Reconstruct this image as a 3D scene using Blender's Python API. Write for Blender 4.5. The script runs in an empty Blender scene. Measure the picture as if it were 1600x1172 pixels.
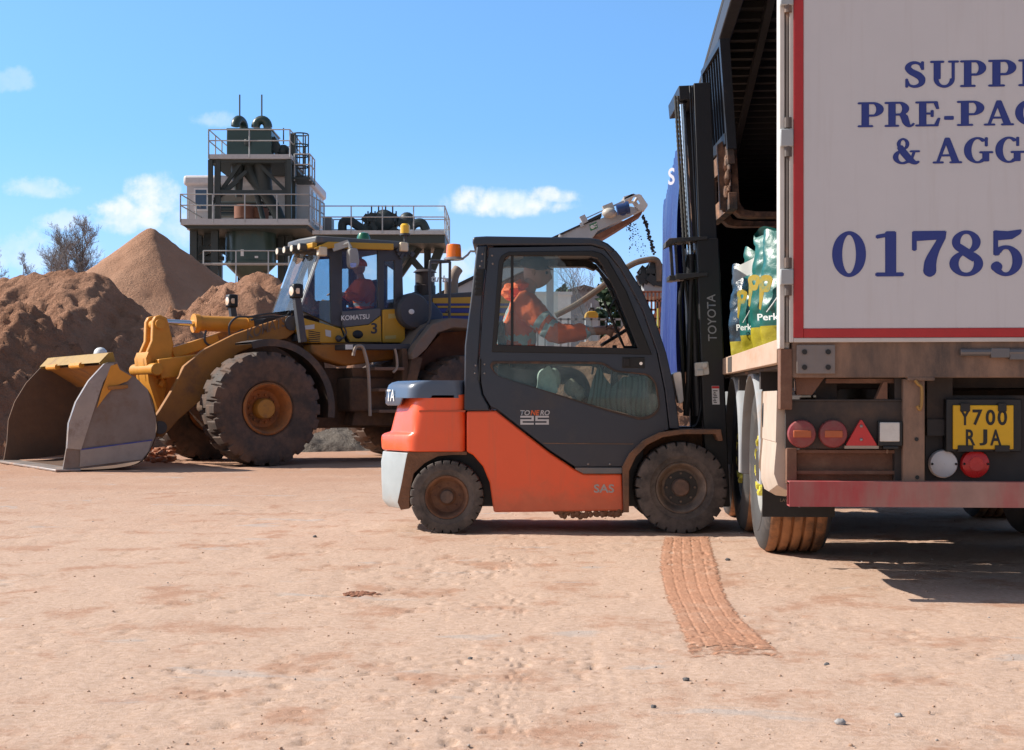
import bpy, bmesh, math, random
from mathutils import Vector, Matrix, noise
R = math.radians
sc = bpy.context.scene
random.seed(7)
# ---------------------------------------------------------------- camera
F, CX, CY, CH = 2200.0, 800.0, 622.0, 0.95      # focal length, principal column, horizon row (photo px), eye height
cd = bpy.data.cameras.new('camera'); cam = bpy.data.objects.new('camera', cd)
sc.collection.objects.link(cam); sc.camera = cam
cd.sensor_width = 36; cd.lens = 36 * F / 1600; cd.shift_y = (CY - 586) / 1600
cam.location = (0, 0, CH); cam.rotation_euler = (R(90), 0, 0)
cd.clip_start = 0.1; cd.clip_end = 6000
# ---------------------------------------------------------------- light
SUN_EL, SUN_AZ = 38.0, -82.0                     # azimuth from +Y, negative = to the left
sdir = Vector((math.sin(R(SUN_AZ)) * math.cos(R(SUN_EL)), math.cos(R(SUN_AZ)) * math.cos(R(SUN_EL)), math.sin(R(SUN_EL))))
ld = bpy.data.lights.new('sun', 'SUN'); ld.energy = 4.6; ld.angle = R(0.55); ld.color = (1.0, 0.93, 0.83)
lo = bpy.data.objects.new('sun', ld); sc.collection.objects.link(lo)
lo.rotation_euler = sdir.to_track_quat('Z', 'Y').to_euler(); lo.location = (-20, 0, 30)
sc.view_settings.view_transform = 'Standard'; sc.view_settings.look = 'None'
sc.view_settings.exposure = 0.45; sc.view_settings.gamma = 1

def nn(nt, typ, ins=None, **kw):
    n = nt.nodes.new(typ)
    for k, v in kw.items(): setattr(n, k, v)
    for k, v in (ins or {}).items():
        s = n.inputs[k]
        if hasattr(v, 'is_output') or isinstance(v, bpy.types.NodeSocket): nt.links.new(v, s)
        else: s.default_value = v
    return n
def mth(nt, op, a, b=0.0, c=None, clamp=False):
    n = nt.nodes.new('ShaderNodeMath'); n.operation = op; n.use_clamp = clamp
    for i, v in enumerate((a, b, c)):
        if v is None: continue
        if isinstance(v, bpy.types.NodeSocket): nt.links.new(v, n.inputs[i])
        else: n.inputs[i].default_value = v
    return n.outputs[0]
def sstep(nt, x, lo_, hi_):
    n = nt.nodes.new('ShaderNodeMapRange'); n.interpolation_type = 'SMOOTHSTEP'
    nt.links.new(x, n.inputs['Value']); n.inputs['From Min'].default_value = lo_; n.inputs['From Max'].default_value = hi_
    return n.outputs[0]
def mixc(nt, fac, a, b, mode='MIX'):
    n = nt.nodes.new('ShaderNodeMix'); n.data_type = 'RGBA'; n.blend_type = mode
    for s, v in ((n.inputs[0], fac), (n.inputs[6], a), (n.inputs[7], b)):
        if isinstance(v, bpy.types.NodeSocket): nt.links.new(v, s)
        else: s.default_value = (*v, 1) if isinstance(v, tuple) and len(v) == 3 else v
    return n.outputs[2]
def ntex(nt, vec, scale, detail=5, rough=0.55, dist=0.0):
    n = nn(nt, 'ShaderNodeTexNoise', {'Scale': scale, 'Detail': detail, 'Roughness': rough, 'Distortion': dist})
    if vec is not None: nt.links.new(vec, n.inputs['Vector'])
    return n.outputs['Fac']
def vmul(nt, vec, s):
    n = nn(nt, 'ShaderNodeVectorMath', operation='MULTIPLY'); nt.links.new(vec, n.inputs[0]); n.inputs[1].default_value = s
    return n.outputs[0]

w = bpy.data.worlds.new('World'); sc.world = w; w.use_nodes = True; nt = w.node_tree; nt.nodes.clear()
sky = nn(nt, 'ShaderNodeTexSky', sky_type='NISHITA'); sky.sun_disc = False
sky.sun_elevation = R(SUN_EL); sky.sun_rotation = R(SUN_AZ); sky.altitude = 100; sky.air_density = 1.0; sky.dust_density = 0.4; sky.ozone_density = 2.6
tc = nn(nt, 'ShaderNodeTexCoord'); sx = nn(nt, 'ShaderNodeSeparateXYZ', {'Vector': tc.outputs['Generated']})
zup = nn(nt, 'ShaderNodeCombineXYZ', {'X': sx.outputs[0], 'Y': sx.outputs[1], 'Z': mth(nt, 'MULTIPLY_ADD', sx.outputs[2], .95, .20)}); nt.links.new(nn(nt, 'ShaderNodeVectorMath', {0: zup.outputs[0]}, operation='NORMALIZE').outputs[0], sky.inputs[0])
dy = mth(nt, 'MAXIMUM', sx.outputs[1], 0.15)
u = mth(nt, 'DIVIDE', sx.outputs[0], dy); v = mth(nt, 'DIVIDE', sx.outputs[2], dy)
uv = nn(nt, 'ShaderNodeCombineXYZ', {'X': u, 'Y': v}).outputs[0]
n1 = ntex(nt, uv, 24, 9, 0.62); n2 = ntex(nt, uv, 75, 7, 0.6)
tot = None
for (px, py, rx, ry, amt, k) in [(240, 318, 58, 56, 1.0, .75), (205, 340, 80, 46, .9, 1.0), (290, 350, 70, 50, .5, 1.2), (790, 322, 120, 32, .95, .75), (735, 312, 40, 26, .9, 1.0), (860, 308, 48, 22, .85, 1.0), (70, 298, 70, 26, .5, 1.2),
                                 (12, 130, 48, 24, .24, 1.9), (332, 190, 44, 20, .34, 1.7), (40, 395, 150, 45, .38, 1.9), (320, 360, 120, 55, .34, 2.0), (105, 350, 60, 26, .5, 1.7), (680, 420, 160, 40, .45, 1.7)]:
    a = mth(nt, 'MULTIPLY', mth(nt, 'SUBTRACT', u, (px - CX) / F), F / rx)
    b0 = mth(nt, 'MULTIPLY', mth(nt, 'SUBTRACT', v, (CY - py) / F), F / ry)
    b = mth(nt, 'MULTIPLY', b0, mth(nt, 'MULTIPLY_ADD', mth(nt, 'LESS_THAN', b0, 0.0), .5, 1.0))
    d = mth(nt, 'ADD', mth(nt, 'MULTIPLY', a, a), mth(nt, 'MULTIPLY', b, b))
    e = mth(nt, 'SUBTRACT', mth(nt, 'MULTIPLY_ADD', mth(nt, 'SUBTRACT', n1, 0.5), 2.6 * k, 0.75), d)
    e = mth(nt, 'MULTIPLY_ADD', mth(nt, 'SUBTRACT', n2, 0.5), 1.3, e)
    e = mth(nt, 'MULTIPLY', sstep(nt, e, -0.15, 0.75), amt)
    tot = e if tot is None else mth(nt, 'MAXIMUM', tot, e)
shade = sstep(nt, mth(nt, 'MULTIPLY_ADD', ntex(nt, uv, 38, 6, .6), 1.0, 0.0), .35, .62)
ccol = mixc(nt, shade, (4.4, 5.3, 6.2), (5.9, 6.0, 6.1))
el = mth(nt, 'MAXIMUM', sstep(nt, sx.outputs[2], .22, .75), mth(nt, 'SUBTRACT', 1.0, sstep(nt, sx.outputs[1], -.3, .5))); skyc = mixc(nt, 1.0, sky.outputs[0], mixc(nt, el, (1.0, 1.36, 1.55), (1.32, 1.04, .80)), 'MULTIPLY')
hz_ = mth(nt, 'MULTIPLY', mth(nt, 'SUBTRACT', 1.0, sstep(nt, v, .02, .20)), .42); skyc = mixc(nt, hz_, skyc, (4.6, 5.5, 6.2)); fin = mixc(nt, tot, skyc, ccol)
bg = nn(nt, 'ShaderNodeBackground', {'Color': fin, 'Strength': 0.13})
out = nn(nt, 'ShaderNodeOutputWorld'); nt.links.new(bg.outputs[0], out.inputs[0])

# ---------------------------------------------------------------- frames: where a photo pixel meets a plane of a thing
CAMP = Vector((0, 0, CH))
class Frame:
    def __init__(s, loc, rz=0.0):
        s.loc, s.rz = Vector(loc), rz
        s.M = Matrix.Translation(s.loc) @ Matrix.Rotation(rz, 4, 'Z'); s.I = s.M.inverted()
    def at(s, px, py, ax, val):
        o = s.I @ CAMP; d = s.I.to_3x3() @ Vector(((px - CX) / F, 1.0, (CY - py) / F))
        return o + d * ((val - o[ax]) / d[ax])
    def xz(s, pts, val): return [(q.x, q.z) for q in (s.at(a, b, 1, val) for a, b in pts)]
WF = Frame((0, 0, 0))
def W(px, py, Y): return WF.at(px, py, 1, Y)

# ---------------------------------------------------------------- mesh builder
def catmull(pts, n=6, closed=False):
    P = [Vector(p) for p in pts]; o = []; N = len(P)
    for i in range(N if closed else N - 1):
        g = (lambda j: P[j % N]) if closed else (lambda j: P[min(max(j, 0), N - 1)])
        a, b, c, d = g(i - 1), g(i), g(i + 1), g(i + 2)
        for k in range(n):
            t = k / n
            o.append(.5 * ((2 * b) + (c - a) * t + (2 * a - 5 * b + 4 * c - d) * t * t + (3 * b - a - 3 * c + d) * t ** 3))
    if not closed: o.append(P[-1].copy())
    return o
def rounded(poly, r, n=5):
    P = [Vector(p) for p in poly]; o = []; N = len(P)
    for i in range(N):
        p, a, b = P[i], P[i - 1], P[(i + 1) % N]
        da, db = (a - p), (b - p); rr = min(r, da.length * .45, db.length * .45)
        s, e = p + da.normalized() * rr, p + db.normalized() * rr
        for k in range(n + 1):
            t = k / n; o.append(tuple(s * (1 - t) ** 2 + p * 2 * t * (1 - t) + e * t * t))
    return o
class MB:
    def __init__(s): s.v = []; s.f = []; s.m = []; s.mi = 0; s.T = None
    def mat(s, i): s.mi = i; return s
    def add(s, vs, fs):
        b = len(s.v)
        s.v += [(s.T @ Vector(q)) if s.T else Vector(q) for q in vs]
        s.f += [tuple(b + i for i in f) for f in fs]; s.m += [s.mi] * len(fs); return s
    def box(s, x0, x1, y0, y1, z0, z1):
        return s.add([(x, y, z) for x in (x0, x1) for y in (y0, y1) for z in (z0, z1)], [(0, 1, 3, 2), (4, 6, 7, 5), (0, 4, 5, 1), (2, 3, 7, 6), (0, 2, 6, 4), (1, 5, 7, 3)])
    def cbox(s, c, size, rot=None):
        h = Vector(size) * .5; c = Vector(c); vs = []
        for x in (-1, 1):
            for y in (-1, 1):
                for z in (-1, 1):
                    q = Vector((x * h.x, y * h.y, z * h.z)); vs.append(c + (rot @ q if rot else q))
        return s.add(vs, [(0, 1, 3, 2), (4, 6, 7, 5), (0, 4, 5, 1), (2, 3, 7, 6), (0, 2, 6, 4), (1, 5, 7, 3)])
    def ext(s, loop, vec):
        n = len(loop); L = [Vector(p) for p in loop]; vec = Vector(vec)
        return s.add(L + [p + vec for p in L], [tuple(range(n)), tuple(range(2 * n - 1, n - 1, -1))] + [(i, (i + 1) % n, n + (i + 1) % n, n + i) for i in range(n)])
    def prism(s, poly, y0, y1): return s.ext([(x, y0, z) for x, z in poly], (0, y1 - y0, 0))
    def beam(s, p0, p1, wd, ht, up=(0, 0, 1)):
        p0, p1 = Vector(p0), Vector(p1); d = (p1 - p0).normalized(); up = Vector(up)
        if abs(d.dot(up)) > .98: up = Vector((0, 1, 0))
        sdv = d.cross(up).normalized() * wd * .5; uu = sdv.cross(d).normalized() * ht * .5
        return s.ext([p0 - sdv - uu, p0 + sdv - uu, p0 + sdv + uu, p0 - sdv + uu], p1 - p0)
    def frame(s, outer, holes, y0, y1, fn=None):
        bm = bmesh.new(); es = []; loops = []
        for lp in [outer] + holes:
            vs = [bm.verts.new((x, 0, z)) for x, z in lp]; loops.append(vs)
            es += [bm.edges.new((vs[i], vs[(i + 1) % len(vs)])) for i in range(len(vs))]
        bmesh.ops.triangle_fill(bm, use_beauty=True, use_dissolve=False, edges=es, normal=(0, 1, 0))
        bm.verts.index_update(); n = len(bm.verts); base = [v_.co.copy() for v_ in bm.verts]
        Y = (lambda c, yy: yy + (fn(c.x, c.z) if fn else 0))
        vs = [(c.x, Y(c, y0), c.z) for c in base] + [(c.x, Y(c, y1), c.z) for c in base]
        fs = [tuple(v_.index for v_ in f.verts) for f in bm.faces]; fs += [tuple(i + n for i in reversed(f)) for f in fs]
        for lp in loops:
            k = len(lp)
            for i in range(k): a, b = lp[i].index, lp[(i + 1) % k].index; fs.append((a, b, b + n, a + n))
        bm.free(); return s.add(vs, fs)
    def tube(s, pts, r, n=8, cap=True):
        P = [Vector(p) for p in pts]; k = len(P); rr = r if isinstance(r, (list, tuple)) else [r] * k
        vs = []; ref = None
        for i in range(k):
            d = (P[min(i + 1, k - 1)] - P[max(i - 1, 0)])
            d = d.normalized() if d.length > 1e-9 else Vector((0, 0, 1))
            if ref is None: ref = Vector((0, 0, 1)) if abs(d.z) < .9 else Vector((1, 0, 0))
            a = d.cross(ref)
            if a.length < 1e-4: ref = Vector((1, 0, 0)) if abs(d.x) < .9 else Vector((0, 1, 0)); a = d.cross(ref)
            a.normalize(); b = a.cross(d); ref = b.copy()
            for j in range(n):
                t = 2 * math.pi * j / n; vs.append(P[i] + (a * math.cos(t) + b * math.sin(t)) * rr[i])
        fs = [(i * n + j, i * n + (j + 1) % n, (i + 1) * n + (j + 1) % n, (i + 1) * n + j) for i in range(k - 1) for j in range(n)]
        if cap: fs += [tuple(range(n)), tuple((k - 1) * n + j for j in reversed(range(n)))]
        return s.add(vs, fs)
    def cyl(s, p0, p1, r, n=16, r2=None): return s.tube([p0, p1], [r, r if r2 is None else r2], n)
    def lathe(s, prof, o, ax='y', n=32, rf=None, arc=None):
        o = Vector(o); vs = []; k = len(prof); full = arc is None; a0, a1 = arc or (0, 2 * math.pi); m = n if full else n + 1
        for j in range(m):
            t = a0 + (a1 - a0) * j / n; c, q = math.cos(t), math.sin(t)
            for i, (r, h) in enumerate(prof):
                if rf: r = rf(r, h, t, i)
                vs.append(o + (Vector((r * c, h, r * q)) if ax == 'y' else Vector((r * c, r * q, h)) if ax == 'z' else Vector((h, r * c, r * q))))
        fs = [(j * k + i, j * k + i + 1, ((j + 1) % m) * k + i + 1, ((j + 1) % m) * k + i) for j in range(n) for i in range(k - 1)]
        return s.add(vs, fs)
    def ball(s, c, r, n=12, mrings=8, sq=(1, 1, 1), fn=None):
        c = Vector(c); vs = []; 
        for i in range(mrings + 1):
            a = math.pi * i / mrings
            for j in range(n):
                t = 2 * math.pi * j / n; d = Vector((math.sin(a) * math.cos(t), math.sin(a) * math.sin(t), math.cos(a)))
                q = Vector((d.x * sq[0], d.y * sq[1], d.z * sq[2])) * r
                if fn: q = fn(q, d)
                vs.append(c + q)
        fs = [(i * n + j, i * n + (j + 1) % n, (i + 1) * n + (j + 1) % n, (i + 1) * n + j) for i in range(mrings) for j in range(n)]
        return s.add(vs, fs)
    def sheet(s, rows, closed=False):
        k = len(rows[0]); vs = [p for r_ in rows for p in r_]; n = len(rows)
        return s.add(vs, [(i * k + j, i * k + j + 1, (i + 1) * k + j + 1, (i + 1) * k + j) for i in range(n - 1) for j in range(k - 1)])
def obj(name, mb, mats, parent=None, bev=0, ang=35, smooth=True, recalc=True, loc=None):
    me = bpy.data.meshes.new(name); bm = bmesh.new()
    vs = [bm.verts.new(q) for q in mb.v]
    for f, mi in zip(mb.f, mb.m):
        try: bf = bm.faces.new([vs[i] for i in f]); bf.material_index = mi
        except ValueError: pass
    if recalc:
        bmesh.ops.remove_doubles(bm, verts=bm.verts, dist=1e-6); bmesh.ops.recalc_face_normals(bm, faces=bm.faces)
    bm.to_mesh(me); bm.free()
    o = bpy.data.objects.new(name, me); sc.collection.objects.link(o)
    for m_ in (mats if isinstance(mats, (list, tuple)) else [mats]): me.materials.append(m_)
    if smooth: me.shade_smooth(); me.set_sharp_from_angle(angle=R(ang))
    if bev:
        b = o.modifiers.new('bevel', 'BEVEL'); b.width = bev; b.segments = 2; b.limit_method = 'ANGLE'; b.angle_limit = R(40); b.harden_normals = False
    if parent: o.parent = parent
    if loc: o.location = loc
    return o
def thing(name, label, cat, fr=None, group=None, loc=None, rz=0):
    o = bpy.data.objects.new(name, None); sc.collection.objects.link(o); o.empty_display_size = .2
    o.location = fr.loc if fr else loc; o.rotation_euler = (0, 0, fr.rz if fr else rz)
    return tag(o, label, cat, group)
def tag(o, label, cat, group=None, kind=None):
    if label: o['label'] = label
    if cat: o['category'] = cat
    if group: o['group'] = group
    if kind: o['kind'] = kind
    return o
def struct(name, mb, m_, **kw):
    o = obj(name, mb, m_, **kw); o['kind'] = 'structure'; return o
def copy_tree(o, parent=None):
    c = o.copy(); sc.collection.objects.link(c)
    if parent: c.parent = parent
    for ch in [q for q in sc.objects if q.parent == o]: copy_tree(ch, c)
    return c
def text(name, body, mat_, parent, o, right, up, width=None, height=None, shear=0, bold=0.0, depth=.002, center=False):
    cu = bpy.data.curves.new(name, 'FONT'); cu.body = body; cu.size = 1; cu.shear = shear; cu.offset = bold; cu.resolution_u = 4
    to = bpy.data.objects.new(name, cu); sc.collection.objects.link(to)
    me = bpy.data.meshes.new_from_object(to.evaluated_get(bpy.context.evaluated_depsgraph_get())); bpy.data.objects.remove(to)
    xs = [q.co.x for q in me.vertices]; ys = [q.co.y for q in me.vertices]; x0, x1, y0, y1 = min(xs), max(xs), min(ys), max(ys)
    sy = (height / (y1 - y0)) if height else width / (x1 - x0); sx_ = width / (x1 - x0) if width else sy
    right, up, o = Vector(right).normalized(), Vector(up).normalized(), Vector(o); nrm = right.cross(up)
    for q in me.vertices:
        a = (q.co.x - x0) * sx_ - ((x1 - x0) * sx_ * .5 if center else 0); b = (q.co.y - y0) * sy
        q.co = o + right * a + up * b + nrm * depth
    ob = bpy.data.objects.new(name, me); sc.collection.objects.link(ob); me.materials.clear(); me.materials.append(mat_)
    if parent: ob.parent = parent
    return ob
# ---------------------------------------------------------------- materials
DUST = (0.36, 0.20, 0.125); MUD = (0.20, 0.095, 0.05)
def M(name, col, rough=.5, metal=0.0, dirt=0.0, dcol=DUST, ds=3.0, var=.10, bump=0.0, bs=40, coat=0.0, low=None, lowamt=.8, streak=0.0, spec=.5, stretch=(1, 1, 1), drough=.9):
    m_ = bpy.data.materials.new(name); m_.use_nodes = True; nt = m_.node_tree; nt.nodes.clear()
    tcn = nn(nt, 'ShaderNodeTexCoord'); oc = tcn.outputs['Object']; sv = vmul(nt, oc, stretch)
    c = mixc(nt, ntex(nt, sv, ds * 2.3, 6, .6), tuple(x * (1 - var * 2) for x in col), tuple(min(1, x * (1 + var * 2)) for x in col))
    ro = mth(nt, 'MULTIPLY_ADD', ntex(nt, oc, 22, 5, .65), .22, rough - .11)
    mask = None
    if dirt > 0:
        a = ntex(nt, sv, ds, 9, .68); mask = sstep(nt, a, .72 - dirt * .55, .92 - dirt * .38)
    if streak > 0:
        a = ntex(nt, vmul(nt, oc, (9, 9, .55)), 2.2, 6, .62); s_ = mth(nt, 'MULTIPLY', sstep(nt, a, .5, .72), streak)
        mask = s_ if mask is None else mth(nt, 'MAXIMUM', mask, s_)
    if low:
        gz = nn(nt, 'ShaderNodeSeparateXYZ', {0: nn(nt, 'ShaderNodeNewGeometry').outputs['Position']}).outputs[2]
        a = mth(nt, 'MULTIPLY_ADD', mth(nt, 'SUBTRACT', ntex(nt, oc, 6, 8, .7), .5), (low[1] - low[0]) * 1.6, gz)
        s_ = mth(nt, 'MULTIPLY', mth(nt, 'SUBTRACT', 1.0, sstep(nt, a, low[0], low[1])), lowamt)
        mask = s_ if mask is None else mth(nt, 'MAXIMUM', mask, s_)
    p = nn(nt, 'ShaderNodeBsdfPrincipled', {'Metallic': metal})
    p.inputs['Specular IOR Level'].default_value = spec
    if coat: p.inputs['Coat Weight'].default_value = coat; p.inputs['Coat Roughness'].default_value = .12
    if mask is not None:
        d2 = mixc(nt, ntex(nt, oc, 9, 5, .6), tuple(x * .72 for x in dcol), tuple(x * 1.25 for x in dcol))
        c = mixc(nt, mask, c, d2); ro = mth(nt, 'MULTIPLY_ADD', mask, drough - rough, ro, clamp=True)
        if metal: nt.links.new(mth(nt, 'MULTIPLY', mth(nt, 'SUBTRACT', 1.0, mask), metal), p.inputs['Metallic'])
    nt.links.new(c, p.inputs['Base Color']); nt.links.new(ro, p.inputs['Roughness'])
    if bump:
        b = nn(nt, 'ShaderNodeBump', {'Height': ntex(nt, oc, bs, 6, .6), 'Strength': bump, 'Distance': .01}); nt.links.new(b.outputs[0], p.inputs['Normal'])
    o = nn(nt, 'ShaderNodeOutputMaterial'); nt.links.new(p.outputs[0], o.inputs[0]); return m_
def glassmat(name, tint, refl=1.0, dust_glare=.06, rough=.02, dcol=(.5, .45, .4)):
    m_ = bpy.data.materials.new(name); m_.use_nodes = True; nt = m_.node_tree; nt.nodes.clear()
    oc = nn(nt, 'ShaderNodeTexCoord').outputs['Object']
    t = nn(nt, 'ShaderNodeBsdfTransparent', {'Color': (*tint, 1)}); g = nn(nt, 'ShaderNodeBsdfGlossy', {'Roughness': rough, 'Color': (1, 1, 1, 1)})
    fr = nn(nt, 'ShaderNodeFresnel', {'IOR': 1.5}).outputs[0]
    m1 = nn(nt, 'ShaderNodeMixShader', {0: mth(nt, 'MULTIPLY', fr, refl, clamp=True)}); nt.links.new(t.outputs[0], m1.inputs[1]); nt.links.new(g.outputs[0], m1.inputs[2])
    df = nn(nt, 'ShaderNodeBsdfDiffuse', {'Color': (*dcol, 1)})
    a = mth(nt, 'MULTIPLY', sstep(nt, ntex(nt, oc, 3.5, 8, .7), .25, .85), dust_glare * 2)  # pale diffuse coat: dust, and on some panes imitated reflections
    m2 = nn(nt, 'ShaderNodeMixShader', {0: a}); nt.links.new(m1.outputs[0], m2.inputs[1]); nt.links.new(df.outputs[0], m2.inputs[2])
    o = nn(nt, 'ShaderNodeOutputMaterial'); nt.links.new(m2.outputs[0], o.inputs[0]); return m_
black = M('black_paint', (.018, .018, .02), .42, dirt=.12, ds=2.5)
blackp = M('black_plastic', (.022, .022, .024), .55, dirt=.25, ds=4)
rubber = M('tyre_rubber', (.046, .041, .039), .8, dirt=.7, dcol=(.135, .110, .096), ds=7, bump=.3, bs=60)
rubberm = M('muddy_tyre_rubber', (.045, .036, .032), .72, dirt=.72, dcol=(.135, .083, .06), ds=4, bump=.5, bs=30)
chrome = M('polished_rod', (.75, .77, .8), .12, 1.0)
steel = M('worn_steel', (.32, .32, .33), .42, .75, dirt=.45, ds=3)
galv = M('galvanised_steel', (.38, .40, .41), .5, .25, dirt=.12)
rust = M('rusty_steel', (.17, .075, .036), .85, 0.1, dirt=.4, dcol=(.26, .125, .065), bump=.4, bs=50)
mudm = M('caked_mud', (.21, .105, .06), .95, bump=.9, bs=35, var=.25)
whitem = M('white_marking', (.72, .72, .70), .5, dirt=.1)
glass = glassmat('tinted_glass', (.92, .96, .955), .6, .035)  # coat thickened to imitate reflections on the cab panes
glassc = glassmat('clear_glass', (.95, .975, .97), .9, .03)
# ================================================================ ground
def ground_h(x, y):
    a = noise.fractal(Vector((x * .9, y * .9, 0)), 1.0, 2.0, 3) * .008
    b = noise.fractal(Vector((x * 5.2, y * 4.2, 4)), .8, 2.1, 4) * .0075
    c = noise.noise(Vector((x * .35 + 5, y * 2.6, 8))) * .006 * min(1, max(0, (y - 9) / 6))
    m_ = max(0, noise.noise(Vector((x * .8, y * 1.3, 21))) + .12)
    d = noise.fractal(Vector((x * 15, y * 24, 31)), .7, 2.0, 3); d = -max(0, d - .30) * .030 * min(1, m_ * 3 + .25)
    e = max(0, noise.noise(Vector((x * .6 + 9, y * .8, 41))) - .08); e = math.sin((x * .55 + y) * 62 + 4 * noise.noise(Vector((x * 2, y * 2, 6)))) * .0035 * min(1, e * 4) if y < 3 else 0
    return a + b * .45 + c + d + e
def _pl(pts): return [((px - CX) * (CH * F / (py - CY)) / F, CH * F / (py - CY)) for px, py in pts]
PRINTS = [(_pl(P), w_, k_) for P, w_, k_ in (([(-60, 1010), (200, 935), (420, 878), (640, 836)], .20, 0), ([(440, 960), (640, 905), (900, 868), (1040, 858)], .17, 1), ([(1120, 890), (1250, 925), (1420, 965), (1640, 1000)], .19, 0), ([(610, 1190), (690, 1075), (745, 990), (800, 930)], .15, 1), ([(980, 1160), (960, 1010), (968, 930), (1000, 860)], .14, 0), ([(-40, 800), (300, 790), (620, 770)], .30, 1), ([(-40, 860), (260, 800), (560, 745)], .25, 0))]
def prints(x, y):
    s_ = 0
    for P, w_, kd in PRINTS:
        L = 0
        for (ax_, ay_), (bx_, by_) in zip(P, P[1:]):
            dx, dy = bx_ - ax_, by_ - ay_; l2 = dx * dx + dy * dy; t = ((x - ax_) * dx + (y - ay_) * dy) / l2; l_ = math.sqrt(l2)
            if -.02 <= t <= 1.02:
                d = ((x - ax_) * dy - (y - ay_) * dx) / l_
                if abs(d) < w_:
                    u_ = L + t * l_; e = min(1, (w_ - abs(d)) / .05) * max(0, min(1, noise.noise(Vector((x * 1.1, y * 1.1, 17 + w_))) * 3 + .45))
                    c_ = (u_ + abs(d) * (.8 if kd else 0)) / .11 % 1.0; b_ = (d / w_ * 2.5) % 1
                    s_ += e * (-.0022 + .004 * (1 if c_ < .55 else 0) * (1 if kd or b_ < .8 else 0)); break
            L += l_
    return s_
mb = MB(); ys = [1.2]
while ys[-1] < 95: ys.append(ys[-1] + max(.022, .0048 * ys[-1]))
NU = 520; us = [math.copysign(abs(t) ** 1.35, t) for t in (2 * i / NU - 1 for i in range(NU + 1))]
vs = []; fs = []
for y in ys:
    hw = y * .72 + 2.6
    for t in us: x = t * hw; vs.append((x, y, ground_h(x, y) + (prints(x, y) if 3 < y < 13 and abs(x) < .45 * y else 0)))
k = NU + 1
fs = [(i * k + j, i * k + j + 1, (i + 1) * k + j + 1, (i + 1) * k + j) for i in range(len(ys) - 1) for j in range(NU)]
b = len(vs); vs += [(-4000, -4000, -.035), (4000, -4000, -.035), (4000, 4000, -.035), (-4000, 4000, -.035)]; fs.append((b, b + 1, b + 2, b + 3))
gm = bpy.data.materials.new('sandy_ground'); gm.use_nodes = True; nt = gm.node_tree; nt.nodes.clear()
pos = nn(nt, 'ShaderNodeNewGeometry').outputs['Position']
sp = nn(nt, 'ShaderNodeSeparateXYZ', {0: pos})
n_big = ntex(nt, vmul(nt, pos, (.55, .75, 1)), 1.0, 6, .6); n_mid = ntex(nt, vmul(nt, pos, (1.7, 1.5, 1)), 1.3, 9, .70); n_fin = ntex(nt, pos, 34, 7, .7); n_grit = ntex(nt, pos, 210, 4, .7)
pale = mixc(nt, sstep(nt, n_fin, .3, .72), (.51, .345, .25), (.655, .475, .37))
redd = mixc(nt, n_fin, (.34, .155, .088), (.48, .255, .16))
dist = sstep(nt, mth(nt, 'MULTIPLY_ADD', mth(nt, 'SUBTRACT', n_big, .5), 14.0, sp.outputs[1]), 7.0, 22.0)
rf = mth(nt, 'MAXIMUM', mth(nt, 'MULTIPLY', sstep(nt, n_mid, .50, .64), .62), mth(nt, 'MULTIPLY', dist, .62))
rf = mth(nt, 'MAXIMUM', rf, mth(nt, 'MULTIPLY', sstep(nt, mth(nt, 'ADD', n_mid, mth(nt, 'MULTIPLY', mth(nt, 'SUBTRACT', n_fin, .5), .35)), .62, .72), .9))
col = mixc(nt, rf, pale, redd)
n_gr = ntex(nt, vmul(nt, pos, (1.1, 2.0, 1)), 1.7, 6, .55)
n_gr2 = nn(nt, 'ShaderNodeTexNoise', {'Vector': vmul(nt, pos, (1.1, 2.0, 1)), 'Scale': 1.7, 'Detail': 6.0}).outputs['Fac']
col = mixc(nt, mth(nt, 'MULTIPLY', sstep(nt, ntex(nt, vmul(nt, pos, (.9, 1.9, 3)), 1.45, 5, .5, .6), .62, .70), .55), col, (.47, .43, .40))
col = mixc(nt, mth(nt, 'MULTIPLY', sstep(nt, n_grit, .62, .72), .65), col, (.26, .165, .115))
pb = nn(nt, 'ShaderNodeBsdfPrincipled', {'Base Color': col, 'Roughness': .95}); pb.inputs['Specular IOR Level'].default_value = .12
hh = mth(nt, 'ADD', mth(nt, 'MULTIPLY', n_fin, .6), mth(nt, 'MULTIPLY', n_grit, .18))
hh = mth(nt, 'ADD', hh, mth(nt, 'MULTIPLY', ntex(nt, vmul(nt, pos, (1, 1.3, 1)), 90, 6, .75), .5)); hh = mth(nt, 'SUBTRACT', hh, mth(nt, 'MULTIPLY', sstep(nt, ntex(nt, vmul(nt, pos, (1, 1.6, 1)), 17, 4, .55), .62, .74), .6))
bp = nn(nt, 'ShaderNodeBump', {'Height': hh, 'Strength': .42, 'Distance': .03}); nt.links.new(bp.outputs[0], pb.inputs['Normal'])
om = nn(nt, 'ShaderNodeOutputMaterial'); nt.links.new(pb.outputs[0], om.inputs[0])
me = bpy.data.meshes.new('ground'); me.from_pydata(vs, [], fs); me.materials.append(gm); me.shade_smooth()
go = bpy.data.objects.new('ground', me); sc.collection.objects.link(go); go['kind'] = 'structure'

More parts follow.
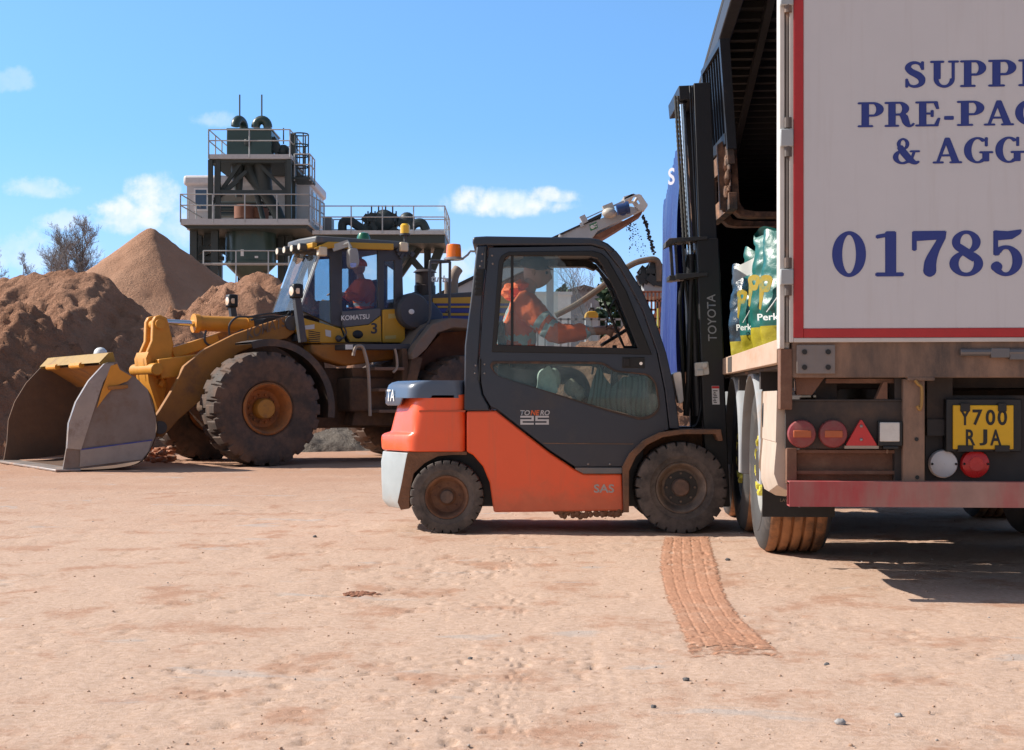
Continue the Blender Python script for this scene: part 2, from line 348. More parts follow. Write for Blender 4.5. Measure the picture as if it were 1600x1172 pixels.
# ---- rutted tyre track pressed in red mud
ctr = [(1073, 838), (1075, 880), (1085, 920), (1104, 960), (1133, 1000), (1163, 1044)]
wid = [(1040, 1106), (1033, 1117), (1040, 1128), (1055, 1150), (1072, 1192), (1090, 1240)]
L3 = []; R3 = []
for (px, py), (a, b_) in zip(ctr, wid):
    Y = CH * F / (py - CY); L3.append(((a - CX) * Y / F, Y)); R3.append(((b_ - CX) * Y / F, Y))
L3 = catmull([(x, y, 0) for x, y in L3], 60); R3 = catmull([(x, y, 0) for x, y in R3], 60)
rows = []; NV = 66
for i, (a, b_) in enumerate(zip(L3, R3)):
    row = []
    for j in range(NV + 1):
        t = -.10 + 1.2 * j / NV; q = a.lerp(b_, t)
        g = abs(((t * 5.0) % 1.0) - .5) * 2           # 1 at groove
        jag = noise.noise(Vector((q.x * 26, q.y * 26, 3)))
        NRr = len(L3); e = max(0, min(1, (t + .10) / .16, (1.10 - t) / .16, (NRr - 1 - i) / 70, (i + 10) / 30)); e = e * e * (3 - 2 * e)
        gr = max(0, (g + jag * .22 - .84) / .16); lug = .0012 * math.sin(i * .55 + (int(t * 5) % 2) * 1.6) * (1 if i < 90 else .4)
        z = ground_h(q.x, q.y) + .0035 + e * (.001 - .0045 * min(1, gr) * (.4 + .6 * (0 < t < 1)) + lug + .0014 * noise.noise(Vector((q.x * 60, q.y * 60, 1)))) - (1 - e) * .002
        row.append((q.x, q.y, z))
    rows.append(row)
mb = MB(); mb.sheet(rows)
tm = bpy.data.materials.new('red_mud_track'); tm.use_nodes = True; nt = tm.node_tree; nt.nodes.clear()
pos = nn(nt, 'ShaderNodeNewGeometry').outputs['Position']
c = mixc(nt, ntex(nt, pos, 14, 7, .65), (.40, .195, .12), (.55, .305, .20)); c = mixc(nt, mth(nt, 'MULTIPLY', sstep(nt, ntex(nt, pos, 3.2, 7, .7), .50, .68), .5), c, (.58, .38, .275))
pb = nn(nt, 'ShaderNodeBsdfPrincipled', {'Base Color': c, 'Roughness': .95}); pb.inputs['Specular IOR Level'].default_value = .1
bp = nn(nt, 'ShaderNodeBump', {'Height': ntex(nt, pos, 70, 6, .65), 'Strength': .6, 'Distance': .012}); nt.links.new(bp.outputs[0], pb.inputs['Normal'])
om = nn(nt, 'ShaderNodeOutputMaterial'); at_ = nn(nt, 'ShaderNodeAttribute', attribute_name='edge').outputs['Fac']
mk = sstep(nt, mth(nt, 'ADD', at_, mth(nt, 'MULTIPLY', mth(nt, 'SUBTRACT', ntex(nt, pos, 16, 7, .7), .5), 1.5)), .32, .62)
ms = nn(nt, 'ShaderNodeMixShader', {0: mk}); nt.links.new(nn(nt, 'ShaderNodeBsdfTransparent').outputs[0], ms.inputs[1]); nt.links.new(pb.outputs[0], ms.inputs[2]); nt.links.new(ms.outputs[0], om.inputs[0])
to_ = struct('tyre_track', mb, tm, ang=80, recalc=False); at2 = to_.data.attributes.new('edge', 'FLOAT', 'POINT'); NR = len(rows)
for i in range(NR):
    for j in range(NV + 1):
        t = -.10 + 1.2 * j / NV; at2.data[i * (NV + 1) + j].value = max(0, min(1, (t + .10) / .20, (1.10 - t) / .20, (NR - 1 - i) / 80, (i + 14) / 30))

# ---- loose grit: clods and pebbles nobody would count
def lump(mb, c, r, sq=(1, 1, .6), n=7, m_=5, sd=0):
    mb.ball(c, r, n, m_, sq, fn=lambda q, d: q * (1 + .38 * noise.noise(d * 1.7 + Vector((sd, sd * .7, 1)))))
rg = random.Random(11)
for nm, mt, cnt, rr in (('grit', M('clod_mud', (.44, .28, .19), .95, bump=.5), 1000, (.003, .007)), ('gravel', M('grit_stone', (.34, .30, .27), .9), 300, (.002, .006))):
    mb = MB()
    for i in range(cnt):
        y = 3.6 + 12 * rg.random() ** 1.5; x = (rg.random() * 2 - 1) * (.42 * y + .4)
        if rg.random() < .6: x += .5 * noise.noise(Vector((x, y, 2)))
        r = rr[0] + (rr[1] - rr[0]) * rg.random() ** 3
        lump(mb, (x, y, ground_h(x, y) + r * .25), r, (1, .9, .65), 6, 4, i)
    tag(obj(nm, mb, mt, ang=60, recalc=False), 'fine clods of dried mud scattered over the yard' if nm == 'grit' else 'fine grey gravel scattered over the sandy yard', None, None, 'stuff')
stone_g = M('grey_stone', (.36, .34, .33), .9, bump=.5, dirt=.3); stone_d = M('dark_stone', (.12, .115, .115), .85, bump=.4, dirt=.25); clod = M('red_clod', (.28, .12, .068), .95, bump=.8)
for nm, px, py, r, mt, lab in [('stone', 1313, 1133, .031, stone_g, 'pale grey stone lying nearest the bottom right of the sandy yard'),
                               ('stone', 1072, 1063, .022, stone_d, 'dark bluish stone just below the end of the red tyre track'),
                               ('stone', 1292, 1038, .022, stone_d, 'dark brown stone to the right of the tyre track end'),
                               ('stone', 1404, 1120, .022, stone_g, 'small pale stone up and right of the largest grey stone'),
                               ('stone', 1021, 1107, .018, stone_d, 'small dark stone alone on the pale ground in the bottom middle'),
                               ('stone', 735, 1029, .018, stone_d, 'small dark stone in the foreground left of the tyre track'),
                               ('stone', 492, 840, .028, stone_d, 'small dark stone left of the forklift rear wheel'),
                               ('stone', 1137, 877, .03, stone_d, 'dark stone beside the trailer rear wheel and tyre track'),
                               ('mud_clod', 566, 929, .075, clod, 'flat crumbled clod of dark red mud left of centre')]:
    Y = CH * F / (py - CY); q = W(px, py, Y); mb = MB()
    if nm == 'stone': r *= .52; lump(mb, (0, 0, r * .35), r, (1, .85, .7), 14, 9, px)
    else:
        for i in range(70): a_, d_ = rg.random() * 6.28, rg.random() ** .7; lump(mb, (math.cos(a_) * d_ * .09, math.sin(a_) * d_ * .10, .002), .004 + .010 * (1 - d_) + .006 * rg.random(), (1.2, 1, .45), 8, 5, i)
    o = obj(nm, mb, mt, ang=50, recalc=False, loc=(q.x, q.y, ground_h(q.x, q.y))); tag(o, lab, 'stone' if nm == 'stone' else 'clod')
# ================================================================ helpers for machines and people
def loft(mb, rings, closed_caps=True):
    k = len(rings[0]); vs = [p for r_ in rings for p in r_]; n = len(rings)
    fs = [(i * k + j, i * k + (j + 1) % k, (i + 1) * k + (j + 1) % k, (i + 1) * k + j) for i in range(n - 1) for j in range(k)]
    fs += [tuple(range(k)), tuple((n - 1) * k + j for j in reversed(range(k)))]
    return mb.add(vs, fs)
def wheel(parent, c, r, wd, sgn, prof, rf, tm_, rim, hub, n, rimr, dish, bolts=8, hubr=.1, bolt_circle=.5, lip=None):
    """c centre of the tyre, sgn = side (-1 outer face towards -y)"""
    c = Vector(c); hw = wd * .5
    mbw = MB(); d = sgn * hw
    face = [(rimr * 1.0, sgn * hw * .55), (rimr * 1.03, sgn * hw * .9), (rimr * .97, sgn * hw * .98), (rimr * .90, sgn * hw * .9), (rimr * .84, sgn * (hw * .8 - dish * .5)), (rimr * .74, sgn * (hw * .75 - dish)), (rimr * .42, sgn * (hw * .72 - dish)), (rimr * .30, sgn * (hw * .72 - dish * .6)), (0.001, sgn * (hw * .74 - dish * .6))]
    mbw.lathe(face, c, 'y', 40); mbw.lathe([(rimr, sgn * hw * .55), (rimr, -sgn * hw * .9), (.001, -sgn * hw * .8)], c, 'y', 32)
    for i in range(bolts):
        t = 2 * math.pi * i / bolts; q = c + Vector((math.cos(t) * rimr * bolt_circle, sgn * (hw * .72 - dish * .95), math.sin(t) * rimr * bolt_circle))
        mbw.cyl(q, q + Vector((0, sgn * .03, 0)), rimr * .045, 6)
    wo = obj('wheel', mbw, rim, parent, ang=40)
    mt = MB(); mt.lathe(prof, c, 'y', n, rf=rf); obj('tyre', mt, tm_, wo, ang=32)
    mh = MB(); mh.lathe([(hubr, sgn * (hw * .7 - dish)), (hubr, sgn * (hw * .85 - dish * .5)), (hubr * .86, sgn * (hw * .92 - dish * .4)), (hubr * .4, sgn * (hw * .95 - dish * .4)), (.001, sgn * (hw * .95 - dish * .4))], c, 'y', 24); obj('hub', mh, hub, wo, ang=40)
    return wo
def skin(name, nodes, edges, mats, parent, fn=None, sub=2, extra=None, root=None):
    bm = bmesh.new(); lay = bm.verts.layers.skin.verify(); ix = {}
    for key, (p, r) in nodes.items():
        q = bm.verts.new(p); q[lay].radius = (r, r) if not isinstance(r, tuple) else r; q[lay].use_root = (key == root); ix[key] = q
    for a, b in edges: bm.edges.new((ix[a], ix[b]))
    me = bpy.data.meshes.new(name); bm.to_mesh(me); bm.free()
    o = bpy.data.objects.new(name, me); sc.collection.objects.link(o)
    s_ = o.modifiers.new('skin', 'SKIN'); s_.use_smooth_shade = True
    if sub: sb = o.modifiers.new('sub', 'SUBSURF'); sb.levels = sub; sb.render_levels = sub
    m2 = bpy.data.meshes.new_from_object(o.evaluated_get(bpy.context.evaluated_depsgraph_get()))
    o.modifiers.clear(); o.data = m2; m2.materials.clear()
    for m_ in mats: m2.materials.append(m_)
    if fn:
        for p in m2.polygons: p.material_index = fn(p.center)
    if extra:
        bm = bmesh.new(); bm.from_mesh(m2); vs = [bm.verts.new(q) for q in extra.v]
        for f, mi in zip(extra.f, extra.m):
            try: bf = bm.faces.new([vs[i] for i in f]); bf.material_index = mi; bf.smooth = True
            except ValueError: pass
        bm.to_mesh(m2); bm.free()
    m2.shade_smooth()
    if parent: o.parent = parent
    return o
def head_mb(mb, c, yaw, pitch, s=1.0, skin_i=0, eye_i=1, mouth_i=2):
    Rm = Matrix.Rotation(yaw, 3, 'Z') @ Matrix.Rotation(pitch, 3, 'Y'); c = Vector(c)
    def fn(q, d):
        q = q.copy()
        if d.z < 0: q.y *= 1 + .30 * d.z; q.x += .012 * (-d.z) * s
        g = lambda p, k: math.exp(-((d - Vector(p).normalized()).length ** 2) * k)
        q.x += s * (.030 * g((1, 0, -.12), 22) + .012 * g((1, 0, -.62), 16) + .006 * g((.9, 0, .35), 10) - .010 * (g((.88, .36, .08), 30) + g((.88, -.36, .08), 30)))
        return Rm @ q
    mb.mat(skin_i).ball(c, s, 26, 20, (.098, .076, .122), fn)
    for y in (-1, 1):
        mb.mat(skin_i).ball(c + Rm @ (Vector((-.008, y * .077, -.005)) * s), s * .03, 10, 8, (.62, .35, 1.1))
        mb.mat(eye_i).ball(c + Rm @ (Vector((.082, y * .031, .010)) * s), s * .0125, 10, 8)
    mb.mat(mouth_i).ball(c + Rm @ (Vector((.090, 0, -.062)) * s), s * .022, 10, 6, (.35, 1, .22)); mb.mat(skin_i)
    return Rm
skinm = M('skin', (.50, .27, .20), .55); eyem = M('eye', (.05, .04, .04), .2); lipm = M('lips', (.36, .14, .12), .5); trous = M('navy_trousers', (.02, .025, .045), .9, dirt=.2, ds=6)
def hivis(name, col):
    return M(name, col, .75, dirt=.15, ds=5, dcol=(.3, .13, .07), bump=.8, bs=9, var=.06)
hiv = hivis('orange_hi_vis_cloth', (1.0, .135, .018)); refl = M('grey_reflective_tape', (.42, .47, .48), .4, dirt=.1)

# ================================================================ forklift
FK = Frame((0.36, 10.45, 0)); NY = -.54
orange = M('orange_paint', (.90, .115, .030), .34, coat=.2, dirt=.28, dcol=(.56, .16, .085), ds=2.2, streak=.3, low=(.15, .42), lowamt=.75, var=.03)
navy = M('dark_slate_paint', (.020, .028, .047), .36, coat=.2, dirt=.40, dcol=(.066, .064, .068), ds=2.2, low=(.45, .75), lowamt=.35, var=.05)
hoodm = M('blue_grey_paint', (.075, .10, .15), .32, coat=.3, dirt=.18, dcol=(.3, .25, .22), ds=2)
greym = M('light_grey_paint', (.38, .42, .43), .5, dirt=.2, dcol=(.40, .30, .22), ds=2.5, low=(.1, .3), lowamt=.6)
gask = M('black_gasket', (.012, .012, .013), .5)
fk = thing('forklift_truck', 'orange and dark slate counterbalance forklift with enclosed cab and raised mast loading the trailer', 'forklift', FK)
def fx(px, y): return FK.at(px, 700, 1, y).x
def fz(py, y=NY): return FK.at(800, py, 1, y).z
def plan(xl, xc, xf, z, r=.05):
    XL, XC, XF = fx(xl, -.2), fx(xc, NY), fx(xf, NY)
    if XF < XC:
        t = (XF - XL) / (XC - XL); yf = -.2 + (NY + .2) * t
        P = [(XF, yf), (XL, -.2), (XL, .2), (XF, -yf)]
    else: P = [(XF, NY), (XC, NY), (XL, -.2), (XL, .2), (XC, -NY), (XF, -NY)]
    return [(x, y, z) for x, y in rounded(P, r, 4)]
m = MB(); loft(m, [plan(xl, xc, 727, fz(py), r_) for py, xl, xc, r_ in [(706, 598, 640, .05), (702, 595.5, 640, .06), (688, 594.5, 641, .06), (682, 595.5, 642, .06), (679, 600, 644, .05), (676, 610, 647, .05), (650, 616, 648, .07), (630, 621, 652, .08), (620, 624, 656, .08), (616, 632, 660, .08)]])
cw = obj('counterweight', m, orange, fk, bev=.008)
m = MB(); m.box(fx(655, NY), fx(727, NY), NY - .004, NY + .05, fz(644), fz(641)); obj('panel_seam', m, M('orange_crease', (.55, .09, .03), .4), cw)
m = MB(); loft(m, [plan(xl, 640, xf, fz(py), .03) for py, xl, xf in [(797, 606, 627), (792, 601, 624), (785, 597, 622), (752, 595.5, 629), (724, 595, 635), (708, 598, 638)]])
obj('bumper', m, greym, fk, bev=.01)
m = MB(); loft(m, [plan(xl, xc, 724, fz(py), r_) for py, xl, xc, r_ in [(622, 602, 641, .06), (608, 603.5, 642, .07), (601, 606, 645, .08), (597, 611, 652, .08), (594.5, 620, 662, .08)]])
loft(m, [plan(xl, 640, xf, fz(py), .03) for py, xl, xf in [(634, 605, 622), (631, 602, 625), (621, 601.5, 629)]])
hood = obj('hood', m, hoodm, fk, bev=.006)
a = Vector((fx(602, -.2), -.2, 0)); b = Vector((fx(641, NY), NY, 0)); dv = (b - a).normalized(); z0 = fz(627, -.3)
text('lettering', 'TA', whitem, hood, a + dv * .035 + Vector((0, 0, z0)), dv, (.05, 0, 1), height=.085, width=.125, bold=.01, depth=.008)
text('lettering', 'TOYO', whitem, hood, (a.x, .16, z0), (0, -1, 0), (.05, 0, 1), height=.085, width=.30, bold=.01, depth=.008)
m = MB(); m.prism(FK.xz([(626, 797), (621, 785), (628, 752), (634, 719), (637, 707), (729, 706), (729, 711), (706, 711), (684, 713), (663, 724), (646, 740), (640, 770), (639, 795)], NY), NY + .01, -.12)
obj('rear_mudguard', m, mudm, fk, ang=50)
# lower body
poly = [(729, 642.5), (775, 642), (860, 708), (899, 734), (912, 740.5), (972, 740.5), (974, 798), (840, 800), (772, 800.6), (771, 797), (765, 754.5), (754.5, 729), (739, 711), (729, 706)]
m = MB(); m.prism(FK.xz(poly, NY), NY, -NY); sp_ = obj('side_panel', m, orange, fk, bev=.012)
text('lettering', 'SAS', M('silver_grey_marking', (.42, .38, .36), .5), sp_, FK.at(928, 770, 1, NY), (1, 0, 0), (0, 0, 1), width=.142, height=.06, bold=.02, depth=.003)
m = MB(); rr = random.Random(3)
for i in range(90):
    px = 868 + 108 * rr.random() ** .8; py = 804 - 26 * rr.random() ** 2 * (.3 + .7 * (px - 860) / 115) + (3 if px < 925 else 0)
    q = FK.at(px, py, 1, NY + .01); lump(m, (q.x, NY + .012 + rr.random() * .02, q.z), .009 + .016 * rr.random(), (1, .6, 1), 8, 6, i)
obj('mud_crust', m, mudm, sp_, recalc=False, ang=60)
m = MB(); m.prism(FK.xz([(899, 730.5), (972, 730.5), (972, 740), (912, 740), (899, 733.5)], NY), NY - .01, NY + .2); obj('step', m, M('grey_step', (.16, .16, .165), .6, dirt=.4), fk, bev=.004)
# chassis
m = MB(); m.box(fx(645, NY), fx(1010, NY), -.30, .30, .17, .72); m.cyl((fx(698, NY), -.45, .256), (fx(698, NY), .45, .256), .07, 12); m.cyl((fx(1065, NY), -.5, .315), (fx(1065, NY), .5, .315), .12, 14); m.box(fx(985, NY), fx(1115, NY), -.28, .28, .2, .5)
obj('chassis', m, black, fk)
# cab shell
outer_seam = [(764, 387), (925, 384), (945, 391), (969, 421), (1003, 485), (1026, 551), (1038, 610), (1045, 671), (1029.5, 676), (1004, 689), (983, 709), (973, 729), (899, 729.5), (860, 704), (777, 639.5), (766, 634), (755.5, 616), (752, 598), (749.6, 564), (756, 464)]
uo = [(768.7, 550), (779.4, 408), (784, 399), (795, 393.5), (926, 392), (940, 396), (950, 405), (979, 455.6), (1018.4, 554)]
ui = [(776.5, 538.5), (786.6, 410), (790, 402.5), (797, 399.5), (922, 400), (934, 404), (942, 416), (962, 455.6), (997, 544.5)]
lo_ = [(767, 573), (771, 566), (943, 567), (960, 580), (1012.5, 585), (1024, 597), (1030, 630), (1029, 640), (1019, 650), (1001, 655), (942, 639), (840, 607), (777, 587)]
def grow(poly, s, sy=None):
    cx_ = sum(p[0] for p in poly) / len(poly); cy_ = sum(p[1] for p in poly) / len(poly); return [(cx_ + (a - cx_) * s, cy_ + (b - cy_) * (sy or s)) for a, b in poly]
X = lambda P: FK.xz(P, NY)
lor = [(q[0], q[1]) for q in rounded(lo_, 12, 4)]
m = MB(); m.frame(X(outer_seam), [X(uo), X(grow(lor, 1.012, 1.04))], NY + .005, NY + .05); door = obj('door', m, navy, fk, bev=.006)
m = MB(); m.frame(X(uo), [X(ui)], NY - .004, NY + .045); obj('window_gasket', m, gask, door, bev=.004)
m = MB(); m.frame(X(grow(lor, 1.012, 1.04)), [X(grow(lor, .99, .955))], NY - .001, NY + .045); obj('window_gasket', m, M('rusty_gasket', (.055, .038, .032), .7, dirt=.5, dcol=(.2, .10, .06), ds=8), door)
paneB = [(776, 538), (786.6, 410), (797, 399.5), (872, 399.5), (885, 415), (897, 438), (915, 481), (939, 541)]
m = MB(); m.prism(X(paneB), NY + .018, NY + .022); obj('window_pane', m, glass, door, smooth=False)
m = MB(); m.prism(X([(776, 538), (786.6, 410), (797, 399.5), (872, 399.5), (872, 540)]), NY + .030, NY + .034); obj('window_pane', m, glass, door, smooth=False)
m = MB(); m.box(fx(798, NY), fx(802.5, NY), NY + .010, NY + .04, fz(539), fz(399)); obj('window_divider', m, gask, door)
lowglass = glassmat('dust_and_reflection_glass', (.74, .84, .83), .5, .15, dcol=(.40, .47, .47))  # pale teal coat over the dust paints in the reflections
m = MB(); m.prism(X(grow(lor, 1.0, .99)), NY + .022, NY + .026); obj('window_pane', m, lowglass, door, smooth=False)
fm = bpy.data.materials.new('painted_ripple_reflection'); fm.use_nodes = True; nt = fm.node_tree; nt.nodes.clear()  # wavy colour bands imitate distorted reflections in the window coating
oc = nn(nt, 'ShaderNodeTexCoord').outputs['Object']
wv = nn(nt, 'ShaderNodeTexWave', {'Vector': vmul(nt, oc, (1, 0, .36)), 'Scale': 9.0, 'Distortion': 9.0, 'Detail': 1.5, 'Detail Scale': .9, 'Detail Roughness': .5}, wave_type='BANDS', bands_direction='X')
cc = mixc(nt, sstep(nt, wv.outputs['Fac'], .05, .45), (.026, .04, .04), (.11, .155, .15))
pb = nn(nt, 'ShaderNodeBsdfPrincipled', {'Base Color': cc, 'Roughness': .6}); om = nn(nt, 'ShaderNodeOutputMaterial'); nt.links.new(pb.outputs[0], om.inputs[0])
m = MB(); m.prism(X([(918, 630), (926, 596), (933, 577), (938, 573), (946, 590), (957, 604), (975, 588), (1012, 588), (1023, 599), (1028, 630), (1018, 648), (1001, 652), (942, 637)]), NY + .031, NY + .034); obj('window_reflection_film', m, fm, door, smooth=False)
m = MB(); m.prism(X([(848, 692), (990, 693), (988, 694.5), (850, 693.5)]), NY + .001, NY + .006); obj('door_crease', m, M('brown_dust_line', (.13, .085, .06), .8, dirt=.5), door)
m = MB(); m.box(fx(972, NY), fx(1007, NY), NY - .002, NY + .01, fz(575), fz(558)); m.box(fx(975, NY), fx(984, NY), NY - .012, NY, fz(573), fz(560)); dh = obj('handle', m, gask, door, bev=.003)
m = MB(); m.cyl(FK.at(1001.5, 568, 1, NY - .006), FK.at(1001.5, 568, 1, NY + .004), .011, 12); obj('lock', m, chrome, dh)
for px, py in ((759, 400), (750, 575)): m = MB(); m.cyl(FK.at(px, py - 14, 1, NY - .004), FK.at(px - 1.5, py + 20, 1, NY - .004), .009, 8); obj('hinge', m, black, door)
for px, py in ((754, 397), (753, 408), (750, 416), (769, 399), (770, 412), (743, 571), (742, 583), (757, 569), (757, 583), (919, 725), (953, 725)): m = MB(); m.ball(FK.at(px, py, 1, NY + .003), .008, 8, 6); obj('bolt', m, steel, door)
sv_ = M('silver_marking', (.5, .5, .52), .4); om_ = M('orange_marking', (.75, .14, .03), .4)
for s_, a_, b_, m_ in (('TO', 813, 828, sv_), ('NE', 829, 843, om_), ('RO', 844, 859, sv_)): text('lettering', s_, m_, door, FK.at(a_, 649, 1, NY + .005), (1, 0, 0), (0, 0, 1), width=(b_ - a_) / 222, height=.036, shear=.2, bold=.02, depth=.003)
m = MB()
def seg25(mb, x0, flip):
    w_, h_, t_ = .095, .062, .0125; P = FK.at(x0, 663.5, 1, NY + .005); ox, oz = P.x, P.z
    for z in (0, (h_ - t_) / 2, h_ - t_): mb.box(ox, ox + w_, NY - .0, NY + .004, oz + z, oz + z + t_)
    up, dn = (1, 0) if flip == 2 else (0, 1)
    mb.box(ox + up * (w_ - t_ * 1.3), ox + up * (w_ - t_ * 1.3) + t_ * 1.3, NY - .0005, NY + .004, oz + h_ / 2, oz + h_ - .002); mb.box(ox + dn * (w_ - t_ * 1.3), ox + dn * (w_ - t_ * 1.3) + t_ * 1.3, NY - .0005, NY + .004, oz + .002, oz + h_ / 2)
seg25(m, 813, 2); seg25(m, 836.5, 5); obj('numeral', m, M('silver_marking_b', (.55, .55, .57), .4), door, smooth=False)
# fixed rear panel, roof, front pillar, far side
m = MB(); m.prism(X([(745, 384), (737.5, 451), (726.4, 540), (725, 641), (729, 642), (765, 642), (763.5, 634), (753.5, 616), (750, 598), (747.6, 564), (754, 464), (762, 387), (762, 383)]), NY, NY + .09)
rp = obj('rear_pillar', m, navy, fk, bev=.01)
m = MB()
for i in range(5): m.prism(X([(743.5 - i * .3, 424 + i * 7.5), (754 - i * .5, 424 + i * 7.5), (754 - i * .5, 428 + i * 7.5), (743 - i * .3, 429 + i * 7.5)]), NY - .008, NY + .01)
m.prism(X([(744, 420), (756, 420), (753, 462), (741, 462)]), NY - .002, NY + .01); obj('vent', m, gask, rp, bev=.002)
m = MB(); m.prism(X([(738.6, 373), (741, 370), (760, 369), (921.6, 371.5), (936, 374), (950, 380.5), (962, 391), (955, 396), (943, 388), (925, 383), (762, 383.5), (745, 384), (738, 381)]), NY - .006, -NY + .006); roof = obj('roof', m, navy, fk, bev=.012)
m = MB(); m.prism(X([(764, 366.3), (780, 366.3), (781, 370), (763, 370)]), -.2, .2); obj('roof_bracket', m, black, roof)
m = MB(); m.prism(X([(770, 385), (930, 385), (948, 399), (940, 404), (925, 398), (770, 398)]), -.47, -.40); m.prism(X([(770, 385), (930, 385), (948, 399), (940, 404), (925, 398), (770, 398)]), .36, .47); m.box(fx(770, NY), fx(930, NY), -.47, .47, fz(386.5), fz(384.5)); obj('headliner', m, blackp, roof)
pil = [(962, 391), (970, 400.6), (1003, 453), (1022, 494), (1041, 551), (1053, 604), (1062, 670), (1046.5, 670), (1039.5, 610), (1027.5, 551), (1004.5, 485), (970.5, 421), (946.5, 391), (944, 388)]
for y0, y1 in ((NY, NY + .07), (-NY - .07, -NY)): m = MB(); m.prism(X(pil), y0, y1); obj('front_pillar', m, navy, fk, bev=.008)
m = MB(); m.frame(X(outer_seam), [X(uo), X(lor)], -NY - .05, -NY - .01); obj('door', m, navy, fk)
m = MB(); m.prism(X([(745, 384), (737.5, 451), (726.4, 540), (725, 641), (765, 642), (752, 598), (756, 464), (762, 386)]), -NY - .09, -NY); m.prism(X([(726.4, 560), (725, 641), (740, 641), (741, 560)]), NY + .09, -NY - .09); obj('rear_pillar', m, navy, fk)
m = MB(); m.prism(X([(744, 386), (737.5, 451), (728, 555), (730, 555), (739.5, 451), (746, 386)]), NY + .09, -NY - .09); obj('rear_window', m, glassc, fk, smooth=False)
m = MB(); m.prism(X([(960, 393), (1002, 456), (1021, 497), (1040, 555), (1038, 555), (1019, 497), (1000, 456), (958, 394)]), NY + .07, -NY - .07); obj('windscreen', m, glassc, fk, smooth=False)
m = MB(); m.prism(X([(1000, 552), (1041, 551), (1053, 604), (1062, 670), (1000, 670)]), NY + .07, -NY - .07); m.prism(X([(775, 640), (1010, 668), (1010, 676), (775, 676)]), NY + .06, -NY - .06); obj('dashboard', m, blackp, fk)
wp = X([(946, 468), (973, 530), (978, 541), (1000, 541)]); m = MB(); m.tube([(x, -.38, z) for x, z in wp], .011, 6); wp = X([(958, 450), (990, 527), (996, 541)]); m.tube([(x, -.30, z) for x, z in wp], .012, 6)
wp = X([(970, 455), (957, 478), (950, 510)]); m.tube(catmull([(x, -.35, z) for x, z in wp], 5), .006, 6); obj('wiper', m, gask, fk)
m = MB(); m.prism(X([(975, 640), (960, 640), (966, 535), (972, 535)]), -.04, .04); T_ = Matrix.Translation(FK.at(968, 522, 1, 0)) @ Matrix.Rotation(R(-32), 4, 'Y'); m.T = T_
m.lathe([(.155 + .013 * math.cos(t), .013 * math.sin(t)) for t in (i * math.pi / 4 for i in range(9))], (0, 0, 0), 'z', 32); m.box(-.15, .15, -.012, .012, -.01, .01); m.box(-.012, .012, -.15, .15, -.01, .01); m.T = None
obj('steering_wheel', m, gask, fk)
m = MB(); m.prism(rounded(X([(778, 612), (776, 500), (786, 496), (796, 575), (870, 578), (872, 600), (860, 612)]), .03, 3), -.24, .24); m.box(fx(790, NY), fx(860, NY), -.2, .2, .85, fz(610)); obj('seat', m, blackp, fk, bev=.01)
m = MB()
for i in range(3):
    q = FK.at(925 + i * 8, 585, 1, .22 + .0 * i); m.cyl(q, q + Vector((.03, 0, .16)), .008, 8); m.ball(q + Vector((.03, 0, .17)), .02, 10, 8)
obj('control_lever', m, gask, fk)
# beacon
bl = M('amber_beacon_lens', (.90, .20, .01), .25, coat=.4, var=.02)
bc = FK.at(709, 404, 1, -.40); m = MB(); m.lathe([(.052, 0), (.072, .004), (.072, .014), (.058, .02), (.001, .02)], (bc.x, bc.y, bc.z - .012), 'z', 28)
m.tube([FK.at(p, q, 1, -.40) for p, q in ((709, 406), (722, 405), (731, 398), (735, 392.5), (744, 393), (752, 394))], .008, 8); bo = obj('beacon', m, steel, fk)
m = MB(); m.lathe([(.055, 0), (.053, .05), (.051, .085), (.047, .096), (.02, .101), (.001, .101)] , (bc.x, bc.y, bc.z + .004), 'z', 28, rf=lambda r, h, t, i: r * (1 + (.012 if i in (1, 2) and int(t * 28 / math.pi) % 2 else 0))); obj('beacon_lens', m, bl, bo)
# fender
m = MB(); m.prism(X([(974, 800), (972, 729), (983, 708), (1004, 688), (1030, 675), (1066, 670.5), (1125, 670.5), (1128, 688), (1122, 689), (1117, 678), (1066, 678), (1034, 683), (1010, 695), (992, 714), (982, 736), (982, 800)]), NY - .05, -.26)
m.box(fx(976, NY), fx(1120, NY), -.275, -.255, .3, fz(676)); obj('front_mudguard', m, M('muddy_guard', (.10, .065, .048), .8, dirt=.75, dcol=(.23, .115, .065), ds=5, bump=.5), fk, bev=.004)
for y in (.26,): m = MB(); m.prism(X([(974, 800), (972, 729), (983, 708), (1004, 688), (1030, 675), (1066, 670.5), (1125, 670.5), (1117, 678), (1066, 678), (1034, 683), (1010, 695), (992, 714), (982, 736), (982, 800)]), y, -NY + .05); obj('front_mudguard', m, black, fk)
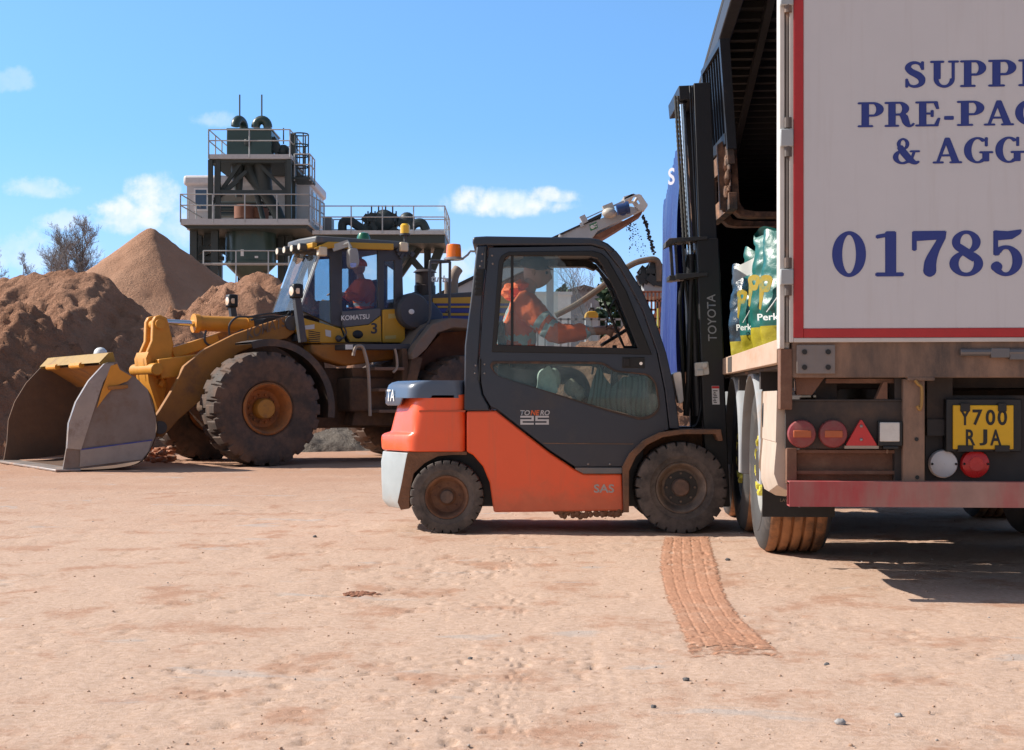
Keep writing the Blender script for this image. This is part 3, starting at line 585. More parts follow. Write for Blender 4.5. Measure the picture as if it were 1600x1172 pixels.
# wheels
rrim = M('rust_brown_rim', (.15, .07, .042), .75, .1, dirt=.6, dcol=(.24, .125, .07), ds=8, bump=.3); frim = M('dusty_brown_rim', (.13, .10, .082), .8, .1, dirt=.65, dcol=(.24, .18, .14), ds=7, bump=.3)
hubm = M('muddy_hub', (.09, .065, .055), .8, dirt=.6, dcol=(.2, .12, .085), ds=9)
def solid_tyre(r, wd, rimr, nb):
    hw = wd * .5; prof = [(rimr * .98, -hw * .85), (rimr * 1.05, -hw), (rimr * 1.22, -hw * 1.02), (rimr * 1.26, -hw * 1.06), (r * .93, -hw * 1.06), (r * .985, -hw * .99), (r, -hw * .8), (r, -hw * .3), (r * .985, 0), (r, hw * .3), (r, hw * .8), (r * .985, hw * .99), (r * .93, hw * 1.06), (rimr * 1.2, hw), (rimr * .98, hw * .85)]
    def rf(rr_, h, t, i):
        if 4 <= i <= 12 and i != 8:
            ph = (t * nb / (2 * math.pi) + (.5 if h > 0 else 0)) % 1
            if ph < .125: return rr_ - (.026 if i not in (4, 12) else .012)
        return rr_
    return prof, rf
for px, py, r_, wd, rm, nb, rimm in ((698, 779.6, .258, .19, .152, 26, rrim), (1065, 763.5, .323, .24, .178, 26, frim)):
    prof, rf_ = solid_tyre(r_, wd, rm, nb); c0 = FK.at(px, py, 1, NY - .03)
    for s_ in (-1, 1): wheel(fk, (c0.x, s_ * (.575 - wd / 2), r_ - .003), r_, wd, s_, prof, rf_, rubber, rimm, hubm, nb * 8, rm, .05, 8, rm * .33 if px < 800 else rm * .36, .56)
# mast
MY = -.40
def mx(P, y): return FK.xz(P, y)
mast_o = [(1088, 372), (1123, 372), (1141, 792), (1104, 792)]
mast_i = [(1085, 128), (1111, 127), (1124, 430), (1096, 430)]
m = MB()
for y0, y1 in ((MY, MY + .09), (-MY - .09, -MY)): m.prism(mx(mast_o, MY), y0, y1)
m.prism(mx([(1090, 374), (1110, 374), (1111, 388), (1091, 388)], MY), MY + .09, -MY - .09); m.prism(mx([(1108, 700), (1134, 700), (1138, 790), (1108, 790)], MY), MY + .09, -MY - .09)
mo = obj('outer_mast', m, black, fk, bev=.008)
pq = FK.at(1117, 532, 1, MY); pq2 = FK.at(1110, 460, 1, MY); upv = pq2 - pq
text('lettering', 'TOYOTA', M('silver_grey_marking_b', (.30, .31, .33), .4), mo, FK.at(1120, 533, 1, MY), (FK.at(1117.5, 458, 1, MY) - FK.at(1120, 533, 1, MY)), (-1, 0, 0), width=.335, height=.062, bold=.008, depth=.004)
m = MB(); m.prism(mx([(1112, 603), (1123.5, 603), (1124.5, 632), (1113, 632)], MY), MY - .003, MY); st = obj('warning_label', m, whitem, mo, smooth=False)
m = MB(); m.prism(mx([(1112.2, 603.4), (1123.3, 603.4), (1123.5, 607), (1112.3, 607)], MY), MY - .005, MY - .003); obj('red_strip', m, M('label_red', (.6, .03, .03), .5), st, smooth=False)
m = MB()
for j in range(8): m.prism(mx([(1114 + (j % 2), 610 + j * 2.6), (1121 - (j * 3 % 4), 610 + j * 2.6), (1121 - (j * 3 % 4), 611.3 + j * 2.6), (1114 + (j % 2), 611.3 + j * 2.6)], MY), MY - .0045, MY - .003)
obj('print_lines', m, gask, st, smooth=False)
m = MB()
for y0, y1 in ((MY + .035, MY + .12), (-MY - .12, -MY - .035)): m.prism(mx(mast_i, MY), y0, y1)
m.prism(mx([(1085, 129), (1105, 128), (1106, 146), (1086, 146)], MY), MY + .12, -MY - .12); m.prism(mx([(1062, 131), (1086, 130), (1086, 152), (1064, 154)], MY), -.34, .34)
for p0 in (1078, 1082): m.prism(mx([(p0, 131), (p0 + 2, 131), (p0 + 17, 430), (p0 + 14, 430)], MY), MY + .05, MY + .06)
obj('inner_mast', m, black, fk, bev=.006)
m = MB()
for y in (-.26,): m.cyl(FK.at(1066, 158, 1, -.26) + Vector((0, y + .26, 0)), FK.at(1079, 404, 1, -.26) + Vector((0, y + .26, 0)), .024, 14)
cr = obj('lift_cylinder_rod', m, chrome, fk)
m = MB()
for y in (-.26,):
    d = Vector((0, y + .26, 0)); m.cyl(FK.at(1065.5, 150, 1, -.26) + d, FK.at(1066, 163, 1, -.26) + d, .034, 14)
    obj('cylinder_gland', m, black, fk); m = MB(); m.cyl(FK.at(1079, 404, 1, -.26) + d, FK.at(1091, 650, 1, -.26) + d, .04, 14); m.cyl(FK.at(1079, 398, 1, -.26) + d, FK.at(1079.5, 408, 1, -.26) + d, .046, 14)
obj('lift_cylinder', m, black, fk)
hosem = M('ribbed_hose', (.05, .048, .04), .6, dirt=.4, dcol=(.14, .11, .08), ds=9)
m = MB()
for k_, (a, b) in enumerate((((1055, 150), (1068, 372)), ((1059, 150), (1073, 372)))):
    pts = [FK.at(a[0] + (b[0] - a[0]) * t, a[1] + (b[1] - a[1]) * t, 1, -.33 + .03 * k_) for t in (i / 60 for i in range(61))]; m.tube(pts, [.011 if i % 2 else .0085 for i in range(61)], 8)
obj('lift_chain', m, hosem, fk)
m = MB()
for pts, r_ in (([(1066, 440), (1062, 480), (1066, 560), (1070, 640)], .014), ([(1080, 445), (1078, 520), (1076, 600), (1072, 650)], .022), ([(1095, 590), (1096, 630), (1090, 660), (1082, 668)], .012), ([(1074, 400), (1070, 430), (1074, 470), (1080, 520)], .010)):
    m.tube(catmull([FK.at(a, b, 1, -.31) for a, b in pts], 8), r_, 8)
obj('hydraulic_hose', m, gask, fk)
mp = M('worn_black_bracket', (.035, .035, .037), .4, dirt=.4, dcol=(.16, .12, .09), ds=5)
m = MB(); m.prism(mx([(1040, 378), (1046, 372), (1106, 369), (1106, 374), (1056, 379), (1040, 386)], -.42), -.42, -.22); m.prism(mx([(1056, 428), (1106, 425), (1106, 431), (1060, 437), (1056, 437)], -.42), -.42, -.22); m.prism(mx([(1046, 430), (1056, 430), (1056, 438), (1046, 438)], -.42), -.40, -.22)
for a, b in ((1047, 1052), (1055, 1059), (1067, 1071)): m.prism(mx([(a, 380), (b, 380), (b + 3, 430), (a + 3, 430)], -.42), -.36, -.34)
obj('cylinder_bracket', m, mp, fk, bev=.003)
m = MB(); m.prism(rounded(mx([(1085, 567), (1106, 565), (1108, 585), (1086, 588)], -.42), .008, 2), -.44, MY); m.cyl(FK.at(1101, 571, 1, -.452), FK.at(1101, 571, 1, -.43), .022, 12); m.prism(mx([(1088, 578), (1098, 578), (1098, 587), (1088, 587)], -.42), -.452, -.42); obj('junction_box', m, M('cream_plastic', (.55, .54, .5), .5, dirt=.3), fk, bev=.004)
m = MB(); m.prism(rounded(mx([(1050, 583), (1064, 580), (1068, 628), (1060, 632)], -.40), .02, 3), -.42, -.30); obj('headlamp', m, M('lamp_lens', (.75, .76, .78), .15, .3), fk, bev=.01)
# carriage, backrest, forks
m = MB()
for y0, y1 in ((-.50, -.44), (.44, .50)): m.prism(mx([(1124.5, 60), (1140, 60), (1151, 232), (1137, 232)], -.5), y0, y1)
m.prism(mx([(1124.5, 60), (1140, 60), (1140.6, 69), (1125.2, 69)], -.5), -.44, .44); m.prism(mx([(1134, 205), (1149, 205), (1150, 222), (1135.5, 222)], -.5), -.44, .44)
for i in range(7): y = -.36 + .12 * i; m.prism(mx([(1129, 68), (1135, 68), (1144, 206), (1138, 206)], -.5), y - .008, y + .008)
obj('load_backrest', m, black, fk, bev=.004)
cm = M('muddy_carriage', (.05, .042, .038), .7, dirt=.6, dcol=(.33, .17, .10), ds=5, bump=.5)
m = MB(); m.prism(mx([(1136, 226), (1147, 226), (1149, 255), (1138, 255)], -.48), -.47, .47); m.prism(mx([(1139, 300), (1152, 300), (1153, 326), (1140, 326)], -.48), -.47, .47)
m.prism(mx([(1121, 226), (1137, 214), (1140, 330), (1126, 326)], -.32), -.32, -.26); m.prism(mx([(1121, 226), (1137, 214), (1140, 330), (1126, 326)], -.32), .26, .32)
for i in range(26): y = -.46 + .2 * rr.random(); q = FK.at(1137 + 4 * rr.random(), 235 + 90 * rr.random(), 1, -.47); lump(m, (q.x, y, q.z), .018 + .02 * rr.random(), (.7, 1, 1.2), 8, 6, i)
obj('carriage', m, cm, fk, bev=.004)
fkm = M('muddy_fork', (.07, .045, .035), .7, .3, dirt=.65, dcol=(.33, .165, .095), ds=6, bump=.4)
for y0 in (-.34, .20): m = MB(); m.prism(mx([(1143, 226), (1150, 226), (1155, 316), (1163, 328), (1180, 330.5), (1395, 334), (1395, 336), (1170, 340), (1156, 338), (1147, 330), (1143, 318)], -.32), y0, y0 + .13); obj('fork', m, fkm, fk, bev=.004)

# ---------------------------------------------------------------- driver
dr = None
def fp(px, py, y): return FK.at(px, py, 1, y)
nodes = {'pel': (fp(808, 578, 0), .145), 'waist': (fp(803, 540, 0), .14), 'chest': (fp(808, 492, 0), (.15)), 'neck0': (fp(820, 459, 0), .075), 'neck': (fp(828, 447, 0), .058), 'skull': (fp(834, 432, 0), .06)}
edges = [('pel', 'waist'), ('waist', 'chest'), ('chest', 'neck0'), ('neck0', 'neck'), ('neck', 'skull')]
for s_, sx_ in ((-1, 'a'), (1, 'b')):
    hx, hy = (947, 519) if s_ < 0 else (957, 515); hy3 = s_ * (.17 if s_ < 0 else .10)
    nodes |= {'sh' + sx_: (fp(820, 474, s_ * .17), .078), 'el' + sx_: (fp(868, 524, s_ * .25), .055), 'wr' + sx_: (fp(925, 517, s_ * .20), .032), 'pm' + sx_: (fp(hx - 6, hy - 1, hy3), .030),
              'hp' + sx_: (fp(822, 584, s_ * .10), .09), 'kn' + sx_: (fp(905, 588, s_ * .13), .068), 'an' + sx_: (fp(925, 650, s_ * .12), .05), 'to' + sx_: (fp(958, 660, s_ * .13), .042)}
    edges += [('chest', 'sh' + sx_), ('sh' + sx_, 'el' + sx_), ('el' + sx_, 'wr' + sx_), ('wr' + sx_, 'pm' + sx_), ('pel', 'hp' + sx_), ('hp' + sx_, 'kn' + sx_), ('kn' + sx_, 'an' + sx_), ('an' + sx_, 'to' + sx_)]
    for f_ in range(4):
        dz = .014 - f_ * .011; bx = nodes['pm' + sx_][0]
        nodes |= {f'f{f_}1{sx_}': (bx + Vector((.045, s_ * .004, dz)), .0105), f'f{f_}2{sx_}': (bx + Vector((.078 - .004 * f_, -s_ * .012, dz - .012)), .0095), f'f{f_}3{sx_}': (bx + Vector((.080 - .005 * f_, -s_ * .034, dz - .026)), .008)}
        edges += [('pm' + sx_, f'f{f_}1{sx_}'), (f'f{f_}1{sx_}', f'f{f_}2{sx_}'), (f'f{f_}2{sx_}', f'f{f_}3{sx_}')]
    nodes |= {'t1' + sx_: (nodes['pm' + sx_][0] + Vector((.02, -s_ * .03, .022)), .012), 't2' + sx_: (nodes['pm' + sx_][0] + Vector((.05, -s_ * .045, .02)), .010)}; edges += [('pm' + sx_, 't1' + sx_), ('t1' + sx_, 't2' + sx_)]
hm = MB(); hc = fp(838, 425, 0); Rm = head_mb(hm, hc, R(-12), R(14))
zc = fz(560, 0)
def bodymat(c): return 0 if (c.x > fp(918, 500, 0).x and c.z > fp(0, 545, 0).z) or c.z > fp(0, 462, 0).z else 3 if c.z < fp(0, 556, 0).z else 4
body = skin('person', nodes, edges, [skinm, eyem, lipm, trous, hiv], None, bodymat, 2, hm, 'pel')
body.location = FK.loc; tag(body, 'driver in orange hi-vis jacket seated in the forklift with hands on the wheel', 'person')
jn = {k_: (p, (r_ if isinstance(r_, float) else .16) + .032) for k_, (p, r_) in nodes.items() if k_ in ('pel', 'waist', 'chest', 'neck0', 'sha', 'ela', 'wra', 'shb', 'elb', 'wrb')}
jn['col'] = (fp(829, 452, 0), .082); jn['wra'] = (jn['wra'][0], .056); jn['wrb'] = (jn['wrb'][0], .056); jn['neck0'] = (jn['neck0'][0], .078)
je = [('pel', 'waist'), ('waist', 'chest'), ('chest', 'neck0'), ('neck0', 'col'), ('chest', 'sha'), ('sha', 'ela'), ('ela', 'wra'), ('chest', 'shb'), ('shb', 'elb'), ('elb', 'wrb')]
def jmat(c):
    wr = nodes['wra'][0].x; x0 = fp(918, 0, 0).x; el = nodes['ela'][0]; sh = nodes['sha'][0]
    if c.x > x0 - .02 and c.z < fp(0, 495, 0).z: return 1
    if c.x < fp(845, 0, 0).x and abs(c.z - fp(0, 530, 0).z) < .025: return 1
    if abs(c.y) > .12:
        d = (c - sh).dot((el - sh).normalized()) if c.y < 0 else 9
        if .17 < d < .215 or .25 < d < .29 and c.x < el.x + .06: return 1
    if abs(abs(c.y) - .085) < .028 and c.z > fp(0, 535, 0).z and c.x < sh.x + .03: return 1
    return 0
def crease(o, amp=.016):
    me = o.data; vn = [v_.normal.copy() for v_ in me.vertices]
    for v_, n_ in zip(me.vertices, vn):
        c = v_.co; f1 = abs(noise.noise(Vector((c.x * 7 + c.z * 9, c.y * 6, c.z * 12 - c.x * 8)))); f2 = abs(noise.noise(Vector((c.x * 17, c.y * 14 + 3, c.z * 21)))); v_.co = c + n_ * (amp * (.9 - 3.2 * f1) * .6 - amp * .6 * f2)
    for p in me.polygons: p.use_smooth = True
jk = skin('jacket', jn, je, [hiv, refl], body, jmat, 3, None, 'pel'); crease(jk)
m = MB(); lump(m, fp(803, 456, 0), .085, (1.1, 1.5, .75), 20, 12, 4); lump(m, fp(812, 449, 0), .07, (1, 1.4, .8), 18, 10, 7); obj('hood', m, hiv, body, recalc=False)
m = MB(); m.ball(hc + Vector((-.012, 0, .045)), 1, 20, 12, (.112, .09, .088), lambda q, d: Rm @ Vector((q.x, q.y, max(q.z, -.03)))); m.ball(hc + Rm @ Vector((.075, 0, .045)), 1, 14, 8, (.048, .06, .007), lambda q, d: Rm @ q)
obj('cap', m, M('dark_grey_cap', (.035, .042, .045), .85), body)
m = MB(); m.prism(rounded(mx([(838, 612), (842, 582), (858, 570), (866, 585), (872, 612), (860, 622)], -.42), .02, 3), -.46, -.30); m.ball(fp(850, 590, -.42), .05, 12, 8, (1, .8, 1.3)); m.ball(fp(866, 592, -.40), .06, 12, 8, (.8, .8, 1.3))
bagc = obj('plastic_bag', m, M('crumpled_white_plastic', (.72, .74, .66), .4, dirt=.25, dcol=(.5, .5, .2), ds=9, bump=.9, bs=20), None, ang=30, loc=FK.loc); tag(bagc, 'crumpled pale plastic bag behind the lower cab window of the forklift', 'bag')
m = MB(); lump(m, fp(893, 606, -.40), .055, (1, .7, 1), 12, 8, 5); lump(m, fp(903, 615, -.38), .05, (1, .7, 1.2), 12, 8, 9)
gl = obj('rag', m, M('buff_cloth', (.38, .30, .23), .9, bump=.6), None, loc=FK.loc); tag(gl, 'buff coloured rag lying on the cab floor behind the lower window', 'rag')
# ================================================================ curtain-sided trailer
TR = Frame((1.267, 6.67, 0), R(-4))
tr = thing('curtain_trailer', 'white curtain sided lorry trailer with red door border and its side curtain drawn open', 'trailer', TR)
def tx(px, y=0): return TR.at(px, 600, 1, y).x
def tz(py, y=0, px=1240): return TR.at(px, py, 1, y).z
def TB(mb, x0, x1, y0, y1, pt, pb, ref=None):      # box between pixel columns and rows seen on plane y=ref
    r_ = y0 if ref is None else ref; mb.box(tx(x0, r_), tx(x1, r_), y0, y1, tz(pb, r_, x0), tz(pt, r_, x0)); return mb
WID = 2.55; ROOF = 3.76
doorw = M('aged_white_panel', (.60, .592, .612), .45, dirt=.10, dcol=(.42, .36, .32), ds=1.2, var=.03, streak=.12)
redp = M('faded_red_paint', (.42, .022, .025), .5, dirt=.12, dcol=(.42, .2, .18), ds=5)
redb = M('dusty_red_bar', (.42, .035, .045), .55, dirt=.66, dcol=(.34, .21, .18), ds=1.8, stretch=(1, 1, .25), streak=.5)
bluel = M('navy_lettering', (.022, .04, .23), .45, var=.03)
postm = M('weathered_white_post', (.62, .60, .56), .5, dirt=.22, dcol=(.33, .2, .13), ds=3, streak=.3, low=(.9, 1.35), lowamt=.95)
dustyb = M('dusty_brown_chassis', (.075, .06, .054), .8, dirt=.75, dcol=(.29, .18, .125), ds=2.2, streak=.9, stretch=(1.6, 1, .5), bump=.3)
darkb = M('dark_dusty_board', (.042, .034, .031), .8, dirt=.45, dcol=(.11, .07, .05), ds=3)
rustb = M('rust_brown_steel', (.16, .078, .05), .85, dirt=.5, dcol=(.25, .14, .09), ds=5, bump=.4)
# serif letter shapes, unit cap height
def ellr(cx_, cy_, rx, ry, a0, a1, tx_, ty_, n=26):
    o_, i_ = [], []
    for k_ in range(n + 1):
        t = R(a0 + (a1 - a0) * k_ / n); o_.append((cx_ + rx * math.cos(t), cy_ + ry * math.sin(t))); i_.append((cx_ + (rx - tx_) * math.cos(t), cy_ + (ry - ty_) * math.sin(t)))
    return ('strip', o_, i_)
def rib(pts, ws, n=8):
    P = catmull([(a, b, 0) for a, b in pts], n); K = len(P); o_, i_ = [], []
    for k_ in range(K):
        d = (P[min(k_ + 1, K - 1)] - P[max(k_ - 1, 0)]).normalized(); t = k_ / (K - 1) * (len(ws) - 1); j = min(int(t), len(ws) - 2); wd = ws[j] + (ws[j + 1] - ws[j]) * (t - j)
        o_.append((P[k_].x - d.y * wd, P[k_].y + d.x * wd)); i_.append((P[k_].x + d.y * wd, P[k_].y - d.x * wd))
    return ('strip', o_, i_)
def rc(x0, y0, x1, y1): return ('poly', [(x0, y0), (x1, y0), (x1, y1), (x0, y1)])
def dot(x, y, r_): return ('poly', [(x + r_ * math.cos(i * math.pi / 8), y + r_ * math.sin(i * math.pi / 8)) for i in range(16)])
def serif(x0, x1, y): return [rc(x0, 0, x1, .055)] if y == 0 else [rc(x0, .945, x1, 1)]
GL = {
 'P': (.78, [rc(.12, 0, .31, 1)] + serif(0, .44, 0) + serif(0, .3, 1) + [rc(.3, .945, .46, 1), rc(.3, .43, .46, .49), ellr(.45, .715, .32, .285, -90, 90, .19, .055)]),
 'R': (.92, [rc(.12, 0, .31, 1)] + serif(0, .42, 0) + serif(0, .3, 1) + [rc(.3, .945, .46, 1), rc(.3, .46, .46, .52), ellr(.44, .73, .30, .27, -90, 90, .18, .055), rib([(.50, .50), (.60, .40), (.66, .18), (.73, .04), (.84, .03), (.91, .12)], [.05, .10, .095, .06, .03, .015])]),
 'E': (.80, [rc(.12, 0, .31, 1)] + serif(0, .4, 0) + serif(0, .4, 1) + [rc(.38, 0, .70, .055), rc(.38, .945, .68, 1), rc(.31, .485, .52, .54), rc(.49, .38, .545, .64), ('poly', [(.60, .05), (.70, .05), (.76, .32), (.71, .32)]), ('poly', [(.58, .95), (.68, .95), (.72, .70), (.67, .70)])]),
 'L': (.74, [rc(.12, 0, .31, 1)] + serif(0, .4, 0) + serif(0, .44, 1) + [rc(.38, 0, .66, .055), ('poly', [(.56, .05), (.66, .05), (.72, .36), (.67, .36)])]),
 'U': (.92, [rc(.12, .32, .31, 1), rc(.72, .32, .78, 1)] + serif(0, .43, 1) + serif(.6, .92, 1) + [ellr(.45, .32, .33, .335, 180, 360, .12, .075)]),
 'S': (.70, [rib([(.575, .74), (.53, .88), (.36, .955), (.18, .90), (.12, .75), (.24, .60), (.45, .47), (.57, .32), (.55, .14), (.36, .04), (.17, .09), (.085, .27)], [.025, .035, .04, .06, .085, .105, .115, .10, .07, .04, .03, .02]), rc(.57, .68, .625, .99), rc(.05, .01, .10, .33)]),
 'A': (.90, [('poly', [(.40, 1), (.52, 1), (.83, .05), (.63, .05), (.42, .80)]), ('poly', [(.40, 1), (.44, .86), (.18, .05), (.12, .05)]), rc(.25, .28, .66, .335)] + serif(0, .32, 0) + serif(.55, .92, 0)),
 'C': (.82, [ellr(.44, .5, .42, .51, 48, 318, .20, .055), rc(.70, .66, .755, 1), ellr(.44, .5, .42, .51, 318, 336, .10, .055), ]),
 'G': (.94, [ellr(.44, .5, .42, .51, 48, 310, .20, .055), rc(.70, .66, .755, 1), rc(.62, .06, .80, .42), rc(.52, .385, .93, .44)]),
 '-': (.36, [rc(.02, .26, .34, .39)]),
 '&': (.98, [ellr(.36, .78, .20, .225, -60, 240, .09, .05), rib([(.24, .68), (.40, .42), (.62, .14), (.80, .03), (.92, .08)], [.09, .115, .11, .06, .02]), ellr(.34, .26, .32, .275, 110, 310, .15, .06), rib([(.52, .05), (.66, .20), (.76, .48)], [.035, .03, .028]), rc(.62, .46, .94, .51)]),
 '0': (.72, [ellr(.36, .5, .35, .51, 0, 360, .175, .055, 44)]),
 '1': (.60, [rc(.25, 0, .45, 1), rc(.03, 0, .62, .06), ('poly', [(.04, .86), (.25, .90), (.25, .96), (.04, .92)]), ('poly', [(.25, .9), (.25, 1), (.45, 1), (.36, .9)])]),
 '7': (.72, [('poly', [(.06, .80), (.70, .84), (.72, 1), (.05, 1)]), rc(.02, .58, .075, 1), rib([(.66, .88), (.50, .58), (.40, .32), (.38, .10)], [.05, .07, .105, .12]), dot(.38, .10, .115)]),
 '8': (.74, [ellr(.37, .755, .29, .25, 0, 360, .135, .05, 36), ellr(.37, .265, .345, .275, 0, 360, .155, .055, 36), rib([(.2, .66), (.37, .52), (.55, .38)], [.06, .085, .07])]),
 '5': (.74, [('poly', [(.12, .80), (.50, .83), (.66, .93), (.70, 1.02), (.40, .98), (.10, 1.0)]), rc(.105, .46, .165, 1), ellr(.36, .325, .345, .335, 140, -140, .175, .055, 34), dot(.155, .19, .105), rc(.11, .46, .2, .53)]),
}
def glyph(mb, ch, x0, x1, z0, z1, y):
    wd, parts = GL[ch]; sx_ = (x1 - x0) / wd; sz = z1 - z0
    for k_, (sh, (ox, oz)) in enumerate([(sh, o_) for o_ in ((-.024, 0), (.024, 0), (0, .016), (0, -.016)) for sh in parts]):
        yy = y - .00008 * k_; f = lambda p: (x0 + (p[0] + ox) * sx_, yy, z0 + (p[1] + oz) * sz)
        if sh[0] == 'poly': mb.add([f(p) for p in sh[1]], [tuple(range(len(sh[1])))])
        else: mb.sheet([[f(a), f(b)] for a, b in zip(sh[1], sh[2])])
# doors
m = MB(); m.box(tx(1255), 1.272, -.002, .05, tz(514), ROOF - .12); dl = obj('rear_door', m, doorw, tr, bev=.004)
m = MB(); m.box(1.278, WID - .05, -.002, .05, tz(514), ROOF - .12); obj('rear_door', m, doorw, tr, bev=.004)
for py_t, py_b, chars in ((97, 137.5, [('S', 1413, 1446), ('U', 1454, 1497), ('P', 1501, 1540), ('P', 1545, 1587), ('L', 1592, 1632)]),
                          (160, 198, [('P', 1341, 1380), ('R', 1383, 1428), ('E', 1431, 1470), ('-', 1475, 1490), ('P', 1496, 1537), ('A', 1538, 1582), ('C', 1586, 1628)]),
                          (217, 256, [('&', 1395, 1438), ('A', 1458, 1501), ('G', 1506, 1551), ('G', 1555, 1600)]),
                          (362.5, 431, [('0', 1301, 1352), ('1', 1367, 1409), ('7', 1425, 1477), ('8', 1483, 1536), ('5', 1546, 1598)])):
    m = MB()
    for ch, a, b in chars: glyph(m, ch, tx(a), tx(b), tz(py_b, 0, 1400), tz(py_t, 0, 1400), -.0035)
    obj('lettering', m, bluel, dl, smooth=False, recalc=False)
m = MB(); TB(m, 1240, 1255.5, -.006, .045, -600, 527.5); m.box(tx(1255.5), WID - .035, -.006, .045, tz(527.5), tz(513.5)); obj('door_border', m, redp, tr, bev=.003)
m = MB(); TB(m, 1233.5, 1240, -.003, .05, -600, 535); m.box(tx(1240), WID - .03, -.003, .05, tz(535), tz(528)); obj('door_trim', m, M('dusty_white_trim', (.55, .51, .48), .5, dirt=.3, dcol=(.35, .25, .2)), tr, bev=.003)
m = MB(); TB(m, 1218, 1226, .004, .12, -600, 545); TB(m, 1226, 1233, .03, .10, -600, 545); post = obj('corner_post', m, postm, tr, bev=.004)
m = MB(); TB(m, 1219, 1238, .01, .11, 545, 640, .01); obj('corner_post_foot', m, rustb, post, bev=.004)
for a, b in ((-8, 8), (201, 229), (420, 445)):
    m = MB(); TB(m, 1219.5, 1240, -.022, .0, a, b); h_ = obj('hinge', m, galv, tr, bev=.005)
m = MB(); m.cyl((tx(1231.5), .012, tz(535)), (tx(1231.5), .012, ROOF), .013, 10)
for a in (12, 192, 237, 411, 454): m.cyl((tx(1231), -.004, tz(a + 8)), (tx(1231), -.004, tz(a - 8)), .018, 10)
obj('hinge_rod', m, M('dark_hinge_rod', (.12, .10, .09), .6, .3, dirt=.4), tr)
m = MB(); m.box(WID - .05, WID, 0, .12, .9, ROOF); obj('corner_post', m, postm, tr)
# rear beam and everything hung under it
m = MB(); m.box(tx(1238), WID - .02, .015, .15, tz(590), tz(534)); m.box(tx(1419), tx(1462), .012, .10, tz(595), tz(589)); beam = obj('rear_beam', m, dustyb, tr, bev=.004)
m = MB(); TB(m, 1245, 1305, -.0, .02, 539, 584); bp_ = obj('buffer_plate', m, M('grey_plate', (.20, .175, .165), .6, dirt=.5, dcol=(.25, .16, .11), ds=4, streak=.3), beam, bev=.003)
m = MB()
for a, b in ((1257, 550), (1294, 550), (1257, 574), (1294, 574)): m.cyl((tx(a), -.006, tz(b)), (tx(a), .01, tz(b)), .0125, 12)
obj('plate_bolt', m, gask, bp_)
m = MB(); m.cyl((tx(1500), .0, tz(551)), (tx(1700), .0, tz(551)), .018, 10); TB(m, 1549, 1578, -.02, .012, 544, 559); TB(m, 1578, 1640, -.015, .012, 546, 562); obj('door_latch', m, M('worn_latch', (.16, .155, .16), .45, .5, dirt=.4), beam, bev=.003)
m = MB(); m.prism([(TR.at(a, b, 1, .1).x, TR.at(a, b, 1, .1).z) for a, b in ((1241, 588), (1288, 588), (1267, 617), (1243, 617))], .06, .12); m.prism([(TR.at(a, b, 1, .1).x, TR.at(a, b, 1, .1).z) for a, b in ((1365, 626), (1378, 597), (1384, 597), (1384, 626))], .06, .12); m.box(tx(1290, .1), tx(1400, .1), .09, .12, tz(599, .1), tz(592, .1)); obj('gusset', m, rustb, beam)
m = MB(); TB(m, 1227, 1411, .06, .085, 627, 701); TB(m, 1227, 1411, .055, .10, 624, 627.5); lb = obj('lamp_board', m, darkb, tr, bev=.003)
redlens = M('dusty_red_lens', (.24, .03, .035), .4, dirt=.6, dcol=(.24, .10, .085), ds=8); amb = M('amber_band', (.42, .10, .03), .4, dirt=.3)
for cx_ in (1253, 1302):
    c = Vector((tx(cx_, .03), .06, tz(678, .03, cx_))); m = MB(); m.lathe([(.066, 0), (.067, -.025), (.062, -.036), (.04, -.043), (.001, -.045)], c, 'y', 32); l_ = obj('tail_lamp', m, redlens, tr)
    m = MB(); m.box(c.x - .042, c.x + .042, c.y - .0475, c.y - .03, c.z - .017, c.z + .017); obj('indicator_band', m, amb, l_, bev=.004)
tri = [(TR.at(a, b, 1, .03).x, TR.at(a, b, 1, .03).z) for a, b in ((1346, 654), (1372, 697), (1321, 697))]
m = MB(); m.prism(rounded(tri, .012, 3), .035, .06); trl = obj('triangle_reflector', m, M('red_reflector', (.52, .03, .03), .35, dirt=.12), tr, bev=.003)
m = MB(); TB(m, 1320, 1373, .034, .06, 696.5, 701); obj('reflector_base', m, M('beige_strip', (.36, .29, .23), .7), trl)
m = MB()
for a in (666, 687): c = TR.at(1346, a, 1, .03); m.ball((c.x, .034, c.z), .008, 8, 6)
obj('reflector_screw', m, steel, trl)
m = MB(); TB(m, 1372, 1410, .025, .06, 658, 697); TB(m, 1380, 1404, .02, .06, 697, 702); sl = obj('work_lamp', m, gask, tr, bev=.004)
m = MB(); TB(m, 1375, 1406, .018, .03, 660, 690); obj('lamp_lens', m, M('dusty_white_lens', (.62, .60, .56), .3, dirt=.3, dcol=(.4, .33, .28), ds=7), sl, bev=.004)
m = MB(); TB(m, 1229, 1245, .05, .11, 700, 756); TB(m, 1245, 1411, .07, .10, 702.5, 708); TB(m, 1245, 1411, .07, .10, 735, 741); TB(m, 1245, 1411, .12, .13, 704, 756); obj('step_frame', m, rustb, tr, bev=.003)
m = MB(); TB(m, 1411, 1445, .03, .16, 592, 756); TB(m, 1385, 1388, .05, .06, 702, 709); vp = obj('hanger_post', m, dustyb, tr, bev=.004)
m = MB()
for a, b in ((1432, 686), (1433, 745)): m.cyl((tx(a, .03), .026, tz(b, .03)), (tx(a, .03), .034, tz(b, .03)), .01, 8)
obj('post_hole', m, gask, vp)
m = MB(); m.tube(catmull([TR.at(a, b, 1, .005) for a, b in ((1430, 594), (1434, 600), (1440, 606), (1440, 630), (1437, 640), (1433, 634))], 6), .008, 8); obj('strap_hook', m, M('worn_hook', (.35, .2, .06), .5, .3, dirt=.3), tr)
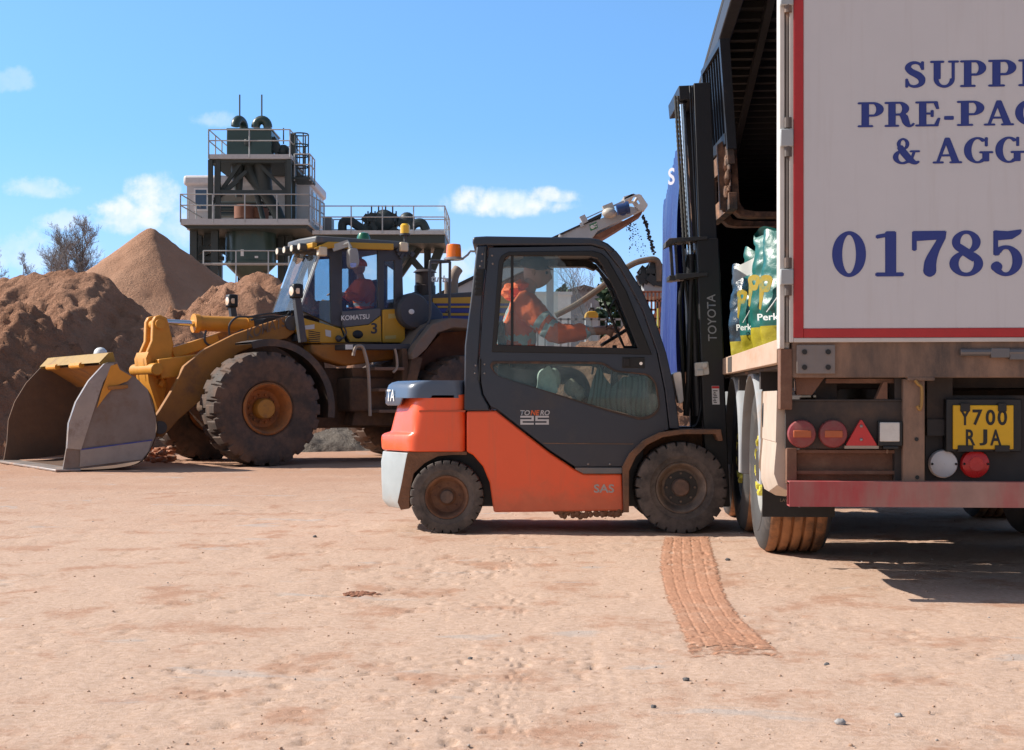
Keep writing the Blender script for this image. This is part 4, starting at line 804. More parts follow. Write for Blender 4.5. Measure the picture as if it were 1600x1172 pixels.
m = MB(); m.box(tx(1446, .17), WID - .5, .17, .19, tz(756, .17), tz(618, .17)); m.box(tx(1446, .17), tx(1475, .17), .13, .17, tz(680, .17), tz(655, .17)); obj('back_board', m, M('dark_back_board', (.03, .027, .027), .7, dirt=.3, dcol=(.07, .055, .05)), tr)
m = MB(); TB(m, 1478, 1597, .10, .17, 623, 706); pb_ = obj('number_plate_holder', m, gask, tr, bev=.006)
m = MB(); TB(m, 1489, 1584, .09, .10, 633, 702); plate = obj('number_plate', m, M('plate_yellow', (.70, .40, .005), .4, dirt=.12, dcol=(.4, .22, .05)), pb_, bev=.004)
pk = M('plate_black', (.01, .01, .011), .5)
for s_, a, b, t_, bo in (('Y', 1499.5, 1516, 640, 664.5), ('7', 1519.5, 1535, 640, 664.5), ('0', 1540, 1555, 640, 664.5), ('0', 1558.5, 1573.5, 640, 664.5), ('R', 1509, 1524, 671, 696), ('J', 1530, 1542.5, 671, 696), ('A', 1547, 1564.5, 671, 696)):
    x0, x1 = tx(a, .09), tx(b, .09); z0, z1 = tz(bo, .09, 1500), tz(t_, .09, 1500); text('registration_mark', s_, pk, plate, (x0, .09, z0), (1, 0, 0), (0, 0, 1), width=x1 - x0, height=z1 - z0, bold=.022, depth=.002)
m = MB()
for a, b, c_, d_ in ((1501, 1516, 630, 643), (1560, 1573, 630, 643), (1497, 1521, 696, 706), (1555, 1578, 696, 706)): TB(m, a, b, .082, .095, c_, d_)
obj('plate_clip', m, gask, pb_, bev=.002)
for cx_, nm, mt in ((1475, 'reverse_lamp', M('white_lamp_lens', (.62, .60, .60), .35, dirt=.15)), (1525, 'fog_lamp', M('red_lamp_lens', (.55, .02, .02), .25, dirt=.08))):
    c = Vector((tx(cx_, .13), .17, tz(725, .13, cx_))); m = MB(); m.lathe([(.067, 0), (.068, -.025), (.063, -.038), (.04, -.045), (.001, -.047)], c, 'y', 32)
    if nm == 'fog_lamp': m.lathe([(.034, -.044), (.034, -.052), (.001, -.052)], c, 'y', 24)
    l_ = obj(nm, m, mt, tr); m = MB()
    for s_ in (-1, 1): m.ball((c.x + s_ * .056, .125, c.z), .006, 8, 6)
    obj('lens_screw', m, gask, l_)
m = MB(); x0, x1, za, zb = tx(1233.5, -.03), WID - .1, tz(790, -.03), tz(754, -.03)
m.box(x0, x1, -.03, -.024, za, zb); m.box(x0, x1, .06, .066, za, zb); m.box(x0, x1, -.03, .066, za - .005, za); m.box(x0, x1, -.03, .066, zb, zb + .005); ub = obj('underrun_bar', m, redb, tr)
m = MB()
for x_ in (.55, 1.9): m.box(x_, x_ + .1, .066, .2, .5, 1.1)
obj('underrun_bracket', m, darkb, ub)
# bed, roof, chassis
bedm = M('dusty_timber_rave', (.50, .36, .27), .7, dirt=.5, dcol=(.42, .25, .16), ds=4, stretch=(1, .3, 1), streak=.35)
m = MB(); m.box(.0, .05, .125, 13.5, 1.118, 1.232); bed = obj('side_rave', m, bedm, tr, bev=.004)
m = MB(); m.box(-.003, 0, 2.62, 2.92, 1.125, 1.225); obj('dark_end_patch', m, M('dark_scuffed_paint', (.07, .06, .055), .7, dirt=.4), bed)
m = MB(); m.box(.05, WID - .05, .15, 13.5, 1.16, 1.21); m.box(.05, WID - .05, .15, 13.5, 1.10, 1.115); obj('load_floor', m, M('grimy_floor', (.06, .045, .035), .8, dirt=.4), tr)
m = MB(); m.box(0.0, WID, .05, 13.6, ROOF, ROOF + .05); rf_ = obj('roof', m, M('dark_roof_skin', (.035, .032, .03), .8, dirt=.2, ds=1), tr)
m = MB()
for i in range(44): m.box(.1, WID - .1, .3 + i * .3, .35 + i * .3, ROOF - .05, ROOF - .002)
obj('roof_bow', m, M('dull_roof_bow', (.016, .015, .014), .8), rf_)['kind'] = 'stuff'
m = MB(); m.box(0.0, .09, .12, 13.6, ROOF - .16, ROOF); m.box(WID - .09, WID, .12, 13.6, ROOF - .16, ROOF); obj('cant_rail', m, M('dark_rail', (.04, .038, .038), .5), tr, bev=.01)
m = MB(); m.beam((.18, .6, ROOF - .08), (.6, 9.5, ROOF - .10), .05, .08); obj('curtain_track', m, black, rf_)
m = MB(); m.box(0, WID, 13.5, 13.56, 1.1, ROOF); obj('front_bulkhead', m, M('dark_bulkhead', (.04, .038, .036), .8), tr)
bluec = M('blue_curtain', (.024, .044, .18), .42, dirt=.10, dcol=(.12, .13, .3), ds=3, var=.05, coat=.1, bump=.15, bs=10)
m = MB(); m.box(WID - .03, WID, .12, 13.5, 1.15, ROOF); obj('side_curtain', m, bluec, tr)
rows = []
for j in range(41):
    v_ = j / 40; z = 1.12 + (ROOF - 1.16) * v_; row = []
    for i in range(221):
        t = i / 220; y = 7.8 + 5.7 * t; a = .028 + .022 * math.sin(t * 5)
        a *= 1 - .4 * v_ ** 4; x = -.09 * (1 - .55 * v_) - .025 * math.sin(math.pi * min(1, v_ * 1.0)) * (.6 + .4 * math.sin(t * 9 + 2)) - a * math.sin(t * 62 + 1.3 * math.sin(v_ * 3 + t * 11)) - .03 * noise.noise(Vector((y * 2, z * 1.3, 1)))
        row.append((x, y, z))
    rows.append(row)
m = MB(); m.sheet(rows); m.sheet([[(p[0] + .006, p[1], p[2]) for p in r_] for r_ in rows]); cu_ = obj('side_curtain', m, bluec, tr, recalc=False, ang=80)
q = TR.at(1046, 275, 1, 9.9); q = TR.at(1044, 290, 0, -.22); text('lettering', 'S', M('faded_white_print', (.5, .5, .56), .5), cu_, q, (.55, -.83, 0), (0, 0, 1), height=.17, width=.11, bold=.02, depth=.0)
m = MB(); q = TR.at(1028, 497, 1, 12.5); m.cbox(q, (.02, .16, .26)); obj('yellow_tag', m, M('yellow_tag', (.7, .6, .12), .6), cu_)
m = MB()
for x_ in (.72, 1.72): m.box(x_, x_ + .12, .15, 13, .78, 1.1)
for y_ in (.3, 1.4, 2.75, 4.1, 5.5, 7.5, 9.5): m.box(.06, WID - .06, y_, y_ + .08, 1.0, 1.1)
for k_ in range(3): m.cyl((.3, 2.1 + 1.31 * k_, .53), (WID - .3, 2.1 + 1.31 * k_, .53), .07, 12)
m.box(.5, 2.0, .35, 1.1, .55, .95); m.box(.20, .30, .2, .80, .46, 1.10); m.box(.20, .30, .803, 1.20, .37, 1.10); m.box(.20, .30, 1.24, 1.52, .31, 1.10); m.box(.45, 2.1, 5.6, 7.2, .5, 1.0)  # slim side boxes are added out of view to complete the ground shadow
obj('chassis_and_shadow_boxes', m, darkb, tr)
# wheels (axis along the trailer's x)
sidem = M('tyre_sidewall', (.055, .054, .055), .7, dirt=.4, dcol=(.18, .15, .13), ds=5); treadm = M('red_mud_tread', (.055, .036, .026), .8, dirt=.8, dcol=(.33, .15, .065), ds=6, bump=.7, bs=30)
rimm_ = M('pale_wheel_rim', (.32, .32, .31), .5, dirt=.35, dcol=(.4, .3, .22)); yel = M('yellow_nut_marker', (.75, .68, .10), .45); hubd = M('dark_hub', (.06, .055, .05), .6, dirt=.4)
def tr_wheel(yc, side):
    x_o = .12 if side < 0 else WID - .12; sg = side; r_, wd = .53, .385; cx_ = x_o - sg * wd / 2; c = Vector((cx_, yc, r_)); hw = wd / 2
    m = MB(); m.lathe([(.295, sg * hw * .45), (.30, sg * hw * .9), (.28, sg * hw * .93), (.262, sg * hw * .80), (.25, sg * hw * .25), (.14, sg * hw * .15), (.13, sg * hw * .5), (.001, sg * hw * .5)], c, 'x', 40); m.lathe([(.29, sg * hw * .45), (.29, -sg * hw * .9), (.001, -sg * hw * .3)], c, 'x', 28); wo = obj('wheel', m, rimm_, tr)
    m = MB(); m.lathe([(.285, -sg * hw * .85), (.33, -sg * hw * 1.0), (.46, -sg * hw * 1.06), (.505, -sg * hw * .96), (.52, -sg * hw * .86)], c, 'x', 64); m.lathe([(.285, sg * hw * .85), (.33, sg * hw), (.345, sg * hw * 1.03), (.40, sg * hw * 1.06), (.405, sg * hw * 1.04), (.46, sg * hw * 1.06), (.505, sg * hw * .96), (.52, sg * hw * .86)], c, 'x', 64)
    pf = [(.52, -hw * .86)]
    for k_ in range(5):
        a = -hw * .86 + hw * 1.72 * k_ / 5; b = a + hw * 1.72 / 5; pf += [(r_ - .004, a + .009), (r_, a + .014), (r_, b - .014), (r_ - .004, b - .009), (r_ - .024, b - .004), (r_ - .024, b + .004)]
    pf[-2:] = [(.52, hw * .86)]
    m.mat(1).lathe(pf, c, 'x', 120, rf=lambda r, h, t, i: r + .0022 * noise.noise(Vector((math.cos(t) * 9, math.sin(t) * 9, h * 30)))); obj('tyre', m, [sidem, treadm], wo, ang=40)
    m = MB(); m.lathe([(.11, sg * hw * .3), (.11, sg * hw * .95), (.09, sg * hw * 1.05), (.001, sg * hw * 1.06)], c, 'x', 24); obj('hub', m, hubd, wo)
    if side < 0 and yc < 4.5:
        for i in range(10):
            t = 2 * math.pi * (i + .5) / 10; q = c + Vector((sg * hw * .95, math.cos(t) * .168, math.sin(t) * .168)); m = MB(); m.cyl(q - Vector((sg * .06, 0, 0)), q + Vector((sg * .012, 0, 0)), .020, 10); d = Vector((0, -math.sin(t), math.cos(t))); m.ext([q + Vector((sg * .004, 0, 0)) + Vector((0, math.cos(t), math.sin(t))) * .016, q + Vector((sg * .004, 0, 0)) - Vector((0, math.cos(t), math.sin(t))) * .016, q + Vector((sg * .004, 0, 0)) + d * .05], (sg * .012, 0, 0)); obj('nut_marker', m, yel, wo)
for k_ in range(3):
    for s_ in (-1, 1): tr_wheel(2.1 + 1.31 * k_, s_)
mgm = M('blue_grey_mudguard', (.36, .38, .40), .5, dirt=.35, dcol=(.42, .3, .22), ds=4)
for k_ in range(3):
    yc = 2.1 + 1.31 * k_; m = MB(); rows = []
    for i in range(25):
        t = R(-8 + 196 * i / 24); c_, s_ = math.cos(t), math.sin(t)
        rows.append([(x_, yc + rr_ * c_, .53 + rr_ * s_) for x_, rr_ in ((.46, .60), (.10, .60), (.07, .585), (.065, .56), (.075, .56), (.11, .585), (.46, .585))])
    m.sheet(rows); obj('mudguard', m, mgm, tr, ang=40)
cream = M('cream_plastic_guard', (.50, .41, .33), .6, dirt=.4, dcol=(.40, .27, .19), ds=3, streak=.3)
m = MB(); prof = [(.985, 0), (.74, -.006), (.735, -.002), (.62, -.012), (.53, -.014), (.475, .005), (.455, .04), (.45, .09)]
rows = [[(x_ + (0.0 if y_ < .8 else .01), y_, z_ + (.055 if y_ < .2 and z_ < .56 else .03 if y_ < .4 and z_ < .56 else 0)) for z_, x_ in prof] for y_ in (.10, .14, .3, .5, .7, .8)]
m.sheet(rows); m.sheet([[(p[0], .10, p[2]) for p in rows[0]], [(.05, .10, max(.52, p[2])) for p in rows[0]]]); m.sheet([[(p[0], .8, p[2]) for p in rows[0]], [(.16, .8, max(.52, p[2])) for p in rows[0]]]); m.sheet([[(0, y_, .985), (.16, y_, .985)] for y_ in (.1, .8)]); gd = obj('rear_side_guard', m, cream, tr, ang=30)
m = MB(); m.ball((-.004, .68, .86), .03, 12, 8, (.25, .35, 2.2)); obj('guard_slot', m, gask, gd)
m = MB(); m.box(.05, .45, 1.22, 1.232, .285, 1.0); fl = obj('mudflap', m, M('black_mudflap', (.02, .019, .018), .7, dirt=.35, dcol=(.07, .05, .04)), tr)
text('lettering', 'LAW', M('faded_lettering', (.25, .18, .12), .7), fl, TR.at(1219, 784, 1, 1.22), (1, 0, 0), (0, 0, 1), height=.018, depth=.002)
# ---------------------------------------------------------------- sacks on the bed
green = M('green_plastic_sack', (.011, .125, .105), .36, dirt=.2, dcol=(.03, .22, .19), bump=.5, bs=16, coat=.1); ylw = M('yellow_plastic_band', (.40, .34, .03), .25, bump=.6, bs=18); gold = M('gold_print', (.42, .30, .025), .35, dirt=.5, dcol=(.10, .25, .14), ds=14); drk = M('dark_blue_and_shade_sack', (.012, .03, .045), .25, bump=.8, bs=16, dirt=.06)
wpl = M('white_print_and_patch', (.75, .78, .76), .3)
def sack(nm, lx_, ly_, w_, h, th, lab, body_m, band=True, txt=None, sd=0, rot=45, patch=False):
    """lx_, ly_ = the sack's left front foot on the trailer bed; its face is turned rot degrees towards the rear"""
    hw = w_ / 2; rows = []; n = 72; V = 44
    for j in range(V + 1):
        v_ = j / V; t = th * min(1, (1.02 - v_) ** .55 * 1.25, (v_ + .02) ** .3 * 1.15) + .004; wy = hw * (1 - .05 * math.sin(v_ * 3.1)) * (1 if v_ < .93 else 1.04); row = []
        for i in range(n + 1):
            a = 2 * math.pi * i / n; c_, s_ = math.cos(a), math.sin(a); e = lambda q: math.copysign(abs(q) ** .38, q)
            p = Vector((th + t * e(c_), -hw + wy * e(s_), h * v_ + .04 * math.cos(a * 2 + sd) * v_ ** 6 + .03 * e(s_) * v_ ** 4)); k = min(1, 6 * (1 - v_) + .2)
            p.x += k * ((.007 + .012 * v_) * noise.fractal(Vector((p.y * 6, p.z * 13, sd)), .8, 2.2, 4) + .006 * v_ * math.sin(p.y * 30 + p.z * 22 + sd)); p.y += .012 * noise.noise(Vector((p.z * 9, p.x * 9, sd + 4)))
            row.append(p)
        rows.append(row)
    m = MB(); k_ = int(V * .25) if band else 0
    if band: m.mat(1).sheet(rows[:k_ + 1])
    m.mat(0).sheet(rows[k_:]); o = obj(nm, m, [body_m, ylw], None, ang=80, recalc=False); o.location = TR.M @ Vector((lx_, ly_, 1.212)); o.rotation_euler = (0, 0, TR.rz + R(rot))
    tag(o, lab, 'sack', 'plastic sacks on the trailer bed')
    if txt is not None:
        if txt: text('lettering', txt, wpl, o, (-.012, -hw * .22, h * .29), (0, -1, 0), (0, .06, 1), width=hw * .80, height=h * .058, bold=.02, depth=.012)
        if txt: m = MB(); m.tube(catmull([(-.022, -hw * (.95 - .62 * (1 - math.cos(b * 1.4))) , h * (.74 - .38 * b)) for b in (0, .25, .5, .75, 1)], 5), .0045, 6); obj('printed_line', m, wpl, o)
        m = MB(); z0 = h * .60; yq = -hw * .42; rg_ = [(math.cos(t) * .046 * (1 + .2 * math.sin(3 * t)), math.sin(t) * .062 * (1 + .15 * math.cos(2 * t))) for t in (i * math.pi / 10 for i in range(20))]
        m.frame([(a, b) for a, b in rg_], [[(a * .30, b * .30) for a, b in rg_]], 0, .004); m.v = [Vector((-.024 - v_.y, yq + v_.x, z0 + v_.z)) for v_ in m.v]
        m.ext([(-.026, yq + .048, z0 - .15), (-.026, yq + .036, z0 - .16), (-.026, yq + .012, z0 - .05), (-.026, yq + .044, z0 + .01)], (.003, 0, 0)); obj('printed_emblem', m, gold, o, smooth=False)
    if patch: m = MB(); m.sheet([[(-.016 - .012 * math.sin(a * 5), -.02 - a * w_ * .35, h * (.72 + .13 * b + .10 * a)) for b in (0, .5, 1)] for a in (i / 8 for i in range(9))]); obj('white_patch', m, wpl, o)  # white patch set high on the sack face
    return o
sack('plastic_sack', .10, 3.75, .58, .80, .16, 'green sack with white patch and yellow base, nearest the forklift mast on the trailer', green, True, 'Perkins', 2, 42, True)
sack('plastic_sack', .08, 2.80, .60, .84, .17, 'tall green sack with yellow base in the middle of the trailer load', green, True, '', 5, 46)
sack('plastic_sack', .06, 1.98, .60, .72, .17, 'green sack with yellow base directly beside the white trailer corner post', green, True, 'Perkins', 8, 50)
sack('plastic_sack', .30, 3.40, .60, .96, .16, 'dark blue sack standing highest behind the green sacks by the post', drk, False, None, 11, 40)
sack('plastic_sack', .10, 4.65, .58, .76, .15, 'sack with yellow base coloured dark for shade, just right of the forklift mast', drk, True, None, 14, 45)  # dark sack colour stands in for shade here
# ================================================================ wheel loader
LD = Frame((-2.77, 21.76, 0), R(33))
yel_p = M('worn_yellow_paint', (.56, .30, .022), .45, dirt=.22, dcol=(.26, .14, .07), ds=2.2, low=(.8, 2.0), lowamt=.65, var=.04)
yel_d = M('muddy_yellow_paint', (.40, .165, .03), .6, dirt=.5, dcol=(.19, .10, .055), ds=1.8, low=(.2, 1.5), lowamt=.6, var=.06)
yel_h = M('orange_yellow_paint', (.66, .28, .03), .5, dirt=.28, dcol=(.36, .18, .08), ds=2)
grey_d = M('dark_grey_machine_paint', (.055, .058, .066), .5, dirt=.35, dcol=(.15, .10, .07), ds=2.5)
brn = M('mud_covered_steel', (.07, .045, .032), .85, dirt=.75, dcol=(.15, .085, .05), ds=3, bump=.6, bs=20)
buck = M('scoured_bucket_steel', (.25, .215, .195), .45, .5, dirt=.58, dcol=(.21, .135, .095), ds=1.6, var=.12, bump=.15, bs=8)
buckin = M('bucket_inside', (.11, .068, .048), .8, .1, dirt=.65, dcol=(.15, .082, .05), ds=1.5, bump=.3, bs=15)
ld_t = thing('wheel_loader', 'yellow articulated wheel loader with its bucket lowered in front of the sand piles', 'loader', LD)
def lx(pts, y): return LD.xz(pts, y)
def lp(px, py, y): return LD.at(px, py, 1, y)
BY = -1.42
# bucket
prof = [(98, 738), (104, 703), (106.5, 664), (117.6, 631), (137.6, 597.6), (162, 571), (168.6, 568.8), (183, 567.7), (187, 577), (213, 593), (231, 611), (236, 633), (244, 655), (243, 684), (234, 706), (222, 722), (180, 729), (124, 735)]
sideo = lx(prof, BY); zmin = min(z for x, z in sideo); sideo = [(x, z - zmin + .015) for x, z in sideo]
bx = {i: p for i, p in enumerate(sideo)}
m = MB()
backc = catmull([(bx[5][0] + .05, 0, bx[5][1]), (bx[8][0], 0, bx[8][1] - .02), (bx[10][0], 0, bx[10][1]), (bx[12][0], 0, bx[12][1]), (bx[13][0], 0, bx[13][1]), (bx[15][0], 0, bx[15][1]), (bx[16][0], 0, .03), (bx[0][0] + .1, 0, .02), (bx[0][0] - .02, 0, .012)], 6)
rows = [[(p.x, y, p.z) for p in backc] for y in (BY + .02, -.7, 0, .8, 1.74)]
m.mat(0).sheet(rows); m.mat(1).sheet([[(p[0] + .012, p[1], p[2] - (.010 if p[2] > .1 else .006)) for p in r_] for r_ in rows])
bk = obj('bucket', m, [buckin, yel_d], ld_t, ang=50, recalc=False)
for s_ in (-1, 1):
    m = MB(); y0 = s_ * (1.42 if s_ < 0 else 1.76); m.prism(sideo, min(y0, y0 - s_ * .035), max(y0, y0 - s_ * .035)); sd_ = obj('bucket_side', m, buck if s_ < 0 else buckin, bk)
    if s_ < 0:
        m = MB(); ins = [(x * 1, z) for x, z in lx([(162, 571), (178, 570), (160, 600), (140, 660), (126, 705), (104, 703), (106.5, 664), (117.6, 631), (137.6, 597.6)], BY)]; m.prism([(x, z - zmin + .015) for x, z in ins], BY - .03, BY); obj('side_cutter', m, M('polished_lit_cutter', (.42, .385, .36), .35, .6, dirt=.42, dcol=(.26, .19, .15), ds=2.5), sd_)  # polished steel, base colour lightened for the light the strip catches
        m = MB(); m.prism([(x, z - zmin + .015) for x, z in lx([(125, 705), (236, 690), (231, 708), (221, 720), (124, 732)], BY)], BY - .018, BY); obj('wear_plate', m, M('bright_wear_plate', (.34, .32, .31), .4, .55, dirt=.35, dcol=(.23, .15, .11)), sd_)
        m = MB(); m.prism([(x, z - zmin + .015) for x, z in lx([(125, 704), (237, 689), (237, 691), (125, 706)], BY)], BY - .022, BY - .018); obj('blue_paint_line', m, M('blue_paint_line', (.06, .08, .3), .6, dirt=.4), sd_)
        m = MB(); m.prism([(x, z - zmin + .015) for x, z in lx([(172, 574), (182, 571), (186, 580), (205, 591), (198, 598), (178, 606), (165, 620), (150, 640), (158, 612)], BY)], BY - .034, BY - .03); obj('worn_yellow_patch', m, yel_h, sd_, smooth=False)
        m = MB(); q = [(x, z - zmin + .015) for x, z in lx([(167, 609), (198, 606)], BY)]; m.beam((q[0][0], BY - .04, q[0][1]), (q[1][0], BY - .04, q[1][1]), .05, .05); obj('lifting_lug', m, yel_d, sd_, bev=.01)
m = MB(); m.box(bx[0][0] - .10, bx[0][0] + .22, -1.46, 1.80, .005, .035); obj('cutting_edge', m, M('bright_cutting_edge', (.42, .37, .34), .4, .5, dirt=.45, dcol=(.35, .2, .13)), bk, bev=.008)
m = MB(); g0, g1 = bx[5], bx[8]; m.sheet([[(g0[0] - .02, y, g0[1] + .02), (g0[0] + .10, y, g0[1] + .15), (g0[0] + .16, y, g0[1] + .16), (g1[0], y, g1[1])] for y in (-1.3, 1.68)])
for y in (-1.3, 1.66): m.prism([(g0[0] - .02, g0[1] + .0), (g0[0] + .10, g0[1] + .15), (g0[0] + .16, g0[1] + .16), (g1[0], g1[1])], y, y + .02)
obj('spill_guard', m, M('dull_olive_yellow', (.34, .20, .03), .6, dirt=.5, dcol=(.22, .13, .08), ds=3), bk, recalc=False)
for y in (-.45, .75): m = MB(); m.cyl((g0[0] - .01, y, g0[1] + .0), (g0[0] - .01, y + .5, g0[1] + .0), .04, 10); obj('guard_stiffener', m, yel_h, bk)
# lift arms, bell crank, cylinders
arm = [(243, 651), (250, 641), (269, 610), (288, 572), (319, 546), (367, 522), (410, 507), (451, 494), (461, 496), (466, 506), (460, 520), (448, 529), (405, 538), (372, 552), (350, 575), (330, 606), (312, 627), (280, 655), (255, 683), (245, 683)]
for y in (-.62, .52):
    m = MB(); P = lx(arm, -.62); m.prism(P, y, y + .10); a_ = obj('lift_arm', m, yel_d, ld_t, bev=.012)
    m = MB(); q = lp(455, 505, -.62); m.cyl((q.x, y - .04, q.z), (q.x, y + .14, q.z), .11, 18); q = lp(250, 668, -.62); m.cyl((q.x, y - .04, q.z), (q.x, y + .14, q.z), .09, 16); obj('pivot_pin', m, grey_d, a_)
text('lettering', 'KOMATSU', M('worn_boom_marking', (.20, .13, .085), .7, dirt=.5, dcol=(.25, .13, .06)), ld_t, lp(386, 531, -.63), lp(426, 517, -.63) - lp(386, 531, -.63), (0, 0, 1), height=.16, width=.75, bold=.02, depth=.004)
crank = [(238, 532), (239, 502), (243, 494), (251, 492), (261, 496), (264, 505), (272, 539), (268, 563), (262, 590), (258, 620), (254, 652), (247, 648), (240, 622), (230, 596), (226, 560)]
for y in (-.20, .10): m = MB(); m.prism(lx(crank, -.2), y, y + .10); obj('bell_crank', m, yel_h, ld_t, bev=.02)
m = MB(); m.prism(lx([(230, 596), (226, 560), (230, 550), (234, 560), (237, 596), (252, 640), (252, 652), (247, 648)], -.2), -.26, .26); m.cyl(lp(251, 506, -.24), lp(251, 506, -.24) + Vector((0, .48, 0)), .07, 14); obj('crank_web', m, yel_h, ld_t)
m = MB(); m.cyl(lp(253, 503, 0), lp(310, 506, 0), .045, 14); obj('tilt_cylinder_rod', m, chrome, ld_t)
m = MB(); m.cyl(lp(304, 505, 0), lp(390, 508, 0), .115, 20); m.cyl(lp(302, 505, 0), lp(310, 505.5, 0), .14, 20); m.cyl(lp(384, 508, 0), lp(392, 508, 0), .13, 20); tcy = obj('tilt_cylinder', m, yel_h, ld_t)
m = MB(); m.cyl(lp(392, 508, 0), lp(408, 508, 0), .12, 16); m.beam(lp(405, 508, 0), lp(450, 500, 0), .16, .16); obj('cylinder_mount', m, grey_d, ld_t)
m = MB(); m.cyl(lp(246, 577, -.5), lp(246, 577, -.5) + Vector((0, 1.0, 0)), .09, 16); m.beam(lp(246, 577, -.3), lp(330, 566, -.3), .20, .28); m.beam(lp(268, 552, -.1), lp(340, 530, -.1), .12, .16); m.beam(lp(256, 592, -.25), lp(250, 604, -.25), .05, .08); obj('boom_cross_tube', m, yel_h, ld_t, bev=.015)
m = MB()
for pts in ([(360, 530), (358, 510), (368, 497), (384, 495), (430, 497)], [(322, 516), (320, 532), (330, 540), (350, 530), (380, 515)], [(392, 500), (420, 494), (445, 496), (452, 488)], [(386, 496), (420, 490), (448, 490)]): m.tube(catmull([lp(a, b, -.18) for a, b in pts], 6), .016, 6)
obj('hydraulic_hose', m, grey_d, ld_t)
# frames
m = MB(); m.prism(lx([(330, 640), (345, 560), (400, 535), (460, 500), (500, 520), (520, 640), (440, 690), (360, 680)], -.5), -.5, .5); fr_ = obj('front_frame', m, brn, ld_t, bev=.03)
m = MB(); m.cyl((-1.65, -.9, .8), (-1.65, .9, .8), .22, 14); m.cyl((1.65, -.9, .8), (1.65, .9, .8), .22, 14); m.box(-1.15, 2.9, -.55, .55, .5, 1.4); m.box(-.2, 1.0, -1.0, 1.0, .75, 1.25); obj('rear_frame', m, brn, ld_t, bev=.03)
# wheels
RT, WT = .81, .60
def lug(r, h, t, i):
    if i in (3, 4, 5, 6, 7, 8, 9):
        s_ = abs(h) / (WT * .5); ph = (t * 22 / (2 * math.pi) + (.5 if h > 0 else 0) + s_ * .42) % 1
        if abs(h) > .03 and ph > .66: return r - (.040 if i not in (3, 9) else .026)
    return r
hw = WT / 2
lprof = [(.34, -hw * .72), (.40, -hw * .92), (.60, -hw * 1.04), (.73, -hw * 1.02), (.80, -hw * .90), (RT, -hw * .45), (RT, 0), (RT, hw * .45), (.80, hw * .90), (.73, hw * 1.02), (.60, hw * 1.04), (.40, hw * .92), (.34, hw * .72)]
lrim = M('muddy_orange_rim', (.36, .13, .035), .7, dirt=.55, dcol=(.16, .085, .05), ds=4, bump=.4); lhub = M('yellow_hub', (.40, .19, .03), .6, dirt=.4, dcol=(.2, .1, .05), ds=5)
for wx in (-1.65, 1.65):
    for s_ in (-1, 1): wheel(ld_t, (wx, s_ * 1.08, .80), RT, WT, s_, lprof, lug, rubberm, lrim, lhub, 22 * 16, .36, .16, 14, .15, .55)
# fenders
blk_f = M('dusty_black_fender', (.045, .04, .038), .65, dirt=.55, dcol=(.15, .09, .06), ds=3)
def arc_fender(nm, xc, a0, a1, r_, y0, y1, mt, th=.03):
    m = MB(); rows = []
    for i in range(21):
        t = R(a0 + (a1 - a0) * i / 20); c_, s_ = math.cos(t), math.sin(t)
        rows.append([(xc + rr_ * c_, y, .80 + rr_ * s_) for rr_, y in ((r_, y1), (r_, y0), (r_ - .10, y0), (r_ - .10, y0 + .02), (r_ - th, y0 + .03), (r_ - th, y1), (r_, y1))])
    m.sheet(rows); return obj(nm, m, mt, ld_t, ang=50)
for s_ in (-1, 1):
    y0, y1 = (-1.36, -.75) if s_ < 0 else (.75, 1.36)
    arc_fender('front_fender', -1.60, 108, -8, .98, y0, y1, blk_f)
m = MB(); rf_p = [(640, 553), (646, 540), (672, 507), (700, 497), (760, 500), (800, 540), (800, 548), (760, 516), (706, 512), (682, 520), (664, 545), (650, 558), (642, 562)]
m.prism(lx(rf_p, -1.3), -1.36, -.7); obj('rear_fender', m, M('dusty_grey_fender', (.16, .13, .11), .75, dirt=.6, dcol=(.20, .13, .09), ds=3), ld_t, bev=.015)
m = MB(); m.box(.75, 3.2, .7, 1.36, 1.7, 1.76); m.prism(lx([(640, 555), (655, 560), (640, 620), (628, 640), (622, 640)], -1.2), -1.3, -.6); obj('rear_fender', m, brn, ld_t)
m = MB(); m.prism(lx([(655, 560), (668, 545), (690, 520), (760, 515), (760, 640), (650, 640)], -.74), -.74, -.6); obj('engine_frame', m, M('rust_mud_panel', (.13, .06, .035), .85, dirt=.6, dcol=(.2, .1, .055), bump=.4), ld_t)
# cab: see-through, with a driver
CYN = -.80
glassl = glassmat('smoky_blue_glass', (.74, .82, .86), .9, .05)
cab_o = [(467, 484), (501, 389), (520, 386), (628, 384), (631, 484), (631, 537), (545, 536), (536, 512), (519, 508)]
g1 = [(469.5, 484), (502, 396), (516.5, 402), (517.5, 505)]
g2 = [(535, 393), (591, 391), (591, 481), (535, 486)]
g3 = [(600.5, 408), (617, 407), (617, 481), (600.5, 482)]
for y0, y1 in ((CYN, CYN + .06), (-CYN - .06, -CYN)):
    near = y0 < 0; m = MB(); m.frame(lx(cab_o if near else [(519, 508), (519, 386), (628, 384), (631, 484), (631, 537), (545, 536)], CYN), [lx(g_, CYN) for g_ in ((g1, g2, g3) if near else (g2, g3))], y0, y1); cf = obj('cab_side', m, grey_d, ld_t, bev=.01)
    for g_ in ((g1, g2, g3) if near else (g2, g3)): m = MB(); m.prism(lx(g_, CYN), (y0 + y1) / 2 - .003, (y0 + y1) / 2 + .003); obj('window_pane', m, glassl, cf, smooth=False)
    if near: m = MB(); m.prism(lx([(467, 484), (469.5, 484), (502, 395), (501, 389)], CYN), y0 - .005, y1 + .005); obj('windscreen_pillar', m, M('pale_pillar', (.45, .47, .46), .5, dirt=.2), cf)
